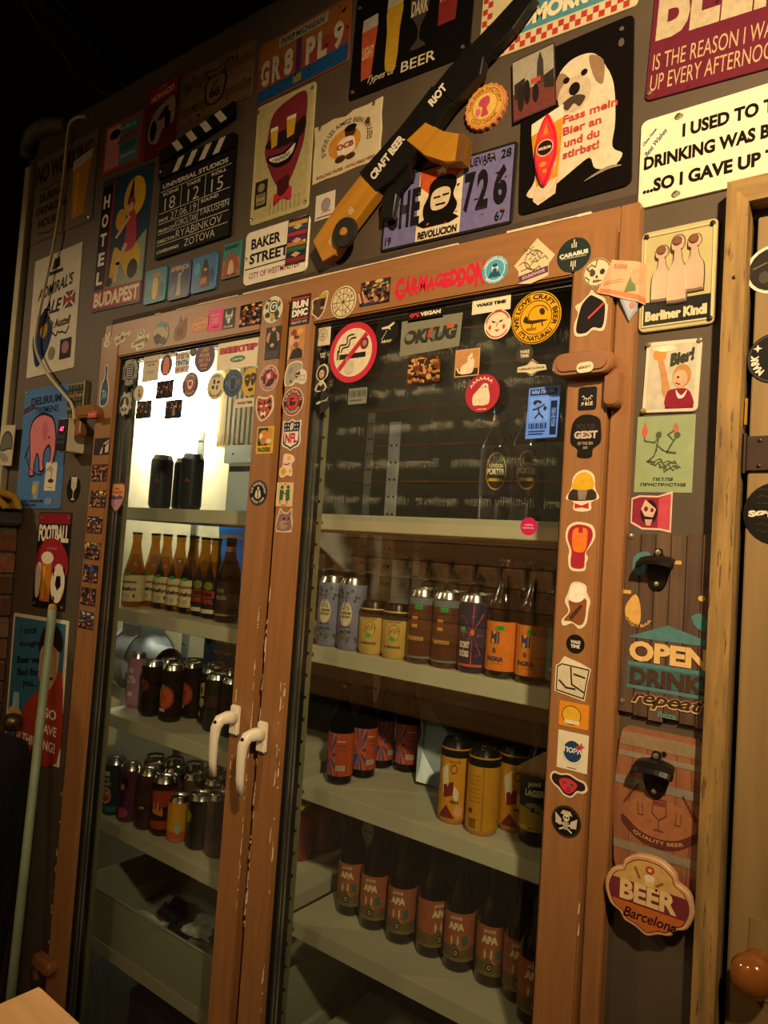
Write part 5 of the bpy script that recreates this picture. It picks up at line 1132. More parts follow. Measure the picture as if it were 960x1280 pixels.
# three magnets and the arch magnet
GM = 'souvenir magnets above the left door'
sign('magnet', 'blue souvenir magnet with a golden giraffe-like tower', 'magnet', (-1.7376,2.2915,0.1004,0.0992), 0.008, '#2c7a94', [('e', 0, -.1, .3, .7, '#c9a45a'), ('p', [(-.1, -.8), (.15, -.8), (.2, .5), (-.25, .6)], '#d8b86a'), ('e', .1, .6, .4, .18, '#a8823a'), ('e', -.5, .2, .25, .5, '#3f9ab0'), ('e', .6, -.3, .2, .4, '#1f5a78')], t=0.006, group=GM)
sign('magnet', 'blue souvenir magnet lettered AMERICA with a pale statue', 'magnet', (-1.6290,2.2866,0.0940,0.1005), 0.008, '#243a6a', [('r', -.85, -.85, .85, .55, '#1f3260'), ('t', 'AMERICA', 0, .72, 1.7, .26, '#c9b084', {'bold': .04}), ('p', [(-.2, -.8), (.25, -.8), (.12, .1), (.1, .45), (-.1, .45), (-.1, .1)], '#9c9a84'), ('l', [(.1, .3), (.35, .55)], .12, '#9c9a84'), ('e', -.5, -.4, .25, .3, '#3a5a8a')], t=0.006, group=GM)
sign('magnet', 'blue souvenir magnet with an orange tower', 'magnet', (-1.5248,2.2891,0.1011,0.0995), 0.008, '#2c6a9c', [('p', [(-.3, -.8), (.5, -.8), (.4, .2), (.2, .7), (.0, .75), (-.2, .1)], '#3a2f34'), ('p', [(-.25, -.6), (.3, -.55), (.25, -.2), (-.2, -.25)], '#b8683a'), ('e', -.55, .3, .25, .35, '#5a9ac0'), ('e', .65, -.2, .2, .4, '#1f4a80'), ('r', .0, .1, .25, .25, '#c9a05a')], t=0.006, group=GM)
sign('magnet', 'teal and orange souvenir magnet with an arch', 'magnet', (-1.4194,2.3046,0.0670,0.0920), 'rect', '#2f7a74', [('p', [(-.95, -.95), (.95, -.95), (.95, .1), (-.95, .0)], '#c9682c'), ('p', cut([(-.8, -.7), (-.6, .1), (0, .45), (.6, .15), (.85, -.7)]), '#8f5a44'), ('p', cut([(-.3, -.8), (-.25, -.2), (0, .0), (.25, -.2), (.3, -.8)]), '#d8b08a'), ('t', 'BUDAPEST', 0, .75, 1.6, .2, '#1a2a2a', {'bold': .03}), ('t', 'WONDERFUL', 0, -.85, 1.7, .16, '#2a1612', {'bold': .03})], t=0.005, group=GM)
bs = sign('street_sign', 'white BAKER STREET plate with rounded corners', 'sign', (-1.2609,2.2960,0.2161,0.1364,0.0105), 0.014, '#e4dcc8', [('t', 'BAKER', -.32, .5, .95, .4, K_, {'bold': .035}), ('t', 'STREET', -.2, -.05, 1.25, .4, K_, {'bold': .035}), ('r', -.96, -.42, .96, -.38, K_), ('t', 'CITY OF WESTMINSTER', .0, -.68, 1.6, .22, '#8c2a34', {'bold': .01})], holes=((-.93, 0), (.93, .1)), t=0.005)
bk = sheet('woven_bookmark', 'striped woven textile strip hanging over the street plate', 'textile', (-1.1873,2.3071,0.0648,0.1107,-0.0174), 'rect', '#2a1f24', [('r', -.95, -.9 + .225 * k, .95, -.72 + .225 * k, ('#8c2c34', '#1f2a44', '#3a6a44', '#b87a3a', '#5a2a5a', '#a83a3a', '#2a4a7a', '#c9a04a')[k % 8], {'up': 0}) for k in range(8)] + [('p', [(-.5, z), (0, z + .12), (.5, z), (0, z - .12)], '#c9a888') for z in (-.6, 0, .6)], y=-0.0058, t=0.0015, m=PAPER)
bm = bmesh.new()
for sg in (-1, 1):
    for k in range(12):
        u = (-.95 + 1.9 * k / 11) * .5
        bm2 = tube([(u * .030 * 1.0, -.001, sg * .047), (u * .031, -.0015, sg * .056)], 0.0006, 4)
        me = bpy.data.meshes.new('f')
        bm2.to_mesh(me)
        bm2.free()
        bm.from_mesh(me)
        bpy.data.meshes.remove(me)
fr = obj('fringe', bm, mat('fringe_red', '#7a3a38', 0.9), bk)
fr['kind'] = 'stuff'
sign('tin_sign', 'tall tin poster of a grinning red face wearing beer glasses', 'sign', (-1.2647,2.5368,0.1998,0.3100,0.0112), 0.010, '#b8ad7c', [('r', -.9, -.93, .9, .93, '#b5a878'), ('p', cut([(-.55, .35), (-.4, .75), (.2, .9), (.72, .88), (.75, .35), (.7, .05), (.4, -.4), (.1, -.55), (-.2, -.4), (-.6, .1)]), '#7a2c34'), ('p', cut([(-.62, .25), (-.2, .4), (.3, .42), (.72, .5), (.72, .25), (.3, .15), (-.2, .15)]), '#2a1c1c'), ('p', [(-.45, .48), (-.18, .5), (-.2, .2), (-.38, .18)], '#cfa030'), ('p', [(.1, .55), (.42, .6), (.38, .28), (.15, .25)], '#cfa030'), ('r', -.44, .46, -.2, .52, '#e4dcc0'), ('r', .11, .54, .41, .6, '#e4dcc0'), ('p', cut([(-.5, .05), (.1, .05), (.55, .2), (.35, -.12), (-.05, -.18), (-.35, -.1)]), '#1a1212'), ('p', cut([(-.42, .02), (.1, .01), (.45, .12), (.3, -.06), (-.05, -.1), (-.3, -.06)]), '#e0d8c0'), ('t', 'DINNERS', .0, -.04, .6, .08, '#3a2a24', {'rot': 8, 'asp': .5}), ('p', [(-.1, -.4), (.3, -.35), (.35, -.65), (-.05, -.7)], '#4a1c22'), ('p', cut([(-.15, -.6), (.1, -.68), (.4, -.55), (.4, -.78), (.1, -.72), (-.15, -.8)]), '#b8303c')] + [('r', -.3 + .14 * k, -.92, -.27 + .14 * k, -.72, '#8f8258', {'up': 0}) for k in range(8)] + [('r', -.86, -.75, -.42, -.3, '#2e2a20'), ('r', -.8, -.7, -.48, -.52, '#9a9268'), ('t', 'TEST', -.64, -.56, .28, .05, '#1a1712'), ('t', 'WANT', -.64, -.66, .28, .05, '#1a1712'), ('e', -.64, -.42, .12, .07, '#8a825c')], holes=C4, scr=SCREW)
sign('tin_sign', 'cream ragged-edged rolling-paper tin sign', 'sign', (-1.0574,2.5089,0.2013,0.1423,0.0436), [(-1, -1), (-.6, -.97), (-.2, -1), (.3, -.96), (.7, -1), (1, -.97), (.97, -.5), (1, 0), (.97, .5), (1, 1), (.6, .96), (.2, 1), (-.05, .9), (-.4, .99), (-.8, .93), (-1, .98), (-.97, .4), (-1, -.2)], '#c9bb98', [('e', -.05, -.02, .48, .48, '#c9893a'), ('a', 'SI VOUS LES AIMEZ BIEN ROULEES', .68, .15, 215, '#4a3a2a', {'bold': .02}), ('e', .12, .3, .16, .2, '#4a2c1e'), ('e', .12, .42, .18, .12, '#1c1613'), ('p', cut([(-.2, .1), (.2, .12), (.25, -.35), (-.2, -.4)]), '#e0d6c0'), ('t', 'OCB', -.02, -.1, .5, .2, '#a03a2a', {'bold': .06}), ('e', -.15, -.5, .16, .12, '#4a2c1e'), ('e', .15, -.52, .14, .1, '#4a2c1e'), ('t', 'ROLLING PAPER · AVAILABLE HERE', .0, -.84, 1.7, .11, '#8a3a2c', {'bold': .02}), ('e', .62, .4, .06, .12, '#5a3a24')], holes=((-.8, .85), (.78, .88)))
sign('tin_sign', 'black tin sign of four painted beer glasses', 'sign', (-0.8978,2.7792,0.3161,0.3565,-0.0248), 0.010, '#0f0d0c', [('t', 'Types of', -.42, -.83, .5, .12, '#b9ac90', {'shear': .35}), ('t', 'BEER', .2, -.83, .56, .13, '#c9bc9c', {'bold': .01}), ('p', [(-.84, -.16), (-.56, -.14), (-.61, -.78), (-.79, -.8)], '#b0522e'), ('p', [(-.84, -.16), (-.56, -.14), (-.57, .02), (-.83, .0)], '#a8a494'), ('t', 'LIGHT', -.7, -.45, .2, .16, '#d8b08a', {'bold': .03}), ('p', cut([(-.4, .0), (-.14, .02), (-.16, -.3), (-.18, -.76), (-.36, -.78), (-.38, -.3)], 3), '#b8902a'), ('p', [(-.41, .0), (-.13, .02), (-.14, .18), (-.4, .16)], '#a8a494'), ('p', cut([(.0, .2), (.32, .2), (.3, -.2), (.2, -.4), (.19, -.55), (.3, -.66), (.04, -.66), (.15, -.55), (.14, -.4), (.02, -.2)], 3), '#3f3832'), ('t', 'DARK', .16, -.15, .28, .2, '#b9ac90', {'bold': .03}), ('p', [(.46, .2), (.78, .2), (.75, -.5), (.48, -.5)], '#7a2a26'), ('t', 'RED', .62, -.12, .26, .2, '#c98a7a', {'bold': .03}), ('o', .82, -.1, .07, .11, '#8f8a80', {'a0': -80, 'a1': 80, 'k': 2.0})], holes=((-.93, -.9), (.9, -.88), (-.93, .2)))
sign('bottle_cap_sign', 'round yellow bottle-cap sign with a pink figure', 'sign', (-0.6956,2.4709,0.0925,0.0925), cut([((1.0 if k % 2 else .94) * math.cos(2 * PI * k / 42), (1.0 if k % 2 else .94) * math.sin(2 * PI * k / 42)) for k in range(42)], 1), '#c07a4a', [('e', 0, 0, .86, .86, '#cfa648'), ('o', 0, 0, .58, .61, '#a85a3a'), ('a', 'THE BEER FACTORY', .72, .17, 190, '#9a3a2c', {'bold': .02}), ('a', 'COLD DRINK', .72, .16, 110, '#9a3a2c', False), ('e', 0, 0, .56, .56, '#d8b45c'), ('p', cut([(-.2, .35), (.15, .4), (.25, .1), (.1, -.1), (.2, -.4), (-.15, -.42), (-.1, -.05), (-.3, .1)]), '#b8485a'), ('e', -.3, -.2, .12, .18, '#c8687a')], t=0.010)
sign('tin_sign', 'diner tin sign with red checker border lettered TOMORROW', 'sign', (-0.5621,2.6969,0.3145,0.2662,-0.0217), 0.01, '#cbbb94', [('r', -.98 + .07 * k, -.97 + .09 * j, -.91 + .07 * k, -.88 + .09 * j, '#b03c34', {'up': 0}) for k in range(28) for j in (0, 1) if (k + j) % 2 == 0] + [('r', -.98 + .07 * k, -.8 + .09 * j, -.91 + .07 * k, -.71 + .09 * j, '#b03c34', {'up': 0}) for k in (0, 1) for j in range(19) if (k + j) % 2 == 0] + [('p', [(-.75, -.76), (.95, -.76), (.95, -.36), (-.75, -.36)], '#4f8a98'), ('t', 'TOMORROW', .12, -.56, 1.5, .26, '#e4d8b4', {'bold': .06}), ('t', 'FREE BEER', .1, .3, 1.4, .4, '#a83430', {'bold': .06})])
sign('tin_sign', 'black glossy tin sign of a white bulldog, beer slogan in red', 'sign', (-0.5118,2.3911,0.2095,0.3053,0.0329), 0.012, '#14100e', [('p', cut([(-.7, -.62), (-.68, -.3), (-.45, -.15), (-.2, .1), (-.3, .35), (-.3, .6), (-.05, .74), (.3, .72), (.5, .55), (.68, .25), (.72, -.2), (.68, -.5), (.85, -.62), (.7, -.74), (.4, -.7), (.3, -.55), (.1, -.6), (-.3, -.75), (-.6, -.85), (-.85, -.78)]), '#cfc2a6'), ('p', cut([(-.28, .62), (-.38, .4), (-.28, .3), (-.1, .5)]), '#8f7358'), ('p', cut([(.25, .7), (.5, .58), (.5, .3), (.35, .4)]), '#8f7358'), ('e', .0, .3, .3, .22, '#bfae92'), ('e', .0, .36, .1, .08, '#1d1714'), ('e', -.15, .5, .06, .04, '#1d1714'), ('e', .17, .52, .06, .04, '#1d1714'), ('p', cut([(-.22, .22), (0, .28), (.2, .22), (.1, .12), (0, .18), (-.12, .12)]), '#4a3a30'), ('t', 'Fass mein', .28, .02, .95, .1, '#b8443c', {'bold': .03}), ('t', 'Bier an', .15, -.13, .68, .1, '#b8443c', {'bold': .03}), ('t', 'und du', .15, -.28, .62, .1, '#b8443c', {'bold': .03}), ('t', 'stirbst!', .14, -.42, .64, .1, '#b8443c', {'bold': .03}), ('p', [(-.78, -.05), (-.18, .06), (-.26, -.62), (-.3, -.86), (-.62, -.95), (-.72, -.86), (-.66, -.7)], '#c98a2a'), ('p', [(-.78, -.05), (-.18, .06), (-.19, .22), (-.78, .1)], '#d8cdb0'), ('p', [(-.66, -.72), (-.28, -.66), (-.3, -.86), (-.62, -.95), (-.72, -.88)], '#cbbda0'), ('e', .8, .7, .05, .05, '#5a5048'), ('p', cut([(.2, -.82), (.6, -.72), (.85, -.76), (.6, -.76)]), '#8a8078')], holes=((.8, .86),), rough=.2, t=0.005)
_sf = empty('opener_magnet', (-0.5612,-0.0060,2.3428))
tag(_sf, 'red surfboard-shaped opener magnet on the bulldog sign', 'magnet')
_w, _h = 0.045, 0.136
ol = [(p[0] * _w / 2, p[1] * _h / 2) for p in cut([(0, -1), (.6, -.6), (.95, -.1), (.85, .4), (.45, .8), (.1, 1), (-.1, 1), (-.55, .75), (-.9, .3), (-.95, -.2), (-.6, -.65)])]
obj('board', prism(ol, 0.007, cham=0.003), mat('red_enamel', '#c41c38', 0.2, coat=0.5, var=0.06), _sf)
make_print('print', Pic().draw([('p', cut([(0, -.88), (.5, -.5), (.8, -.1), (.7, .35), (.35, .7), (0, .88), (-.35, .7), (-.7, .35), (-.8, -.1), (-.5, -.5)]), '#d43a3a'), ('e', 0, .05, .75, .24, '#c9a888'), ('e', 0, .05, .66, .2, '#2a1c1a'), ('t', 'BARCELONA', 0, .05, 1.1, .08, '#e0cfa8', {'bold': .04}), ('p', [(-.3, .35), (0, .75), (.3, .35), (.1, .45), (0, .35), (-.1, .45)], '#e07a3a'), ('e', -.1, -.4, .3, .07, '#e0803a'), ('e', .1, -.6, .2, .06, '#e0803a')]), _w, _h, _sf, 0.0072, TIN)
sheet('magnet', 'photo magnet of a London tower at the bulldog sign corner', 'magnet', (-0.5943,2.4828,0.0858,0.1231,0.0844), 'rect', '#3a2c28', [('r', -.96, -.1, .96, .96, '#9a9280'), ('r', -.96, -.96, .96, -.1, '#6a3430'), ('p', [(.15, -.1), (.5, -.1), (.48, .6), (.34, .95), (.2, .6)], '#3a332e'), ('p', [(-.9, .2), (-.4, .3), (-.3, -.3), (-.9, -.3)], '#2c2622'), ('p', [(.5, .1), (.95, .2), (.95, -.4), (.5, -.3)], '#2c2622'), ('e', -.3, -.2, .15, .4, '#1c1614'), ('e', -.6, -.3, .16, .45, '#241c18'), ('e', .1, -.35, .15, .3, '#1c1614'), ('r', -.1, -.02, .35, .14, '#a84438')], y=-0.0055, t=0.003, m=PAPER)
_g = (-0.2316,2.5217,0.2980,0.2955,-0.0472)
cs = sign('tin_sign', 'crimson tin sign BEER IS THE REASON with cream hand lettering', 'sign', _g, 0.01, '#642231', wear(12, 30, ('#3f1820', '#4a2026', '#742a38'), s=.03), holes=((-.95, -.92),), t=0.004)
for op in (('t', 'BEER', -.23, .1, 1.42, .84, '#b9a98c', {'bold': .04}), ('t', 'IS THE REASON I WAKE', -.26, -.57, 1.36, .19, '#bba07a', {'bold': .0}), ('t', 'UP EVERY AFTERNOON', -.28, -.81, 1.34, .19, '#bba07a', {'bold': .0})):
    make_print('lettering', Pic().draw([op]), _g[2], _g[3], cs, 0.0043, TIN)
sg = sign('plaque', 'cream plaque reading I USED TO THINK, held by slotted screws', 'sign', (-0.2281,2.2713,0.3242,0.1521,0.0080), 0.012, '#e6dabb', [('t', 'I USED TO THINK', .02, .52, 1.2, .3, '#1d1812', {'bold': .045}), ('t', 'DRINKING WAS BAD FOR ME', .0, .0, 1.9, .3, '#1d1812', {'bold': .045}), ('t', '...SO I GAVE UP THINKING', .0, -.54, 1.9, .3, '#1d1812', {'bold': .045}), ('t', 'Best Wishes', -.84, .42, .28, .12, '#3a4a7a', {'shear': .3, 'rot': 45, 'asp': 2.4}), ('t', 'Chyna Home', -.9, .58, .18, .1, '#3a4a7a', {'shear': .3, 'rot': 45, 'asp': 2.4}), ('e', -.62, .86, .045, .06, '#8a7a58'), ('e', -.62, -.86, .045, .06, '#8a7a58')], t=0.005, rough=.3)
for v in (.86, -.86):
    screw(sg, -.62 * 0.0, 0, -1) if False else screw(sg, -.62 * sg.dimensions.x / 2, v * 0.5 * sg.dimensions.z, 0.007, 0.0055)

# embossed beer-bottle tin
g = (-0.3192,2.0658,0.1187,0.1691,0.0104)
ks = sign('embossed_tin_sign', 'shiny embossed tin sign of three silver bottles', 'sign', g, 0.010, '#b5aa7a', [('r', -.9, -.92, .9, -.42, '#23221f'), ('t', 'Berliner Kindl', -.02, -.7, 1.6, .2, '#d8c9a0', {'bold': .06})], rough=.3, metal=0.0, t=0.006, holes=((-.86, .9), (.86, .9), (.86, -.9)), scr=DSCREW)
bm = bmesh.new()
for k_, (a0, a1, b0, b1) in enumerate(((-.46, .46, .44, .46), (-.46, .46, -.46, -.44), (-.46, -.435, -.44, .44), (.435, .46, -.44, .44))):
    box(bm, a0 * g[2], a1 * g[2], -0.0078, -0.0055, b0 * g[3], b1 * g[3], .0008, 1)
obj('raised_rim', bm, base_mat('#c9be92', .3), ks)
CHR = mat('embossed_silver', '#d2b69c', 0.28, 0.3, var=0.12, scale=25)
EDG = mat('embossed_outline_brown', '#3a2c22', 0.5, var=0.1)  # dark brown outline under each embossed bottle
BS = [(-.8, -.98), (.8, -.98), (1, -.88), (1, -.1), (.55, .2), (.36, .5), (.36, .62), (.62, .66), (.66, .85), (.35, 1), (-.35, 1), (-.66, .85), (-.62, .66), (-.36, .62), (-.36, .5), (-.55, .2), (-1, -.1), (-1, -.88)]
for k, (u, v_, s_) in enumerate(((-.42, .10, .84), (.0, .13, 1.0), (.42, .20, .84))):
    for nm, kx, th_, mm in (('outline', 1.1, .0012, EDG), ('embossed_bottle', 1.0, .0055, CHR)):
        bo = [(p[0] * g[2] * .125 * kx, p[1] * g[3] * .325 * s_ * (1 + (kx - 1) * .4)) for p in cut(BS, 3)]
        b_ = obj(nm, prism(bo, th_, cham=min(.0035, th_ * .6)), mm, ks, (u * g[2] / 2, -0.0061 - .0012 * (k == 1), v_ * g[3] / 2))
    obj('embossed_cap', prism(disc(g[2] * .13, g[3] * .09, 14), 0.003, cham=0.0015), mat('copper_cap', '#8a5a44', 0.3, 0.3), b_, (0, -0.005, g[3] * .27 * s_))
g = (-0.3219,1.9039,0.0859,0.1171,-0.0245)
sign('tin_sign', 'small tin sign of a girl raising a mug, lettered Bier!', 'sign', g, 0.008, '#cfc6b2', [('r', -.86, -.9, .86, .9, '#c4bca8'), ('p', [(-.15, -.9), (.86, -.9), (.86, -.72), (.6, -.66), (.1, -.55), (-.15, -.4)], '#8a1f34'), ('p', cut([(-.55, .55), (-.35, .5), (-.1, -.1), (.0, -.5), (-.25, -.55), (-.35, -.1)]), '#c08a5c'), ('p', cut([(-.7, .7), (-.3, .8), (-.25, .5), (-.6, .48)]), '#c98a3a'), ('p', cut([(-.8, .82), (-.1, .86), (.1, .74), (-.4, .7)]), '#e8dcc0'), ('e', .38, .0, .33, .32, '#b8864c'), ('e', .33, -.08, .26, .24, '#d8a888'), ('e', .25, -.04, .05, .03, '#3a2418'), ('l', [(.18, -.2), (.34, -.24)], .04, '#a03038'), ('p', cut([(-.1, -.45), (.2, -.35), (.6, -.38), (.8, -.6), (.8, -.85), (-.1, -.85)]), '#8a1f34'), ('p', cut([(.2, -.38), (.4, -.55), (.6, -.4), (.5, -.6), (.3, -.62)]), '#d8d2c4'), ('t', 'Bier!', .35, .52, .9, .36, '#3a3c2c', {'bold': .06, 'shear': .2, 'rot': 10})], holes=((-.92, .94), (.92, .94), (-.92, -.94)), scr=mat('brass_screw', '#b8a878', .3, .8), rough=.2, t=0.004)
sheet('poster', 'pale green poster of two dancing skeletons with red torches', 'poster', (-0.3281,1.7789,0.0900,0.1243,-0.0048), 'rect', '#8f9f78', [('t', 'ПЕТЛЯ', .0, -.66, .68, .085, '#2a2c1e', {'bold': .04}), ('t', 'ПРИСТРАСТИЯ', .0, -.8, 1.55, .085, '#2a2c1e', {'bold': .04}), ('e', -.72, .6, .1, .14, '#c85a4c'), ('p', [(-.8, .62), (-.72, .88), (-.64, .62)], '#c85a4c'), ('e', .35, .64, .1, .13, '#b06a54'), ('p', [(.28, .66), (.34, .85), (.42, .66)], '#b06a54'), ('e', -.22, .5, .1, .09, '#4f5a40'), ('e', .42, .48, .11, .08, '#4f5a40'), ('l', [(-.72, .45), (-.7, .35), (-.35, .3), (-.25, .42)], .035, '#4f5a40'), ('l', [(-.22, .42), (-.28, .1), (-.35, -.05)], .05, '#4f5a40'), ('l', [(-.28, .25), (-.05, .1), (.1, .05)], .03, '#4f5a40'), ('l', [(.38, .42), (.2, .2), (.1, .05), (.4, .02)], .05, '#4f5a40'), ('l', [(.3, .35), (.1, .5), (.3, .6)], .035, '#4f5a40'), ('l', [(-.35, -.05), (-.55, -.2), (-.3, -.22)], .04, '#4f5a40')] + [scribble(random.Random(80 + k), -.1 + .1 * k, -.2 - .05 * k, 1.0 - .1 * k, .14, '#5a664a', 10, .02) for k in range(5)], m=PAPER, t=0.0005, y=YW)
sheet('sticker', 'pink photo sticker of a doll-like mask below the green poster', STK, (-0.3443,1.6862,0.0642,0.0673), [(-1, .62), (-.6, .76), (.3, .74), (1, .98), (1, -1), (.45, -.9), (-.4, -.9), (-1, -.6)], '#d9b8a4', [('p', [(-.93, .55), (-.55, .68), (.3, .66), (.93, .85), (.93, -.88), (.45, -.8), (-.38, -.8), (-.93, -.52)], '#8c2a3c'), ('p', [(.35, .62), (.93, .85), (.93, -.88), (.35, -.78)], '#c04a58'), ('e', -.1, -.05, .42, .6, '#2a1a20'), ('p', [(-.5, .1), (-.3, .55), (.0, .3), (.25, .1), (.1, -.3), (-.3, -.25)], '#d8b098'), ('e', -.25, .1, .1, .12, '#5a3a3a'), ('e', .05, .05, .08, .1, '#5a3a3a'), ('p', [(-.3, -.4), (.1, -.4), (.0, -.7), (-.2, -.7)], '#c99a88')], y=0.0)

# ================================================================== wooden signs with openers
def opener(name, label, loc, w, w2, head_c, sc=1.0):
    e = empty(name, loc)
    tag(e, label, 'bottle opener')
    plate = [(p[0] * .5 * w, p[1] * .5 * w * 1.25) for p in cut([(-.18, 1), (.18, 1), (.25, .75), (.6, .5), (.62, -.3), (.4, -.85), (0, -1), (-.4, -.85), (-.62, -.3), (-.6, .5), (-.25, .75)], 3)]
    obj('back_plate', prism(plate, 0.005, cham=0.0015), IRON, e)
    # hooded lip: a swept arc that stands off the plate
    bm = bmesh.new()
    n = 14
    rows = []
    for k in range(n + 1):
        a = PI * k / n
        ca, sa = math.cos(a), math.sin(a)
        ln = []
        for (rad, yy, zz) in ((.50, -.003, .46), (.52, -.012, .42), (.56, -.022, .26), (.55, -.027, .12), (.46, -.026, .10), (.44, -.010, .2), (.40, -.003, .34)):
            ln.append(bm.verts.new((-ca * rad * w, yy * sc - 0.010 * sa * (1 if yy < -.01 else 0), (zz + .16 * (sa - .5)) * w * .8)))
        rows.append(ln)
    for a, b in zip(rows, rows[1:]):
        for j in range(6):
            bm.faces.new((a[j], a[j + 1], b[j + 1], b[j]))
    bm.faces.new(rows[0])
    bm.faces.new(list(reversed(rows[-1])))
    obj('hood', bm, IRON, e, smooth=False)
    screw(e, 0, .52 * w, 0.007, 0.0048)
    screw(e, 0, -.44 * w, 0.007, 0.0042)
    return e


# OPEN DRINK repeat: vertical boards
x0, zc, Wd, Hd, rt = -0.3212,1.5072,0.1404,0.2913,0.0359
x0 += max(0.0, -0.3788 - (x0 - Wd / 2))      # butts against the casing
ws = empty('wooden_sign', (x0, 0, zc))
tag(ws, 'slatted wooden sign reading OPEN DRINK! repeat', 'sign', 'signs on the taupe wall')
WDK = [mat('dark_sign_board_%d' % k, c, 0.6, var=0.35, scale=12, stretch=(10, 10, 0.6), bump=0.1) for k, c in enumerate(('#5a4332', '#4f3a2c', '#634a38'))]
nb = 6
for k in range(nb):
    bw = Wd / nb
    a = -Wd / 2 + k * bw
    boxo('board', a + .0006, min(a + bw - .0006, -0.2443 - x0), -0.010, 0.0, -Hd / 2 + r9.uniform(-.006, .006), Hd / 2 - abs(r9.uniform(0, .006)), WDK[k % 3], ws, 0.0008)
SIGNOPS = ([('p', cut([(-.78, .72), (-.5, .78), (-.38, .68), (-.6, .52), (-.8, .55)]), '#4f7d80'), ('p', cut([(-.92, .18), (-.72, .3), (-.6, .2), (-.58, .0), (-.75, -.05), (-.92, .05)]), '#d8a85c'), ('a', 'BEER BAR', .32, .06, 120, '#d8a85c', False, {'x': -.62, 'z': .12, 'k': .5}), ('p', cut([(.55, .12), (.75, .16), (.92, .06), (.85, -.02), (.65, .02)]), '#4f7d80'), ('r', -1, .3, -.82, .34, '#d8a85c'), ('e', .75, .32, .08, .03, '#d8a85c'), ('r', .05, .66, .28, .7, '#d8a85c'),
        ('p', [(-.8, -.16), (.05, .0), (.96, -.12), (.96, -.17), (-.82, -.17)], '#4f7d80'),
        ('r', -.82, -.47, .96, -.43, '#4f7d80'), ('r', -.82, -.67, .96, -.47, '#3f6468'), ('r', -.82, -.72, .96, -.68, '#4f7d80')])
for op in SIGNOPS:
    make_print('print', Pic().draw([op]), Wd * .97, Hd, ws, 0.0102, WOODINK, loc=(-Wd * .015, 0, 0))
for ops in ([('t', 'OPEN', .08, -.31, 1.75, .22, '#e0b878', {'bold': .05})], [('t', 'DRINK!', .1, -.58, 1.7, .19, '#4a3326', {'bold': .05})], [('t', 'repeat', .1, -.82, 1.6, .2, '#d8b078', {'bold': .06, 'shear': .35}), ('t', 'repeat', .1, -.82, 1.56, .17, '#3f2d22', {'bold': .025, 'shear': .35})], [('t', 'Ibiza', .12, -.945, .4, .06, '#5f9498', {'bold': .02})]):
    make_print('lettering', Pic().draw(ops), Wd * .97, Hd, ws, 0.0112, WOODINK, loc=(-Wd * .015, 0, 0))
for u, v in ((-.88, .94), (.9, .94), (-.9, -.88), (.9, -.9)):
    screw(ws, u * Wd / 2, v * Hd / 2, 0.011, 0.0045)
opener('bottle_opener', 'black cast bottle opener on the OPEN sign', (-0.3259,-0.0100,1.5931), 0.052, 0, None)
# barrel
bx0, bz, bW, bH, brt = -0.3151,1.2257,0.1421,0.2214,0.0349
bx0 += max(0.0, -0.3788 - (bx0 - bW / 2))
br = empty('barrel_sign', (bx0, 0, bz))
tag(br, 'wooden sign shaped like a beer barrel, QUALITY BEER', 'sign', 'signs on the taupe wall')
bo = [(p[0] * bW / 2, p[1] * bH / 2) for p in spline([(-.86, -1, 0), (-.97, -.5, 0), (-1, 0, 0), (-.97, .5, 0), (-.86, 1, 0), (-.4, 1.04, 0), (.4, 1.04, 0), (.86, 1, 0), (.97, .5, 0), (1, 0, 0), (.97, -.5, 0), (.86, -1, 0), (.4, -1.03, 0), (-.4, -1.03, 0)], 3, True)]
bo = [(min(p[0], -0.2444 - bx0), p[1]) for p in bo]
obj('panel', prism(bo, 0.008), mat('barrel_wood', '#8f5b3c', 0.55, var=0.2, scale=10, stretch=(8, 8, 0.6)), br)
p = Pic()
p.draw([('l', [(x, -.98), (x * 1.1, 0), (x, .98)], .012, '#6a3520') for x in (-.6, -.3, 0, .3, .6)] + [('p', [(-.9, .78), (.9, .78), (.88, .97), (-.88, .97)], '#8f7a5c'), ('p', [(-.93, .62), (.93, .62), (.94, .7), (-.92, .7)], '#8a7f70'), ('p', [(-.98, .22), (.98, .22), (.98, .34), (-.98, .34)], '#8a7f70'), ('p', [(-.95, -.68), (.95, -.68), (.96, -.56), (-.96, -.56)], '#857a6a'), ('e', 0, -.16, .78, .30, '#9c6340'), ('p', cut([(-.78, -.2), (-.4, -.36), (0, -.41), (.4, -.36), (.78, -.2), (.76, -.32), (.4, -.49), (0, -.54), (-.4, -.49), (-.76, -.32)], 3), '#5d2f28'), ('a', 'QUALITY BEER', 1.3, .09, 48, '#c49a6c', False, {'z': .32, 'bold': .01, 'k': .6}), ('l', [(-.13, .12), (-.15, -.08), (0, -.16), (.15, -.08), (.13, .12), (-.13, .12)], .018, '#5d3020'), ('l', [(0, -.16), (0, -.3)], .018, '#5d3020'), ('l', [(-.1, -.3), (.1, -.3)], .018, '#5d3020'), ('p', [(-.12, .1), (.12, .1), (.12, .04), (-.12, .04)], '#7a3a30'), ('l', [(-.36, .02), (-.34, -.14), (-.44, -.14), (-.46, .02)], .014, '#6a3a28'), ('l', [(.36, .0), (.34, -.16), (.44, -.16), (.46, .0)], .014, '#6a3a28')] + [('e', -.74 + .05 * k, .0 + .05 * k, .035, .02, '#5d3424', {'rot': 40, 'n': 8, 'up': 0}) for k in range(6)] + [('e', .74 - .05 * k, -.02 + .05 * k, .035, .02, '#5d3424', {'rot': 140, 'n': 8, 'up': 0}) for k in range(6)] + [('e', .05, .76, .05, .04, '#1a120c')])
make_print('print', p, bW, bH, br, 0.0082, WOODINK)
opener('bottle_opener', 'large black bottle opener on the barrel sign', (-0.3148,-0.0100,1.2767), 0.056, 0, None)
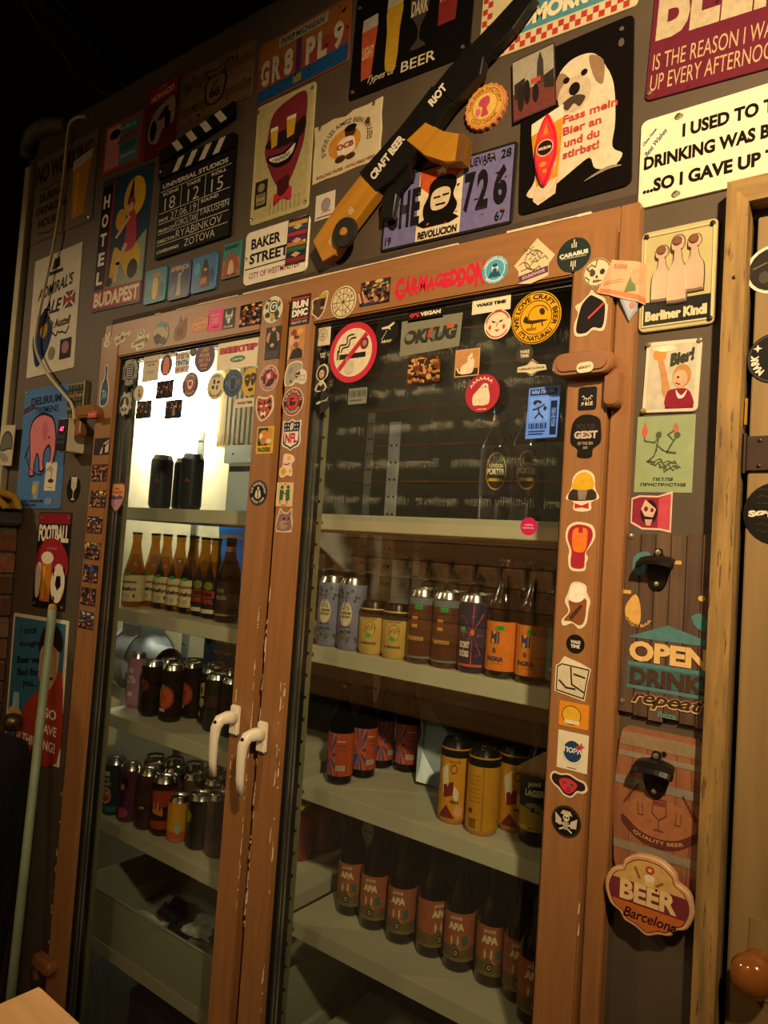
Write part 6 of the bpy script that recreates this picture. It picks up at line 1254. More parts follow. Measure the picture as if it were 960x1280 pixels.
# BEER Barcelona plaque
gx, gz_, gW, gH, grt = -0.3104,1.1018,0.1316,0.1051,0.0226
pq = empty('plaque', (gx, -0.0262, gz_))
tag(pq, 'shaped wooden plaque reading BEER Barcelona below the barrel', 'sign', 'signs on the taupe wall')
gW *= 1.02
gH *= 1.12
pq.location.x = -0.2446 - gW / 2 * 0.98
sh = [(-.98, .0), (-.85, .4), (-.62, .55), (-.55, .75), (-.3, .95), (0, 1.0), (.3, .95), (.55, .75), (.62, .55), (.85, .4), (.98, 0), (.85, -.45), (.62, -.6), (.5, -.78), (.25, -.85), (0, -.98), (-.25, -.85), (-.5, -.78), (-.62, -.6), (-.85, -.45)]
obj('panel', prism([(p[0] * gW / 2, p[1] * gH / 2) for p in cut(sh, 3)], 0.012, cham=0.002), mat('plaque_wood', '#c79a70', 0.5, var=0.2, scale=10, stretch=(6, 6, 0.7)), pq)
p = Pic()
s88 = [(x * .9, z * .9) for x, z in cut(sh, 3)]
p.poly(s88, '#6a2f24')
s86 = [(x * .875, z * .875) for x, z in cut(sh, 3)]
p.poly(s86, '#c9a060')
p.poly([(x, min(z, .26)) for x, z in s86], '#6f2a34')
p.poly([(x, min(z, -.28)) for x, z in s86], '#b8622c')
p.draw([('t', 'BEER', 0, .02, 1.25, .5, '#dcbc84', {'bold': .045}), ('t', 'Barcelona', .05, -.52, 1.15, .26, '#1c1210', {'bold': .015, 'shear': .3}), ('e', .02, .68, .1, .1, '#a83a30'), ('s', .02, .68, .07, '#dcbc84'), ('l', [(-.3, .65), (-.2, .42)], .05, '#8a5a30'), ('l', [(.3, .45), (.18, .35)], .05, '#8a5a30'), ('r', -.08, .27, .12, .45, '#d8b878'), ('e', .02, .48, .12, .08, '#e4d4b0'), ('e', .18, .25, .03, .03, '#2a1812')])
make_print('print', p, gW, gH, pq, 0.0122, WOODINK)

# banknotes tucked behind the embossed tin
nb_ = sheet('banknote', 'orange and green banknote tucked behind the embossed tin', 'banknote', (-0.4011,2.0622,0.0767,0.0749), [(-.95, -.42), (.3, -.85), (1, -.98), (1, .82), (-.35, .98)], '#cfa07c', [('p', [(-.85, -.42), (.9, -.9), (.9, -.65), (-.8, -.25)], '#c87a58'), ('t', '5000', -.02, .66, .5, .2, '#b0563c', {'rot': -5}), ('p', [(.15, -.5), (.6, -.45), (.55, .0), (.4, .25), (.3, .0)], '#6a7a4c'), ('e', .6, .2, .2, .35, '#d89a78'), ('l', [(-.6, .0), (.1, .1)], .04, '#c08a68'), ('l', [(-.65, -.1), (.1, .0)], .04, '#c08a68')], y=-0.028, m=PAPER, rough=.7)
nb2_ = sheet('banknote', 'blue folded banknote under the orange one', 'banknote', (-0.3903,2.0193,0.0289,0.0488), [(-1, .9), (1, .6), (1, -.2), (.3, -1)], '#8a94a4', [('p', [(-.5, .6), (.8, .4), (.8, -.1), (.3, -.7)], '#a8b0bc'), ('e', .5, .1, .3, .25, '#b07a7a')], y=-0.020, m=PAPER, rough=.7)



def bend(o, knots):
    """bend a flat sheet so that it follows knots (x, y) across the wall; keeps its own thickness and ink"""
    y0 = o.location.y
    for q in [o] + list(o.children):
        bm = bmesh.new()
        bm.from_mesh(q.data)
        for kx, _ in knots:
            bmesh.ops.bisect_plane(bm, geom=bm.verts[:] + bm.edges[:] + bm.faces[:], plane_co=(kx - o.location.x, 0, 0), plane_no=(1, 0, 0))
        for v in bm.verts:
            X_ = v.co.x + o.location.x
            for (xa, ya), (xb, yb) in zip(knots, knots[1:]):
                if X_ <= xb or (xb, yb) == knots[-1]:
                    v.co.y += ya + (yb - ya) * max(0.0, min(1.0, (X_ - xa) / (xb - xa))) - y0
                    break
        bm.to_mesh(q.data)
        bm.free()


bend(nb_, ((-0.445, -0.0430), (-0.415, -0.0415), (-0.410, -0.0385), (-0.381, -0.0275), (-0.375, -0.0225), (-0.366, -0.0006), (-0.355, -0.0003)))
bend(nb2_, ((-0.445, -0.0412), (-0.415, -0.0404), (-0.410, -0.0368), (-0.381, -0.0262), (-0.376, -0.0200), (-0.368, -0.0004), (-0.355, -0.0001)))
# ------------------------------------------------------------------ film clapper
gx, gz_, gW, gH, grt = -1.5903,2.5039,0.3154,0.2701,0.0134
cl = empty('film_clapper', (gx, 0, gz_))
cl.rotation_euler.y = -grt
tag(cl, 'black and white film clapperboard with handwritten names', 'clapperboard')
BB = mat('clapper_black', '#0a0909', 0.6, var=0.2, spec=0.2)
boxo('slate', -gW / 2, gW / 2, -0.010, 0, -gH / 2, gH / 2, BB, cl, 0.0015)
bar_h = 0.040
boxo('lower_bar', -gW / 2, gW / 2, -0.018, -0.010, gH / 2 - bar_h, gH / 2, BB, cl, 0.001)
p = Pic()
w = '#d8d2c2'
p.draw([('t', 'UNIVERSAL STUDIOS', -.02, .53, 1.75, .1, w, {'bold': .03})] + [('r', -.95, z, .95, z + .012, w) for z in (.42, -.05, -.28, -.5, -.74)] + [('r', x, -.05, x + .012, .42, w) for x in (-.35, .3)] + [('r', .15, -.5, .162, -.05, w), ('t', 'SCENE', -.65, .35, .45, .07, w), ('t', 'TAKE', -.02, .35, .38, .07, w), ('t', 'ROLL', .65, .35, .38, .07, w), ('t', '18', -.65, .12, .3, .26, w, {'bold': -.01}), ('t', '12', .0, .12, .3, .26, w, {'bold': -.01}), ('t', '15', .62, .12, .3, .26, w, {'bold': -.01}), ('t', 'DATE', -.8, -.2, .26, .07, w), ('t', '27.06.19', -.25, -.17, .7, .15, w, {'bold': -.01}), ('t', 'SOUND', .45, -.12, .45, .07, w), ('t', 'YAKUSHIN', .58, -.34, .75, .14, w, {'bold': -.01}), ('t', 'PROD.CO', -.7, -.43, .45, .07, w), ('t', 'KOROLTAK', -.15, -.39, .6, .14, w, {'bold': -.01}), ('t', 'DIRECTOR', -.68, -.66, .5, .07, w), ('t', 'RYABINKOV', .2, -.62, 1.2, .16, w, {'bold': -.01}), ('t', 'CAMERAMAN', -.62, -.88, .62, .07, w), ('t', 'ZOTOVA', .25, -.86, .8, .15, w, {'bold': -.01})])
make_print('lettering', p, gW, gH, cl, 0.0102, VINYL)
p = Pic()
for k in range(4):
    x = -.52 + k * .36
    p.poly([(x - .06, -.95), (x + .10, -.95), (x + .26, .9), (x + .10, .9)], w, 0)
make_print('stripes', p, gW, bar_h, cl, 0.0182, VINYL, loc=(0, 0, gH / 2 - bar_h / 2))
ub = empty('upper_bar')
ub.parent = cl
ub.location = (-gW / 2 + .015, -0.010, gH / 2 + .004)
_c0, _c1 = (-1.7291,-0.0150,2.6589), (-1.4599,-0.0150,2.6986)
ub.rotation_euler = (0, -math.atan2(_c1[2] - _c0[2], _c1[0] - _c0[0]) + grt, 0)
boxo('bar', -.012, gW - 0.012, -0.010, 0.0, 0.0, bar_h, BB, ub, 0.001)
p = Pic()
for k in range(4):
    x = -.45 + k * .38
    p.poly([(x - .02, -.9), (x + .14, -.9), (x - .02, .9), (x - .18, .9)], w, 0)
make_print('stripes', p, gW, bar_h, ub, 0.0102, VINYL, loc=(gW / 2 - .012, 0, bar_h / 2))
screw(cl, -gW / 2 + .012, gH / 2 - .02, 0.019, 0.004)

# ------------------------------------------------------------------ wooden toy rifle CRAFT BEER RIOT
A0 = Vector(((-1.0885,-0.0350,2.2540))[0::2])
A1 = Vector(((-0.6114,-0.0350,2.6523))[0::2])
dv = A1 - A0
L_ = dv.length
ang = math.atan2(dv.y, dv.x)
rf = empty('wooden_rifle', (A0.x, -0.012, A0.y))
rf.rotation_euler.y = -ang
tag(rf, 'wooden toy rifle with yellow stock lettered CRAFT BEER RIOT', 'toy rifle')
YEL = mat('mustard_painted_wood', '#b07a22', 0.4, var=0.2, scale=8, stretch=(1, 6, 6))
BLK = mat('black_painted_wood', '#100f0e', 0.4, var=0.2)
L = L_


def loc_(px_pt):
    d = Vector((px_pt[0], px_pt[2])) - A0
    return (d.x * math.cos(ang) + d.y * math.sin(ang), -d.x * math.sin(ang) + d.y * math.cos(ang))


def rpart(nm, pts, m, y0=0.0, t=0.022, cham=0.002):
    return obj(nm, prism([loc_(q) for q in pts], t, cham=cham), m, rf, (0, -y0, 0))


rpart('stock', [(-1.1077,-0.0350,2.2763), (-1.0737,-0.0350,2.2237), (-1.0393,-0.0350,2.2334), (-0.9942,-0.0350,2.2881), (-0.9294,-0.0350,2.3464), (-0.9813,-0.0350,2.3949), (-1.0448,-0.0350,2.3428)], YEL, t=0.024)
rpart('receiver', [(-0.9818,-0.0350,2.4004), (-0.9337,-0.0350,2.3475), (-0.8929,-0.0350,2.3611), (-0.8175,-0.0350,2.4212), (-0.7541,-0.0350,2.4838), (-0.8048,-0.0350,2.5340), (-0.8812,-0.0350,2.4709)], BLK, t=0.026)
rpart('handguard', [(-0.8048,-0.0350,2.5340), (-0.7541,-0.0350,2.4838), (-0.6957,-0.0350,2.5218), (-0.6910,-0.0350,2.5552), (-0.7221,-0.0350,2.5960), (-0.7709,-0.0350,2.5619)], BLK, t=0.022)
rpart('barrel', [(-0.7218,-0.0350,2.5926), (-0.6907,-0.0350,2.5519), (-0.6320,-0.0350,2.5893), (-0.5893,-0.0350,2.6336), (-0.6120,-0.0350,2.6619), (-0.6714,-0.0350,2.6241)], BLK, t=0.02)
rpart('grip', [(-0.9093,-0.0350,2.3585), (-0.8590,-0.0350,2.3962), (-0.8489,-0.0350,2.3698), (-0.8867,-0.0350,2.3356), (-0.8929,-0.0350,2.2860), (-0.9203,-0.0350,2.2889), (-0.9263,-0.0350,2.3352)], BLK, t=0.014)
rpart('magazine', [(-0.8607,-0.0400,2.4366), (-0.8153,-0.0400,2.4613), (-0.7711,-0.0400,2.4294), (-0.7165,-0.0400,2.4047), (-0.7199,-0.0400,2.3517), (-0.7605,-0.0400,2.3614), (-0.8117,-0.0400,2.3888)], YEL, t=0.028, cham=0.003)
obj('magazine_end', prism([loc_(q) for q in ((-0.7314,-0.0400,2.4125), (-0.7165,-0.0400,2.4047), (-0.7199,-0.0400,2.3517), (-0.7364,-0.0400,2.3562))], 0.0285), mat('brown_wood_end', '#6a4420', 0.5, var=0.2), rf, (0, 0, 0))
for s, q0, q1, h, y in (('CRAFT BEER', (-0.9455,-0.0400,2.3796), (-0.8697,-0.0400,2.4477), .022, .0262), ('RIOT', (-0.8063,-0.0400,2.4950), (-0.7724,-0.0400,2.5232), .020, .0262)):
    a, b = loc_(q0), loc_(q1)
    dd = Vector((b[0] - a[0], b[1] - a[1]))
    lp = make_print('lettering', Pic().draw([('t', s, 0, 0, 2, 2, '#d8cfb8', {'bold': .05})]), dd.length, h, rf, 0)
    lp.location = ((a[0] + b[0]) / 2, -y - .0003, (a[1] + b[1]) / 2)
    lp.rotation_euler.y = -math.atan2(dd.y, dd.x)
_l = loc_((-1.0070,-0.0450,2.2727))
dw = obj('wheel', lathe([(0, 0.0), (0.032, 0.0), (0.034, 0.004), (0.032, 0.010), (0.010, 0.010)], 26, axis='Y'), mat('dark_metal_disc', '#3a3c38', 0.4, 0.6, var=0.2), rf, (_l[0], -.024, _l[1]))
obj('hub', lathe([(0.010, 0.009), (0.009, 0.013), (0, 0.014)], 14, axis='Y'), mat('hub_yellow', '#a8742a', 0.4), dw)
for k in range(3):
    _l = loc_(((-1.0507,-0.0600,2.2654), (-1.0195,-0.0600,2.3012), (-0.9988,-0.0600,2.3210))[k])
    p = Pic().draw([('l', [(-.8, 0), (.8, 0)], .25, '#d8cba4')] + [('l', [(x, -.8), (x, .8)], .22, '#d8cba4', {'up': 0}) for x in (-.5, 0, .5)])
    make_print('tally_mark', p, .018, .018, rf, 0, loc=(_l[0], -.0243, _l[1]))
sign('sticker', 'small white calendar card beside the rifle stock', 'card', (-1.1108,2.3746,0.0591,0.0614,0.0194), 'rect', '#cfc6b8', [('e', .1, .1, .5, .5, '#a87a78'), ('p', [(-.4, -.3), (.5, -.2), (.4, .3), (-.1, .5)], '#8a8a98'), ('t', 'Jim', .1, -.45, 1.0, .3, '#a83a4a', {'shear': .3}), ('r', -.8, -.85, .8, -.75, '#8a5a5a')], t=0.001, m=PAPER)

# ------------------------------------------------------------------ stickers on the plank door
GD = 'stickers on the plank door'
sheet('sticker', 'cream-edged black round sticker high on the plank door', STK, (-0.1825,2.0539,0.0745,0.0745), 'disc', '#d8cdb4', [('e', 0, 0, .88, .88, '#2a2420'), ('l', [(-.7, .1), (-.2, .3), (.3, -.2)], .06, '#6a5f50'), ('e', -.3, -.3, .2, .25, '#4a4238')], y=-0.0042, group=GD)
sheet('sticker', 'black round sticker with curved white letters on the plank door', STK, (-0.1745,1.9181,0.0765,0.0765), 'disc', '#14110e', [('a', 'MARK', .72, .28, 66, '#e0d6c0', {'mid': 200, 'bold': .05}), ('s', -.62, .42, .16, '#e0d6c0', {'n': 4}), ('o', 0, 0, .9, .95, '#4a4238')], y=-0.0042, group=GD)
sheet('sticker', 'black crinkled round sticker with straight pale letters on the plank door', STK, (-0.1622,1.6866,0.0934,0.0934), 'disc', '#17140f', [('t', 'SØNDER', .0, -.02, 1.7, .22, '#ded4bc', {'bold': .06})] + [scribble(random.Random(100 + k), 0, .75 - .22 * k, 1.2, .1, '#3f392f', 12, .025) for k in range(7) if k not in (3,)], y=-0.0042, group=GD)

# ------------------------------------------------------------------ thermostat, cable, trunking
th = empty('thermostat', (-2.0712,-0.0200,1.8722))
tag(th, 'boxy thermostat with black face and glowing red digits', 'thermostat')
obj('housing', box(bmesh.new(), -0.030, 0.030, -0.035, 0.020, -0.050, 0.050, 0.002), CREAM, th)
obj('face', box(bmesh.new(), -0.027, 0.027, -0.038, -0.034, -0.048, 0.048, 0.001), mat('black_fascia', '#151416', 0.35, var=0.1), th)
p = Pic().draw([('t', '-8.7', 0, 0, 1.6, 1.6, '#ff2a5a', {'bold': .04})])
dg = make_print('digits', p, .030, .018, th, 0.0, emit_mat('red_led', (1.0, 0.06, 0.2), 2.2), loc=(-.002, -.0382, .018))
obj('display_window', box(bmesh.new(), -0.018, 0.018, -0.0382, -0.0378, 0.008, 0.030), mat('dark_red_window', '#4a0a1c', 0.2), th)
for k in range(6):
    boxo('button', -0.018 + (k % 3) * 0.014, -0.008 + (k % 3) * 0.014, -0.0395, -0.037, -0.012 - (k // 3) * 0.016, -0.002 - (k // 3) * 0.016, mat('grey_button', '#2c2c30', 0.5), th)
cab = spline([(-2.1836,-0.0100,2.9231), (-2.2398,-0.0120,2.9372), (-2.2669,-0.0200,2.9198), (-2.2730,-0.0200,2.8673), (-2.2852,-0.0150,2.7373), (-2.2913,-0.0200,2.5609), (-2.3313,-0.0200,2.3797), (-2.3631,-0.0200,2.2357), (-2.3455,-0.0200,2.1662), (-2.2709,-0.0200,2.0920), (-2.1709,-0.0200,2.0237), (-2.0968,-0.0200,1.9729), (-2.0747,-0.0200,1.9218)], 8)
tag(obj('cable', tube(cab, 0.0048, 8), mat('cream_cable', '#c9bd94', 0.45, var=0.1)), 'cream cable looping down to the thermostat', 'cable')
tk = empty('cable_trunking', (-2.5286,0.0000,2.4481))
tag(tk, 'pale vertical cable trunking at the end of the taupe wall', 'trunking')
obj('channel', box(bmesh.new(), -0.019, 0.019, -0.020, 0.0, -0.74, 0.40, 0.002), mat('ivory_trunking', '#a8a284', 0.45, var=0.1), tk, (0.0, 0, 0))
_b = (-2.5286,0.0000,2.4481)
cnd = [(p[0] - _b[0], p[1], p[2] - _b[2]) for p in spline([(-2.5406,-0.0200,2.8860), (-2.5376,-0.0200,2.9315), (-2.4987,-0.0200,2.9633), (-2.4003,-0.0200,2.9557), (-2.3158,0.0000,2.9401)], 6)]
obj('conduit_bend', tube(cnd, 0.026, 10), mat('grey_conduit', '#4f4d47', 0.6), tk, smooth=True)
# overhead wires and pipes against the black ceiling
tag(obj('ceiling_wire', tube(spline([(-2.8699,0.0269,3.6970), (-2.9886,0.1502,3.6970), (-3.0853,0.3243,3.6970), (-3.1903,0.4796,3.6970), (-3.1952,0.6491,3.6970)], 6), 0.003, 6), mat('grey_wire', '#8a857a', 0.6)), 'thin pale wire running over the dark ceiling void', 'wire')
tag(obj('ceiling_pipe', tube(spline([(-2.8355,0.0739,3.6820), (-2.8873,0.2695,3.6820), (-2.9207,0.4183,3.6820), (-3.0363,0.6338,3.6820)], 6), 0.02, 8), mat('black_pipe', '#3a3530', 0.7)), 'dark pipe in the ceiling void', 'pipe')
tag(obj('ceiling_pipe', tube(spline([(-2.7862,0.1119,3.6870), (-2.8416,0.3881,3.6870), (-2.8657,0.6454,3.6870)], 6), 0.014, 8), mat('black_pipe', '#3a3530', 0.7)), 'thinner dark pipe beside the ceiling pipe', 'pipe')

# ------------------------------------------------------------------ left foreground: pole, coat, table corner, ledge things
p0, p1 = Vector((-2.1116,-0.0160,1.3531)), Vector((-1.9863,-0.1000,0.5773))
d_ = (p1 - p0)
p2 = p0 + d_ * (p0.z - 0.03) / (p0.z - p1.z)
po = empty('broom_pole', p0)
tag(po, 'pale green wooden pole leaning by the comic tin sign', 'pole')
obj('shaft', tube([(0, 0, -0.012), tuple(p2 - p0)], 0.0130, 12), mat('worn_green_paint', '#8fa184', 0.5, var=0.2, scale=10, col2='#b9a878', thr=0.66), po, smooth=True)
obj('tip', lathe([(0, 0.006), (0.010, 0.004), (0.0128, -0.004), (0.0131, -0.014)], 12), mat('bare_pole_tip', '#a8854c', 0.6, var=0.2), po, smooth=True)
# dark coat hanging on a hook from the brick pier
ct = empty('coat', ((-2.1500,-0.1139,0.9438))[0:3])
tag(ct, 'black coat hanging in front of the brick pier', 'coat')
bm = bmesh.new()
rows = []
c0 = Vector((-2.1500,-0.1139,0.9438))
prof = [(0.03, .10), (-0.0, .19), (-.08, .235), (-.2, .24), (-.4, .22), (-.6, .21), (-.78, .20), (-.92, .20)]
for i, (dz, hw) in enumerate(prof):
    ring = []
    for k in range(28):
        a = 2 * PI * k / 28
        rr = 1 + 0.10 * math.sin(a * 5 + i * .5) * min(1, i / 3) + .04 * math.sin(a * 9 + i)
        ring.append(bm.verts.new((0.085 * math.cos(a) * rr * (0.5 if i == 0 else 1), hw * .66 * math.sin(a) * rr - .055 - .008 * i, dz)))
    rows.append(ring)
for a, b in zip(rows, rows[1:]):
    for k in range(28):
        bm.faces.new((a[k], a[(k + 1) % 28], b[(k + 1) % 28], b[k]))
bm.faces.new(rows[0])
bm.faces.new(rows[-1])
bmesh.ops.subdivide_edges(bm, edges=bm.edges[:], cuts=1, smooth=.6)
obj('cloth', bm, mat('black_coat_cloth', '#12110f', 0.9, var=0.3, scale=60, bump=0.2), ct, smooth=True)
obj('hook', tube(spline([(-0.2445, -.055, .06), (-0.10, -.055, .10), (0.01, -.055, .09), (0.0, -.055, .02)], 5), 0.006, 8), SCREW, ct)
tag(obj('coat_hook_ball', lathe([(0, -.03), (.022, -.022), (.03, 0), (.022, .022), (0, .03)], 14), mat('aged_brass', '#6a5a3c', 0.35, 0.8), None, Vector(((-2.2600,-0.0359,0.9729)[0], -0.032, (-2.2600,-0.0359,0.9729)[2])), smooth=True), 'round metal knob above the black coat', 'knob')
# table corner bottom left
tb = empty('table', ((-0.8721,-0.6690,1.0200))[0:3])
tag(tb, 'light wooden table top corner', 'table')
q = [Vector((-0.8721,-0.6690,1.0200)), Vector((-0.7592,-0.6727,1.0200)), Vector((-0.8839,-0.7126,1.0200))]
e1 = (q[1] - q[0]).normalized()
e2 = Vector((e1.y, -e1.x, 0))
if e2.dot(q[2] - q[0]) < 0:
    e2 = -e2
bm = bmesh.new()
oo = [q[0], q[0] + e1 * .36, q[0] + e1 * .36 + e2 * .5, q[0] + e2 * .5]
vt = [bm.verts.new(v - q[0]) for v in oo]
vb = [bm.verts.new(v - q[0] - Vector((0, 0, .03))) for v in oo]
bm.faces.new(vt)
bm.faces.new(vb)
for k in range(4):
    bm.faces.new((vt[k], vt[(k + 1) % 4], vb[(k + 1) % 4], vb[k]))
bmesh.ops.bevel(bm, geom=bm.edges[:], offset=.003, segments=2, affect='EDGES')
obj('top', bm, mat('light_table_wood', '#cfa061', 0.5, var=0.15, scale=6, stretch=(1, 8, 1)), tb)
for a, b in ((.05, .05), (.31, .05), (.05, .45), (.31, .45)):
    v = e1 * a + e2 * b
    obj('leg', box(bmesh.new(), v.x - .02, v.x + .02, v.y - .02, v.y + .02, -1.02, -.03), mat('table_leg_wood', '#8a6a3c', 0.6), tb)
# yellow fabric hand-shaped thing and picture on the ledge
gl = empty('work_glove', (-2.405, -0.006, 1.632))
tag(gl, 'yellow work glove lying on the stone ledge', 'glove')
GLV = mat('yellow_glove_cloth', '#c9a02c', 0.85, var=0.15, scale=50, bump=0.15)
obj('palm', box(bmesh.new(), -.036, .030, -.20, -.045, .0, .078, .024, 3), GLV, gl, smooth=True)
for k in range(4):
    xx = -.026 + k * .0185
    obj('finger', tube(spline([(xx, -.085, .062), (xx, -.055, .066 - .003 * k), (xx, -.028, .046), (xx, -.014, .020), (xx, -.013, .012)], 4), .0125, 8, r2=.0115), GLV, gl, smooth=True)
obj('thumb', tube(spline([(.024, -.11, .04), (.040, -.085, .034), (.042, -.06, .014)], 4), .013, 8, r2=.011), GLV, gl, smooth=True)
sheet('picture_card', 'pale picture card of a grey cap fixed over the trunking', 'card', (-2.4920,1.8590,0.1008,0.1389,-0.0321), 'rect', '#b9b19a', [('p', cut([(-.85, -.2), (-.6, .5), (.1, .72), (.75, .42), (.85, -.15), (.3, -.2), (-.3, -.3)]), '#3a3b39'), ('p', cut([(-.75, -.2), (-.5, .42), (.1, .6), (.66, .34), (.74, -.08), (.25, -.12), (-.3, -.22)]), '#63645f'), ('p', cut([(-.7, -.35), (.2, -.5), (.5, -.75), (-.2, -.8), (-.7, -.6)]), '#8d8a80')], y=-0.0202, t=0.002, m=PAPER)
cap = empty('grey_cap', (-2.531, (-2.5310,-0.0713,1.7347)[1] - 0.013, 1.632 + 0.0395))
tag(cap, 'grey cloth cap lying on the ledge behind the glove', 'cap')
obj('crown', lathe([(0.055, -0.03), (0.06, 0.0), (0.05, 0.03), (0.025, 0.045), (0, 0.048)], 18), mat('grey_cap_cloth', '#55524c', 0.9, var=0.2), cap, smooth=True)
obj('brim', lathe([(0.056, -0.028), (0.082, -0.036), (0.080, -0.040), (0.054, -0.034)], 18), mat('grey_cap_cloth', '#55524c', 0.9, var=0.2), cap, smooth=True)

# ================================================================== cans and bottles
def spread(p, k):
    """narrow the picture to the front, but let bands drawn edge to edge run right round"""
    p.v = [((v[0] if abs(v[0]) > .999 else v[0] * k), v[1], v[2]) for v in p.v]


def can_proto(name, H, r, base, ops, lid=LIDM, shoulder=None, lab=None, hh=.86, metal=0.15, Wk=1.9, tagc=None):
    """drinks can: body, shoulder, lid, wrapped print and optional green price tag"""
    e = empty(name)
    bm = lathe([(0, .002), (r * .78, 0), (r * .86, .003), (r, .012), (r, H - .016), (r * .985, H - .014)], 22)
    obj('body', bm, mat('can_paint_' + base.lstrip('#'), base, .32, metal, var=.08), e, smooth=True)
    sm = shoulder or LIDM
    obj('shoulder', lathe([(r * .985, H - .0142), (r * .84, H - .003), (r * .82, H)], 22), sm, e, smooth=True)
    obj('lid', lathe([(r * .82, H), (r * .80, H + .0008), (r * .78, H - .004), (0, H - .004)], 22), lid, e)
    obj('pull_tab', lathe([(0, H - .002), (r * .28, H - .002), (r * .28, H - .004)], 10), LIDM, e)
    if ops:
        p = Pic()
        p.clip = True
        p.draw(ops)
        spread(p, Wk / 6.0)
        make_print('print', p, r * 6.0, (H - .030) * 1.0, e, .0003, VINYL, .00006, cyl=r, loc=(0, 0, .013 + (H - .030) / 2))
    if tagc is not None:
        make_print('price_tag', Pic().draw([('r', -1, -1, 1, 1, '#20a83c'), ('t', '340', 0, 0, 1.2, 1.0, '#14602a')]), .016, .009, e, .0012, PAPER, .0001, cyl=r, loc=(0, 0, H * tagc))
    return e


def bottle_proto(name, H, r, glass, lab, ops, cap='#2a2420', neck=None, z0=.018, zl=.095, foil=None, tagc=None, shoulder=.55, Wk=2.0, cone=False):
    e = empty(name)
    nr = .0132
    sh = H * shoulder
    prof = [(0, .004), (r * .85, 0), (r, .006), (r, sh), (r * .97, sh + .012), (r * .80, sh + .03), (nr * 1.25, sh + .055), (nr * 1.02, sh + .075), (nr, H - .022), (nr * 1.12, H - .020), (nr * 1.12, H - .012), (nr, H - .010), (nr, H - .004)]
    if cone:
        prof[3:8] = [(r, sh), (r * .95, sh + .018), (r * .72, sh + .048), (nr * 1.35, sh + .078), (nr * 1.05, sh + .102)]
    obj('glass', lathe(prof, 22), glass, e, smooth=True)
    obj('beer', lathe([(0, .005), (r * .82, .004), (r * .93, .010), (r * .93, sh), (r * .74, sh + .028), (nr, sh + .055), (nr * .85, sh + .07), (0, sh + .07)], 16), thin_glass('beer_' + glass.name, (.80, .62, .30) if glass is AMBER else (.5, .3, .1), 0.0), e, smooth=True) if glass is AMBER else None
    cm = mat('cap_' + cap.lstrip('#'), cap, .35, .5, var=.1)
    obj('crown_cap', lathe([(nr * 1.15, H - .008), (nr * 1.22, H - .006), (nr * 1.1, H - .001), (nr * .8, H), (0, H)], 18), cm, e)
    if lab:
        W = r * 4.6
        bm = bmesh.new()
        n = 28
        cols = []
        for k in range(n + 1):
            a = -W / 2 / r + W / r * k / n
            R = r + .0004
            cols.append((bm.verts.new((R * math.sin(a), -R * math.cos(a), z0)), bm.verts.new((R * math.sin(a), -R * math.cos(a), z0 + zl))))
        for a, b in zip(cols, cols[1:]):
            bm.faces.new((a[0], b[0], b[1], a[1]))
        lb = obj('label', bm, base_mat(lab, .55), e, smooth=True)
        if ops:
            p = Pic()
            p.clip = True
            p.draw(ops)
            spread(p, Wk / 4.6)
            make_print('print', p, W, zl, lb, .0006, PAPER, .00006, cyl=r, loc=(0, 0, z0 + zl / 2))
    if foil:
        obj('neck_foil', lathe([(nr * 1.10, H - .050), (nr * 1.12, H - .030), (nr * 1.10, H - .026)], 18), mat('foil_' + foil.lstrip('#'), foil, .3, .8), e, smooth=True)
    if tagc is not None:
        make_print('price_tag', Pic().draw([('r', -1, -1, 1, 1, '#20a83c'), ('t', '290', 0, 0, 1.2, 1.0, '#14602a')]), .016, .009, e, .0014, PAPER, .0001, cyl=r, loc=(.0, 0, H * tagc))
    return e


PLACED = []
_MOVES = sorted(((abs(t) + 3 * abs(q), t, q) for t in [k * .002 for k in range(-90, 91)] for q in [k * .002 for k in range(-14, 15)]))


def clear(pos, cat, r):
    """stand a newcomer wholly on its shelf and just clear of its neighbours, moving it as little as needed"""
    if cat not in ('can', 'bottle'):
        return pos
    x, y, zz = pos[0], pos[1], pos[2]
    x0, x1 = (LX0, LX1) if x < -1.19 else (RX0, RX1)
    u = Vector((x - cam.location.x, y - cam.location.y)).normalized()
    near = [p for p in PLACED if abs(p[2] - zz) < .12]
    for _, t, q in _MOVES:
        a, b = x + u.x * t + q, y + u.y * t
        if a - r < x0 + .001 or a + r > x1 - .001 or b - r < SY0 + .002 or b + r > SY1:
            continue
        if all(math.hypot(a - p[0], b - p[1]) >= r + p[3] + .0012 for p in near):
            PLACED.append((a, b, zz, r))
            return (a, b, zz)
    PLACED.append((x, y, zz, r))
    return pos


def body_radius(o):
    return max(math.hypot(v.co.x, v.co.y) for c in o.children if c.name.split('.')[0] in ('body', 'glass') for v in c.data.vertices)


def back_rows(x0, x1, y0, y1, zz, n, step=.070):
    """free standing places behind the front row"""
    out = []
    y = y0
    while y < y1:
        x = x0 + (step / 2 if len(out) % 2 else 0)
        while x < x1 and len(out) < n:
            if all(abs(c - zz) > .12 or math.hypot(x - a, y - b) > step - .002 for a, b, c, _r in PLACED) and all(math.hypot(x - a, y - b) > step - .002 for a, b, _ in out):
                out.append((x, y, zz))
            x += step / 5
        y += step / 5
    return out


ORD = ('first', 'second', 'third', 'fourth', 'fifth', 'sixth', 'seventh', 'eighth')


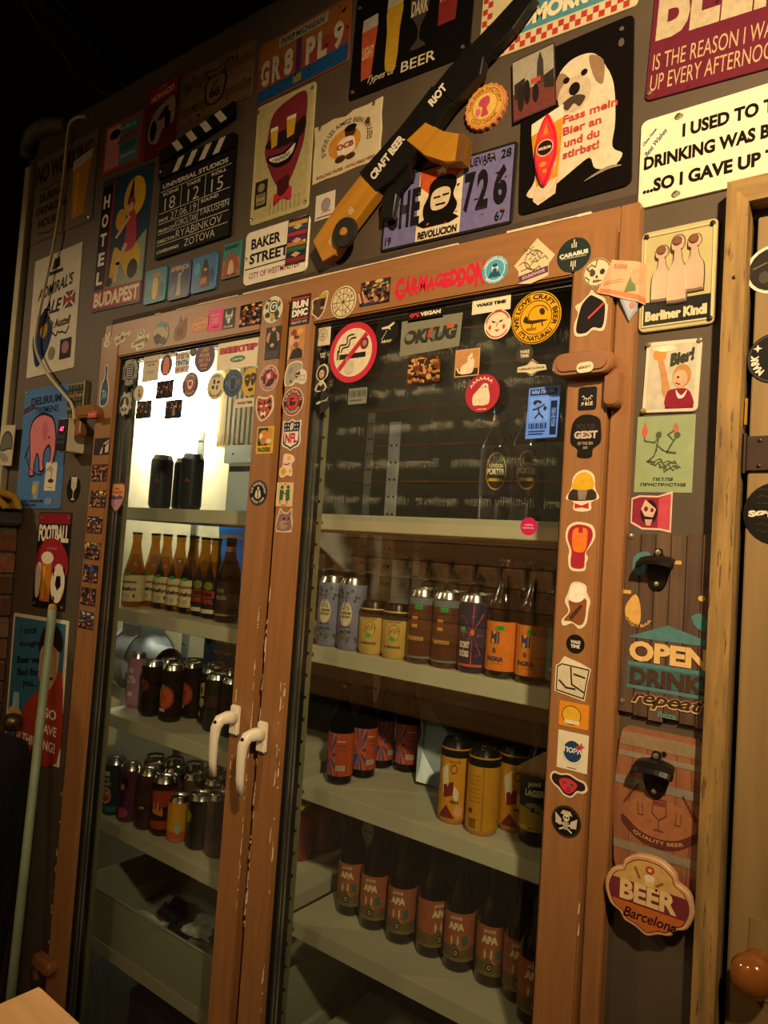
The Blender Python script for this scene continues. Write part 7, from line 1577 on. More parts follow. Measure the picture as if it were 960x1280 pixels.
def put(proto, spots, labels, cat, group, z=None):
    """place the prototype and its copies; spots are (x, y[, z]), optional turn"""
    rad_ = body_radius(proto) if cat in ('can', 'bottle') else 0
    for i, s in enumerate(spots):
        o = proto if i == 0 else copy_tree(proto)
        pos, rz = (s[0], s[1]) if isinstance(s[0], tuple) else (s, 0.0)
        rz += 0.32
        if cat in ('can', 'bottle'):
            pos = clear((pos[0], pos[1], z if z is not None else pos[2]), cat, rad_)
        o.location = (pos[0], pos[1], z if z is not None else pos[2])
        o.rotation_euler = (0, 0, rz)
        tag(o, labels[i] if isinstance(labels, (list, tuple)) else labels, cat, group)


Z1, Z2, Z3, Z4 = 1.670, 1.352, 1.028, 0.710
LZ2, LZ3, LZ4 = 1.357, 1.036, 0.724
# right rack, top: two porter bottles
_a, _b = (-0.7387,0.2100,1.6832), (-0.6616,0.2000,1.6812)
put(bottle_proto('beer_bottle', .258, .037, BLACKG, '#2a120c', [('r', -1, -1, 1, 1, '#1f0f0b'), ('o', .1, 0, .55, .60, '#b98a3a', {'k': 1.3}), ('t', 'LONDON', .1, .22, .8, .16, '#d8c9a0', {'bold': .03}), ('t', 'PORTER', .1, -.02, 1.0, .26, '#e4d8b4', {'bold': .05}), ('r', -.3, -.42, .5, -.3, '#c9a02c'), ('r', .28, .42, .5, .62, '#20883c')], cap='#1c1a16', foil='#b0683a', z0=.055, zl=.105, shoulder=.60), [_a, _b], ['dark porter bottle with its copper neck clear of the blue ticket', 'dark porter bottle with its neck behind the blue ticket'], 'bottle', 'porter bottles on the top shelf', Z1)
# second shelf
put(can_proto('beer_can', .168, .033, '#7f84a8', [('e', -.12, .05, .5, .42, '#d0c49c'), ('l', [(-.12, .5), (-.36, .2), (.1, .2), (-.12, .5)], .05, K_), ('e', -.12, .28, .05, .03, K_), ('t', 'AXIOM', -.1, .08, .75, .1, K_, {'bold': .05}), ('t', 'BREWERY', -.1, -.05, .8, .09, K_, {'bold': .03}), ('t', 'KING OF HOP', -.1, -.38, .8, .07, '#2a2a44'), ('t', 'BRUT IPA', -.05, -.55, .9, .1, '#1f2440', {'bold': .05})] + [('e', random.Random(k).uniform(-.9, .9), random.Random(k + 50).choice((-.75, -.62, -.85, .62, .75, .86, .5)), .12, .055, ('#3f5a34', '#54704a')[k % 2], {'n': 10}) for k in range(22)], tagc=None), [(-1.1458,0.1626,1.3520), (-1.0772,0.1595,1.3520)], ['tall lavender can with cream oval, next to the olive post', 'tall lavender can with cream oval, next to the yellow mammoth can'], 'can', 'lavender cans')
put(can_proto('beer_can', .120, .033, '#cfae5c', [('r', -1, .62, 1, 1, '#1c130c'), ('t', 'СЛОВО МАММУТ', .1, .54, 1.0, .08, '#5a4a20'), ('o', .1, .1, .38, .42, '#6a5524', {'k': .8}), scribble(random.Random(31), .1, .12, .6, .3, '#5a4a20', 9, .03), ('p', cut([(.2, .0), (.45, .15), (.4, -.2), (.25, -.35)]), '#cfae5c'), ('l', [(.2, .0), (.45, .15), (.4, -.2), (.25, -.35)], .03, '#4a3a18'), ('t', 'to Mammuth', .0, -.66, 1.2, .16, '#2a2010', {'bold': .02}), ('r', -.2, -.36, .2, -.22, '#20a83c')], lid=mat('black_lid', '#17110c', .3, .6), shoulder=mat('black_lid', '#17110c', .3, .6)), [(-1.0294,0.1729,1.3520), (-0.9564,0.1753,1.3520)], ['short yellow mammoth can touching the lavender can', 'short yellow mammoth can touching the brown burger can'], 'can', 'yellow mammoth cans')
put(can_proto('beer_can', .160, .0315, '#5a3424', [('r', -1, .78, 1, 1, '#6a7880')] + [('r', -.5, .02 + .13 * k, -.05, .12 + .13 * k, ('#c9983c', '#7a3f20')[k % 2]) for k in range(4)] + [('r', -1, z, 1, z + .015, '#3f2318') for z in (-.1, .3, .55, -.5)] + [('t', 'hammo', -.2, -.32, 1.3, .18, '#c9983c', {'bold': .04}), ('r', -1, -1, 1, -.93, '#6a7880')], tagc=.77), [(-0.8638,0.1369,1.3520), (-0.7988,0.1332,1.3520)], ['brown burger can next to the yellow mammoth can', 'brown burger can next to the navy starburst can'], 'can', 'burger cans')
put(can_proto('beer_can', .160, .0315, '#272a4c', [('p', [(.1, .1), (x0, z0), (x0 + .08, z0 - .03)], '#c8542c') for x0, z0 in ((-.6, .6), (.1, .98), (.8, .7), (.9, .0), (.7, -.6), (.05, -.98), (-.6, -.5), (-.8, .1))] + [('e', .1, .1, .14, .1, '#d8642c'), ('r', -.9, -.98, .9, -.9, '#c8542c'), ('t', 'SECRET', -.45, -.3, .8, .2, '#dcd4c0', {'bold': .05}), ('t', 'DOORS', -.45, -.58, .75, .2, '#dcd4c0', {'bold': .05})] + [('e', .6 * math.cos(k * 1.3) - .1, .7 * math.sin(k * 2.1), .05, .03, '#8a6a8a', {'n': 8, 'up': 0}) for k in range(8)] + [('r', -.75, .12, -.4, .26, '#20a83c')], shoulder=LIDM), [(-0.7342,0.1343,1.3520)], 'navy can with orange starburst and white lettering', 'can', 'cans on the second shelf')
put(can_proto('beer_can', .160, .033, '#4a3328', None), [((-0.7342,0.1343,1.3520)[0] - .085, (-0.7342,0.1343,1.3520)[1] + .07, Z2), ((-0.7342,0.1343,1.3520)[0] - .02, (-0.7342,0.1343,1.3520)[1] + .075, Z2), ((-0.7342,0.1343,1.3520)[0] - .17, (-0.7342,0.1343,1.3520)[1] + .075, Z2)], 'plain brown can in the row behind the navy can', 'can', 'back row cans on the second shelf')
ING = [('r', -1, -1, 1, 1, '#dc7a22'), ('r', -.62, .1, -.2, .62, '#20305c'), ('p', [(-.55, .62), (-.4, .45), (-.22, .6)], '#dc9a3a'), ('e', -.45, .2, .1, .1, '#dc9a3a'), ('r', -.15, .1, -.05, .6, '#20305c'), ('e', -.35, -.18, .13, .12, '#7a4420'), ('t', 'INGRIA', -.3, -.52, 1.1, .2, '#1a2444', {'bold': .05}), ('r', -.5, -.72, .2, -.69, '#a8581c')]
put(bottle_proto('beer_bottle', .240, .0325, BLACKG, '#dc7a22', ING, cap='#15110d', z0=.016, zl=.098, tagc=.425), [(-0.6722,0.1516,1.3520), (-0.6014,0.1347,1.3520)], ['black bottle with bright orange label beside the navy can', 'black bottle with bright orange label beside the teal-labelled bottle'], 'bottle', 'orange-labelled bottles')
put(bottle_proto('beer_bottle', .240, .0325, BLACKG, '#1f6a62', [('r', -1, -1, 1, 1, '#1f6a62'), ('p', [(-.6, -.2), (-.3, .6), (.0, -.1), (-.2, -.35)], '#d8a02c'), ('t', 'HOP', -.5, -.58, .6, .16, '#dcd4c0', {'bold': .05})], cap='#15110d', z0=.016, zl=.098), [(-0.5270,0.1073,1.3520)], 'black bottle with teal label half behind the door stile', 'bottle', 'bottles on the second shelf')
# third shelf
OB = [('r', -1, -1, 1, 1, '#c2562c')] + [('p', [(-.5, -.1), (-.5 + .9 * math.cos(a), -.1 + 1.6 * math.sin(a)), (-.5 + .9 * math.cos(a + .25), -.1 + 1.6 * math.sin(a + .25))], '#23508c') for a in [k * .63 for k in range(10)]] + [('e', -.5, -.1, .2, .2, '#c2562c'), ('r', .0, -.98, .98, .98, '#b04c2c'), ('r', .1, .6, .7, .66, '#d8a08a'), ('r', .1, .4, .8, .44, '#7a3424'), ('r', .1, .2, .8, .24, '#7a3424'), ('r', .1, -.72, .75, -.5, '#d8c8b0')] + [('r', .14 + .08 * k, -.7, .18 + .08 * k, -.52, K_, {'up': 0}) for k in range(7)]
put(bottle_proto('beer_bottle', .235, .0315, BROWNG, '#c2562c', OB, cap='#15100c', z0=.022, zl=.100), [(-1.1030,0.1834,1.0280), ((-1.0945,0.2645,1.0280), .5), ((-1.1114,0.3617,1.0280), .8), ((-1.0465,0.3862,1.0280), .1)], ['brown bottle with orange label and blue rays, %s from the olive post' % ORD[k] for k in range(4)], 'bottle', 'orange and blue bottles on the third shelf')
HL = [('r', -1, -1, 1, 1, '#cc9028'), ('r', -1, .78, 1, 1, '#15100a'), ('t', 'HELLES', .1, .66, .8, .08, '#8a5a1c', {'bold': .03}), ('e', .1, .45, .22, .14, '#7a3a24'), ('e', .1, .45, .16, .1, '#cc9028'), ('p', [(-.8, .4), (-.3, .6), (-.2, .0), (-.6, -.3)], '#ddd0ac'), ('p', [(-.6, -.05), (.1, .1), (.15, -.3), (-.5, -.4)], '#7a2a28'), ('p', [(.15, .0), (.5, -.2), (.4, -.6), (.1, -.3)], '#ddd0ac'), ('t', 'YEARS', .2, -.5, .6, .09, '#4a2018', {'bold': .05}), ('p', [(-.9, -.98), (-.3, -.6), (.3, -.98)], '#7a2a28'), ('e', .5, -.75, .3, .16, '#d8a080')]
put(can_proto('beer_can', .172, .0335, '#c08424', HL, lid=mat('black_lid', '#17110c', .3, .6), shoulder=mat('black_lid', '#17110c', .3, .6)), [(-0.7791,0.1802,1.0280), ((-0.6675,0.2358,1.0280), .2)], ['tall yellow can with white flag drawing beside the blue plastic bag', 'tall yellow can with crimson drawing next to the lager bottle'], 'can', 'tall yellow cans')
put(can_proto('beer_can', .172, .0335, '#c08424', [('r', -1, .78, 1, 1, '#15100a'), ('r', -1, -1, 1, .78, '#c28a28'), ('r', .16, -1, .19, .78, '#3a2410'), ('r', -.75, -.95, -.2, -.7, '#2a1c0c')] + [('r', -.7 + .09 * k, -.93, -.66 + .09 * k, -.72, '#c28a28', {'up': 0}) for k in range(6)] + [('r', -.8, -.55, -.5, -.42, '#5a3a14')] + [('r', -.8, .5 - .12 * k, .05, .52 - .12 * k, '#a06e1c', {'up': 0}) for k in range(7)], lid=mat('black_lid', '#17110c', .3, .6), shoulder=mat('black_lid', '#17110c', .3, .6)), [(-0.7051,0.1692,1.0280)], 'tall yellow can showing its barcode side', 'can', 'tall yellow cans')
put(bottle_proto('beer_bottle', .24, .033, BLACKG, '#1f2a2c', [('r', -1, -1, 1, 1, '#222c2c'), ('t', 'JAWS', -.1, .72, .8, .2, '#d0c89c', {'bold': .06, 'rot': 5}), ('t', 'LAGER', -.05, .42, 1.2, .26, '#d0c89c', {'bold': .06}), ('r', -1, -1, 1, -.15, '#a08a2c'), ('e', -.1, -.1, .5, .16, '#8a8050'), ('e', -.1, -.2, .12, .1, '#2a2418'), ('l', [(-.5, -.12), (.3, -.3)], .05, '#2a2418'), ('r', -1, -.98, 1, -.8, '#b89a2c'), ('t', 'СВЕТЛОЕ', 0, -.88, .8, .1, '#5a4a14')], cap='#15100c', z0=.03, zl=.105), [(-0.6023,0.2050,1.0280)], 'dark bottle with a yellow and black lager label', 'bottle', 'bottles on the third shelf')
# blue plastic bag standing behind
bgp = (-0.9734,0.4000,1.1171)
bm = bmesh.new()
rr = random.Random(8)
olb = [(-0.9553,0.3000,1.0561), (-0.8932,0.3300,1.0420), (-0.9114,0.3600,1.1626), (-0.9617,0.3800,1.1969), (-0.9989,0.4000,1.2280), (-1.0144,0.3800,1.2155), (-0.9861,0.3500,1.1727)]
ctr = Vector((-0.9611,0.3700,1.1150))
vs = [bm.verts.new(Vector(q) - ctr) for q in olb]
vb = [bm.verts.new(Vector(q) - ctr + Vector((.01, .05, 0))) for q in olb]
cf = bm.verts.new(Vector((.0, -.035, .0)))
cb = bm.verts.new(Vector((.01, .06, .0)))
for k in range(7):
    k2 = (k + 1) % 7
    bm.faces.new((vs[k], vs[k2], cf))
    bm.faces.new((vb[k], vb[k2], cb))
    bm.faces.new((vs[k], vs[k2], vb[k2], vb[k]))
bmesh.ops.subdivide_edges(bm, edges=bm.edges[:], cuts=2, fractal=.25, seed=3)
_lo = min(v.co.z for v in bm.verts)
ctr.z = Z3 - _lo - .001
tag(obj('plastic_bag', bm, mat('pale_blue_plastic', '#8fa2ac', .35, var=.12, scale=20, bump=.3), None, ctr), 'crumpled pale blue plastic bag behind the orange-blue bottles', 'bag')
# fourth shelf: eight ales
AP = [('r', -1, -1, 1, 1, '#a05a38'), ('p', [(-1, -1), (1, -1), (1, -.2), (.5, -.5), (.0, -.2), (-.5, -.45), (-1, -.3)], '#6a5636'), ('t', 'JAWS', -.08, .78, .75, .17, '#cdbf98', {'bold': .04}), ('t', 'APA', -.05, .45, 1.05, .32, '#d6caa2', {'bold': .07}), ('p', [(.3, .05), (.7, .1), (.72, -.3), (.4, -.35)], '#44605a'), ('e', -.3, -.15, .07, .2, '#c9bb94'), ('e', .1, -.12, .07, .2, '#c9bb94'), ('p', [(-.2, -.1), (.1, -.3), (.5, -.55), (.2, -.45)], '#c48a4c'), ('e', .0, -.66, .18, .16, '#1c1814'), ('o', .0, -.66, .06, .1, '#c9bb94'), ('r', -1, -1, 1, -.88, '#7a6a44')]
put(bottle_proto('beer_bottle', .240, .0335, BLACKG, '#a05a38', AP, cap='#15100c', z0=.026, zl=.098), [(-1.0860,0.2400,0.7100), (-1.0056,0.2287,0.7100), (-0.9247,0.2259,0.7100), ((-0.8441,0.2296,0.7100), .75), (-0.7715,0.2256,0.7100), (-0.6930,0.2277,0.7100), (-0.6304,0.2312,0.7100), (-0.5700,0.1733,0.7100)], ['dark ale bottle with copper APA label, %s from the olive post' % ORD[k] for k in range(8)], 'bottle', 'ale bottles on the fourth shelf')

# left rack, top shelf cans
DKC = [('r', -1, -1, 1, 1, '#23282c'), ('e', -.75, .3, .2, .15, '#2f6a44'), ('e', -.8, .0, .2, .12, '#8a5a34'), ('e', -.75, -.3, .2, .1, '#3a6a80'), ('p', [(.0, .05), (.25, .2), (.5, .05), (.35, .0), (.25, .1), (.12, .0)], '#8a2c2c')]
_y = .20
put(can_proto('beer_can', .170, .034, '#262b30', DKC), [(-1.9089,0.1900,1.6999), (-1.7602,0.1900,1.6971), (-1.8998,0.2700,1.7022)], ['dark can standing apart beside the lamp, green and orange print', 'dark can with a red mark by the slotted upright', 'dark can hidden behind the red-marked one'], 'can', 'dark cans on the lamp-lit shelf', Z1)
# second shelf bottles
RO = [('r', -1, -1, 1, 1, '#d0c094'), ('t', 'Trappistes', -.05, .45, 1.6, .3, '#5a3d22', {'bold': .04}), ('t', 'Rochefort', -.05, -.05, 1.6, .34, '#3d2a18', {'bold': .05}), ('o', -.35, -.6, .1, .15, '#b04a3a'), ('o', .1, -.62, .1, .15, '#4a5a6a'), ('e', .6, -.6, .09, .14, '#4a4438'), ('r', -.9, -.92, .9, -.88, '#a8946a')]
put(bottle_proto('beer_bottle', .238, .034, AMBER, '#d0c094', RO, cap='#4a3a22', z0=.020, zl=.082, shoulder=.40, Wk=2.4, tagc=.435, cone=True), [(-2.0638,0.2275,1.3570), (-2.0287,0.2658,1.3570), (-1.9738,0.2807,1.3570), (-1.8899,0.2713,1.3570), (-1.8201,0.2671,1.3570)], ['amber abbey bottle with cream label, %s from the hinge side' % ORD[k] for k in range(5)], 'bottle', 'cream-labelled abbey bottles')
put(bottle_proto('beer_bottle', .236, .031, AMBER, '#2a1c18', [('r', -1, -1, 1, 1, '#2a1c18'), ('e', 0, .6, .5, .25, '#7a7a2c'), ('r', -.7, -.1, .7, .3, '#a83430'), ('t', 'DUBBEL', 0, .1, 1.1, .26, '#2a1614', {'bold': .06}), ('t', 'TRIPEL', 0, -.3, 1.2, .26, '#a83430', {'bold': .05}), ('r', -.8, -.98, .8, -.75, '#c9c0a8')], cap='#4a3a22', z0=.015, zl=.100, shoulder=.40, cone=True), [(-1.7538,0.2607,1.3570), (-1.6835,0.2428,1.3570)], ['amber bottle with red block lettering, touching the cream-labelled bottles', 'amber bottle with red block lettering, touching the gold-foil bottle'], 'bottle', 'red-block bottles')
put(bottle_proto('beer_bottle', .240, .033, BROWNG, '#241c18', [('r', -1, -1, 1, 1, '#1f1814'), ('t', 'OUDE', -.2, .5, .8, .2, '#8a7a5c'), ('t', 'BRUIN', -.1, .1, 1.0, .22, '#8a7a5c'), ('r', -1, -.9, 1, -.8, '#8a7444')], cap='#3a2c1c', z0=.015, zl=.100, foil='#b8904c'), [(-1.5672,0.1984,1.3570)], 'dark bottle with gold neck foil beside the door stile', 'bottle', 'bottles on the lamp-lit second shelf')
# third shelf cans
put(can_proto('beer_can', .170, .0285, '#b07a98', [('r', -1, -1, 1, 1, '#b07a9a'), ('t', 'СТЬ', .0, .1, 1.2, .34, '#dccfc0', {'bold': .06}), ('e', .0, -.55, .4, .12, '#d8c4c0'), ('t', 'ЖЕ', -.1, .5, .7, .2, '#dccfc0', {'bold': .06})]), [(-2.0391,0.2506,1.0360)], 'slim pink can with pale lettering beside the grey duct fan', 'can', 'cans on the orange-slice shelf')
put(can_proto('beer_can', .166, .033, '#17130f', [('r', -1, -1, 1, 1, '#15120f'), ('e', -.2, .2, .6, .25, '#6a2f26'), ('r', -.7, .3, -.2, .46, '#20883c'), ('e', -.6, -.1, .3, .2, '#2c4a34')]), [(-1.8787,0.1962,1.0360)], 'black can with a green tag between pink can and orange slices', 'can', 'cans on the orange-slice shelf')
SLC = [('r', -1, -1, 1, 1, '#1f1512'), ('e', -.1, -.12, .95, .5, '#c2563a'), ('o', -.1, -.12, .80, .9, '#8a2f24', {'k': .53}), ('l', [(-.1, -.12), (-.7, .12)], .03, '#8a2f24'), ('l', [(-.1, -.12), (.6, .1)], .03, '#8a2f24'), ('l', [(-.1, -.12), (.5, -.4)], .03, '#8a2f24'), ('l', [(-.1, -.12), (-.6, -.4)], .03, '#8a2f24'), ('e', -.7, .0, .15, .22, '#c9a82c'), ('t', 'ЗЕБРА', -.35, -.66, .9, .14, '#dcd0bc', {'bold': .06}), ('r', -.5, .3, -.15, .42, '#20a83c')]
put(can_proto('beer_can', .168, .033, '#1c1512', SLC), [(-1.7875,0.2023,1.0360), ((-1.7837,0.2794,1.0360), -.3)], ['black can with a big orange slice, nearer the pink can', 'black can with a big orange slice, nearer the leafy-label can'], 'can', 'orange slice cans')
put(can_proto('beer_can', .168, .033, '#1c1814', [('r', -1, -1, 1, 1, '#1c1814'), ('p', [(-.8, .0), (-.1, .1), (-.1, .65), (-.7, .6)], '#a89a5c'), ('e', -.45, .3, .2, .16, '#6a3a30'), ('e', -.4, -.2, .35, .2, '#b0a04c'), ('l', [(-.6, -.1), (-.2, -.35)], .1, '#2f4a34'), ('r', -.9, -.8, -.5, -.6, '#c9884c')]), [(-1.6841,0.2661,1.0360)], 'black can with a yellow leafy label near the handle', 'can', 'cans on the orange-slice shelf')
put(can_proto('beer_can', .160, .030, '#14602f', [('r', -1, -.2, 1, .6, '#1a7a3c'), ('e', -.3, .2, .3, .2, '#0f4a28')]), [(-1.6478,0.3124,1.0360)], 'green can hidden behind the left door stile', 'can', 'cans on the orange-slice shelf')
_q = (-1.7875,0.2023,1.0360)
put(can_proto('beer_can', .164, .033, '#2a221c', [('r', -1, -.1, 1, .4, '#3f2c24')]), back_rows(-1.90, -1.50, _q[1] + .03, .365, LZ3, 10), 'plain dark can in the rows behind the orange-slice cans', 'can', 'back rows on the orange-slice shelf')
# fourth shelf cans
put(can_proto('beer_can', .168, .033, '#26302c', [('r', -1, -1, 1, 1, '#2a3430'), ('r', -.4, .55, .2, .75, '#b9b4a0'), ('t', 'RUS', -.1, .4, .6, .14, '#a8b09c', {'bold': .04}), ('t', 'HAPPY', -.05, .2, .9, .16, '#a8b09c', {'bold': .04}), ('e', -.1, -.3, .55, .36, '#d89a6c'), ('e', -.1, -.3, .45, .28, '#b0482c'), ('e', -.3, -.2, .11, .08, '#e0d0b0'), ('e', .08, -.2, .11, .08, '#e0d0b0'), ('e', -.3, -.2, .05, .04, K_), ('e', .08, -.2, .05, .04, K_), ('r', -1, -1, 1, -.75, '#2c6a62')]), [(-1.9743,0.1577,0.7240)], 'dark can with an orange grinning fruit face', 'can', 'front cans above the bin')
put(can_proto('beer_can', .168, .033, '#6a2c48', [('r', -1, -1, 1, 1, '#5a2a44'), ('e', .1, .5, .4, .3, '#1a1418'), ('e', -.1, .35, .25, .14, '#c9805c'), ('p', [(-.3, .2), (.2, .2), (.1, -.5), (-.2, -.5)], '#2a1838'), ('e', .0, -.75, .6, .22, '#b04a70'), ('e', -.6, -.3, .2, .2, '#2f7a5c')]), [(-1.8966,0.1610,0.7240)], 'purple and pink illustrated can next to the fruit-face can', 'can', 'front cans above the bin')
put(can_proto('beer_can', .172, .033, '#4f3430', [('t', 'RYE', .2, -.25, .4, .08, '#d8d0c0', {'bold': .05})], metal=.5), [(-1.8139,0.1642,0.7240)], 'plain brown can with a small white word', 'can', 'front cans above the bin')
put(can_proto('beer_can', .165, .0345, '#2a1614', [('r', -1, -1, 1, 1, '#2a1614'), ('r', -1, .1, 1, .75, '#9c3a30'), ('e', -.4, .55, .1, .06, '#20883c'), ('p', [(-.5, -.2), (-.3, .3), (-.1, -.1), (.1, .35), (.3, -.15), (.5, .2), (.6, -.3)], '#c47a34'), ('r', -1, -.85, 1, -.5, '#9c3a30')]), [(-1.7542,0.1800,0.7240)], 'red and black can with a flame band', 'can', 'front cans above the bin')
put(can_proto('beer_can', .125, .031, '#c98a34', [('r', -1, -1, 1, -.6, '#c9603c'), ('r', -1, -.6, 1, .9, '#d0962c'), ('e', .6, -.4, .3, .3, '#a8b0a0')]), [(-1.6855,0.1820,0.7240)], 'short yellow-orange can in front of the red can', 'can', 'front cans above the bin')
put(can_proto('beer_can', .15, .035, '#2a2018', [('e', -.6, .3, .4, .3, '#8a8a2c'), ('e', -.5, -.2, .3, .2, '#2c4a34')]), [(-1.6002,0.1883,0.7240)], 'dark can at the stile end above the bin', 'can', 'front cans above the bin')
_q = (-1.8966,0.1610,0.7240)
put(can_proto('beer_can', .168, .033, '#54403a', [('r', -1, -.2, 1, .5, '#3f3430')]), back_rows(-1.92, -1.50, _q[1] + .03, .43, LZ4, 12), 'silver-lidded dull can in the rows behind the fruit-face can', 'can', 'back rows above the bin')
# red bottles seen low behind the mullion
_q = (-1.3527,0.3400,0.7389)
put(can_proto('soda_can', .15, .034, '#8c2420', [('r', -1, .2, 1, .8, '#a8302a')], lid=mat('gold_lid', '#c9a04a', .3, .9), shoulder=mat('gold_lid', '#c9a04a', .3, .9)), [(_q[0], _q[1], LZ4), (_q[0] + .01, _q[1] + .08, LZ4), (_q[0] - .08, _q[1] + .03, LZ4)], 'red can with golden shoulder behind the door mullion', 'can', 'red cans behind the mullion')

# bin with papers
bz0, bz1 = .375, .515
shelf('rack_shelf', 'grey rack shelf carrying the paper bin', LX0, LX1, bz0 - .001, 'left rack shelves')
bn = empty('storage_bin', ((LX0 + LX1) / 2, SY0 + .005, bz0))
tag(bn, 'grey plastic bin of papers low in the rack', 'bin')
BN = mat('grey_bin_plastic', '#a2a48c', .5, var=.08, scale=5)
w = (LX1 - LX0) / 2 - .01
for nm, a in (('front_wall', (-w, w, -.004, 0, 0, bz1 - bz0)), ('back_wall', (-w, w, .33, .334, 0, bz1 - bz0 + .05)), ('side_wall', (-w, -w + .004, 0, .33, 0, bz1 - bz0 + .02)), ('side_wall', (w - .004, w, 0, .33, 0, bz1 - bz0 + .02)), ('base', (-w + .004, w - .004, 0, .33, 0, .004))):
    boxo(nm, *a, BN, bn, .0012)
obj('rim', tube([(-w, -.003, bz1 - bz0), (w, -.003, bz1 - bz0)], .004, 8), BN, bn)
for k in range(8):
    rr = random.Random(200 + k)
    bm = bmesh.new()
    bmesh.ops.create_grid(bm, x_segments=5, y_segments=5, size=.05)
    for v in bm.verts:
        v.co.z += rr.uniform(-.010, .012)
        v.co.x *= 1.2
    bmesh.ops.solidify(bm, geom=bm.faces[:], thickness=.0012)
    c = ('#c4c6ba', '#1a1a1c', '#b4b8b2', '#d0cfc2', '#222226')[k % 5]
    dk = k % 5 in (1, 4)
    o = obj('crumpled_paper', bm, base_mat(c, .7), None, (-1.84 + (k % 4) * .13 + rr.uniform(-.01, .01), .195 + (k // 4) * .145, bz0 + .028 + rr.uniform(0, .02)), (rr.uniform(-.12, .25), rr.uniform(-.2, .2), rr.uniform(-.3, .3)))
    tag(o, 'crumpled dark sheet in the paper bin' if dk else 'crumpled pale sheet in the paper bin', 'paper', 'dark sheets in the bin' if dk else 'pale sheets in the bin')
# carton on the cold room floor under the bin
cb_ = empty('carton', (-1.74, .30, .02))
tag(cb_, 'dark carton on the floor under the bin', 'carton')
KF = mat('dark_carton', '#3a2f22', .8, var=.2)
boxo('box', -.13, .13, -.10, .10, 0, .2, KF, cb_, .002)
obj('flap', box(bmesh.new(), -.12, .12, -.10, -.098, 0, .07), KF, cb_, (0, -.0, .198), (-.5, 0, 0))

# duct fan beside the rack
fc = (-2.2361,0.4000,1.1362)
fn = empty('duct_fan', fc)
tag(fn, 'pale grey inline duct fan with a junction box', 'fan')
FG = mat('pale_grey_plastic', '#a9b2b4', .4, var=.06)
obj('drum', lathe([(.062, -.12), (.066, -.10), (.10, -.075), (.105, -.06), (.105, .05), (.10, .06), (.066, .085), (.062, .16)], 28, axis='X'), FG, fn, smooth=True)
obj('collar', lathe([(.105, -.012), (.113, -.012), (.113, .012), (.105, .012)], 28, axis='X'), FG, fn, (-.055, 0, 0))
obj('collar', lathe([(.105, -.008), (.111, -.008), (.111, .008), (.105, .008)], 28, axis='X'), FG, fn, (.045, 0, 0))
obj('inlet_pipe', lathe([(.0635, -2.402 - fc[0]), (.0635, -.115)], 24, axis='X'), FG, fn, smooth=True)
obj('junction_box', box(bmesh.new(), -.05, .06, -.055, .055, .085, .135, .004), FG, fn)
obj('bracket', box(bmesh.new(), -.02, .02, -.04, .04, -.13, -.09), FG, fn)
# white cabinet, pleated bundle, blue crates
wc = empty('white_cabinet', (-1.88, .72, .9))
tag(wc, 'white sheet metal unit behind the lamp-lit shelf', 'cabinet')
WM = mat('white_sheet_metal', '#c4ccc6', .35, .2, var=.05)
boxo('body', -.14, .24, -.17, .17, 0, 1.03, WM, wc, .003)
boxo('top_flange', -.15, .24, -.185, -.17, .965, 1.03, WM, wc, .002)
boxo('vent_slot', -.13, .23, -.1715, -.1705, .935, .955, DARK, wc)
screw(wc, -.10, .998, .1865, .004, DSCREW)
screw(wc, .0, .998, .1865, .004, DSCREW)
pb = empty('pleated_sleeve_bundle', (-1.90, .70, 1.93))
tag(pb, 'beige pleated paper bundle on the white unit', 'paper bundle')
PBM = translucent_mat('beige_pleated_paper', '#dccb9c', .45)
for k in range(16):
    boxo('sheet', -.20 + k * .026, -.178 + k * .026, -.15, .12, .0 + .004 * (k % 3), .30 - .01 * (k % 4), PBM, pb, .003)
c1 = empty('blue_crate', (-1.8885,0.4880,1.5475))
c1.location.z = LZ2
tag(c1, 'bright blue plastic crate front behind the amber bottles', 'crate')
BL = translucent_mat('bright_blue_plastic', '#5cbcff', .75)
boxo('body', -.075, .075, -.002, .002, 0, .235, BL, c1)
boxo('rim', -.077, .077, -.003, .003, .252, .306, BL, c1)
boxo('white_band', -.075, .075, -.002, .002, .235, .252, WHITEPLA, c1)
for sx in (-.075, .071):
    boxo('foot_rib', sx, sx + .004, -.02, -.002, 0, .06, BL, c1)
c2 = empty('patterned_box', (-1.8282,0.4300,1.1516))
c2.location.z = LZ3
c2.location.y = .435
tag(c2, 'blue box with yellow wave pattern on the orange-slice shelf', 'box')
boxo('body', -.08, .10, -.025, .025, 0, .235, mat('blue_box_card', '#2f7fb8', .45), c2, .002)
make_print('print', Pic().draw([('e', -.75, .8, .14, .1, '#17140f')] + [('o', x, z, .18, .26, '#d8cf4a', {'a0': 180, 'a1': 360, 'k': .4}) for x in (-.2, .3, .8) for z in (.9, .6, .3)] + [('o', x, z, .06, .16, '#dce8e4', {'a0': 180, 'a1': 360, 'k': .4}) for x in (-.2, .3) for z in (.9, .6)]), .18, .235, c2, .0252, PAPER, loc=(.01, 0, .1175))

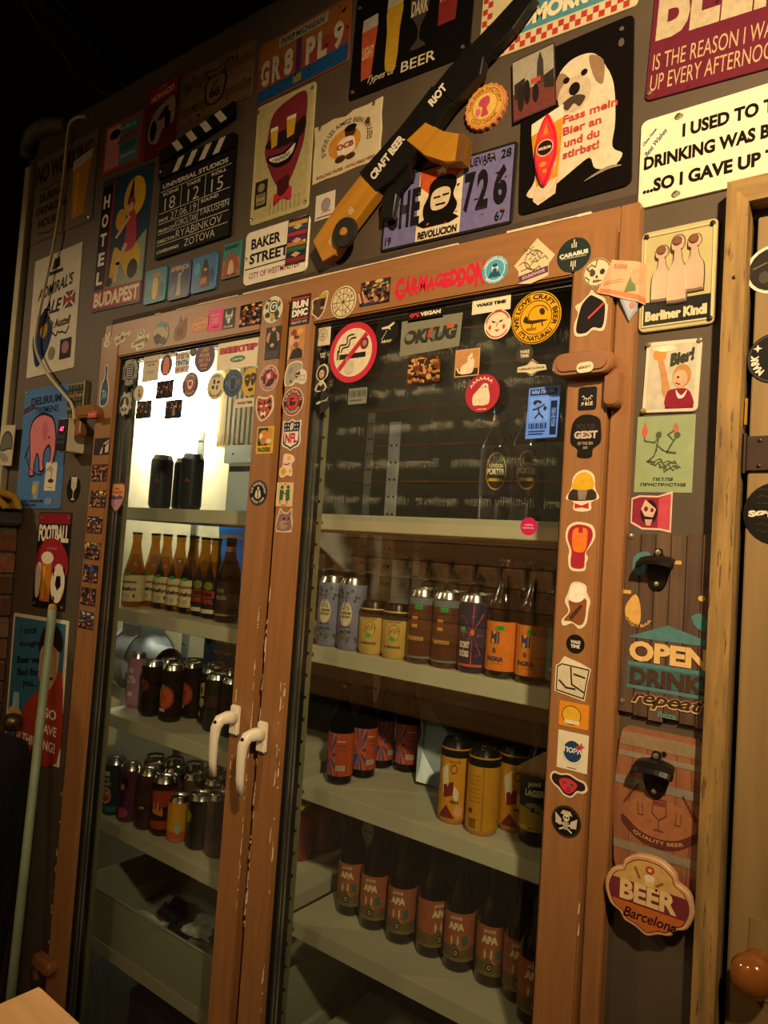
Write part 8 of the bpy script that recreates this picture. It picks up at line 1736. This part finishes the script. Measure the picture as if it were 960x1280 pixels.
# ================================================================== the bar wall that the glass mirrors
YB = -2.62
struct(boxo('wall_front', -4.6, 1.6, YB - .08, YB - .03, 0, 3.7, mat('bar_wall_dark', '#2a2119', .8, var=.2)), 'dark bar wall behind the viewer', 'wall')
bp = empty('bar_panelling', (-2.4, YB, 0))
tag(bp, 'plank panelling of the bar with chalked boards, behind the viewer', 'panelling')
PB = [mat('bar_plank_%d' % k, c, .6, var=.25, scale=6, stretch=(.5, 5, 8)) for k, c in enumerate(('#7a5634', '#8a6440', '#6a4a2c'))]
CB = mat('chalkboard_black', '#37362c', .7, var=.25, scale=12)
CHALK = print_mat('chalk', .9)
z = .55
k = 0
while z < 1.72:
    boxo('plank', -2.0, 1.9, -.028, 0, z, z + .118, PB[k % 3], bp, .002)
    z += .122
    k += 1
for j in range(5):
    z = 1.80 + j * .24
    boxo('chalk_board', -2.0, 1.9, -.02, .004, z, z + .225, CB, bp, .002)
    boxo('ledge_slat', -2.0, 1.9, -.028, .008, z + .227, z + .238, PB[2], bp)
    p = Pic()
    rr = random.Random(300 + j)
    x = -.96
    while x < .94:
        w = .018 * rr.randint(3, 9)
        p.L = 0
        for i in range(int(w / .018)):
            u = x + i * .018
            p.line([(u + .002, rr.uniform(-.8, -.5)), (u + .002, rr.uniform(.1, .8)), (u + .012, rr.uniform(-.3, .5)), (u + .011, rr.uniform(-.8, .0))][:rr.choice((2, 3, 4))], .13, '#d8d2c0', 45.0)
            if rr.random() < .5:
                p.line([(u + .002, rr.uniform(-.2, .3)), (u + .012, rr.uniform(-.2, .3))], .13, '#d8d2c0', 45.0)
        x += w + rr.uniform(.02, .06)
    ch = make_print('chalk_marks', p, 3.8, .085, bp, 0, CHALK, loc=(-.05, .0045, z + .11))
    if ch:
        ch.rotation_euler.z = PI
        ch['kind'] = 'stuff'
tp = empty('beer_tap', (0, 0, 0))
obj('shank', tube([(0, .001, 0), (0, .06, 0)], .012, 10), LIDM, tp)
obj('spout', tube(spline([(0, .05, .0), (0, .08, -.01), (0, .085, -.06)], 4), .009, 8), LIDM, tp, smooth=True)
obj('tap_handle', lathe([(.006, 0), (.010, .02), (.016, .09), (.012, .12), (0, .125)], 12), IRON, tp, (0, .055, .01), smooth=True)
put(tp, [(-3.55 + .165 * k, YB, 1.42) for k in range(13)], 'black-handled beer tap in the row on the bar planks', 'beer tap', 'taps on the bar wall')
bpy.data.objects.remove(_to, do_unlink=True)
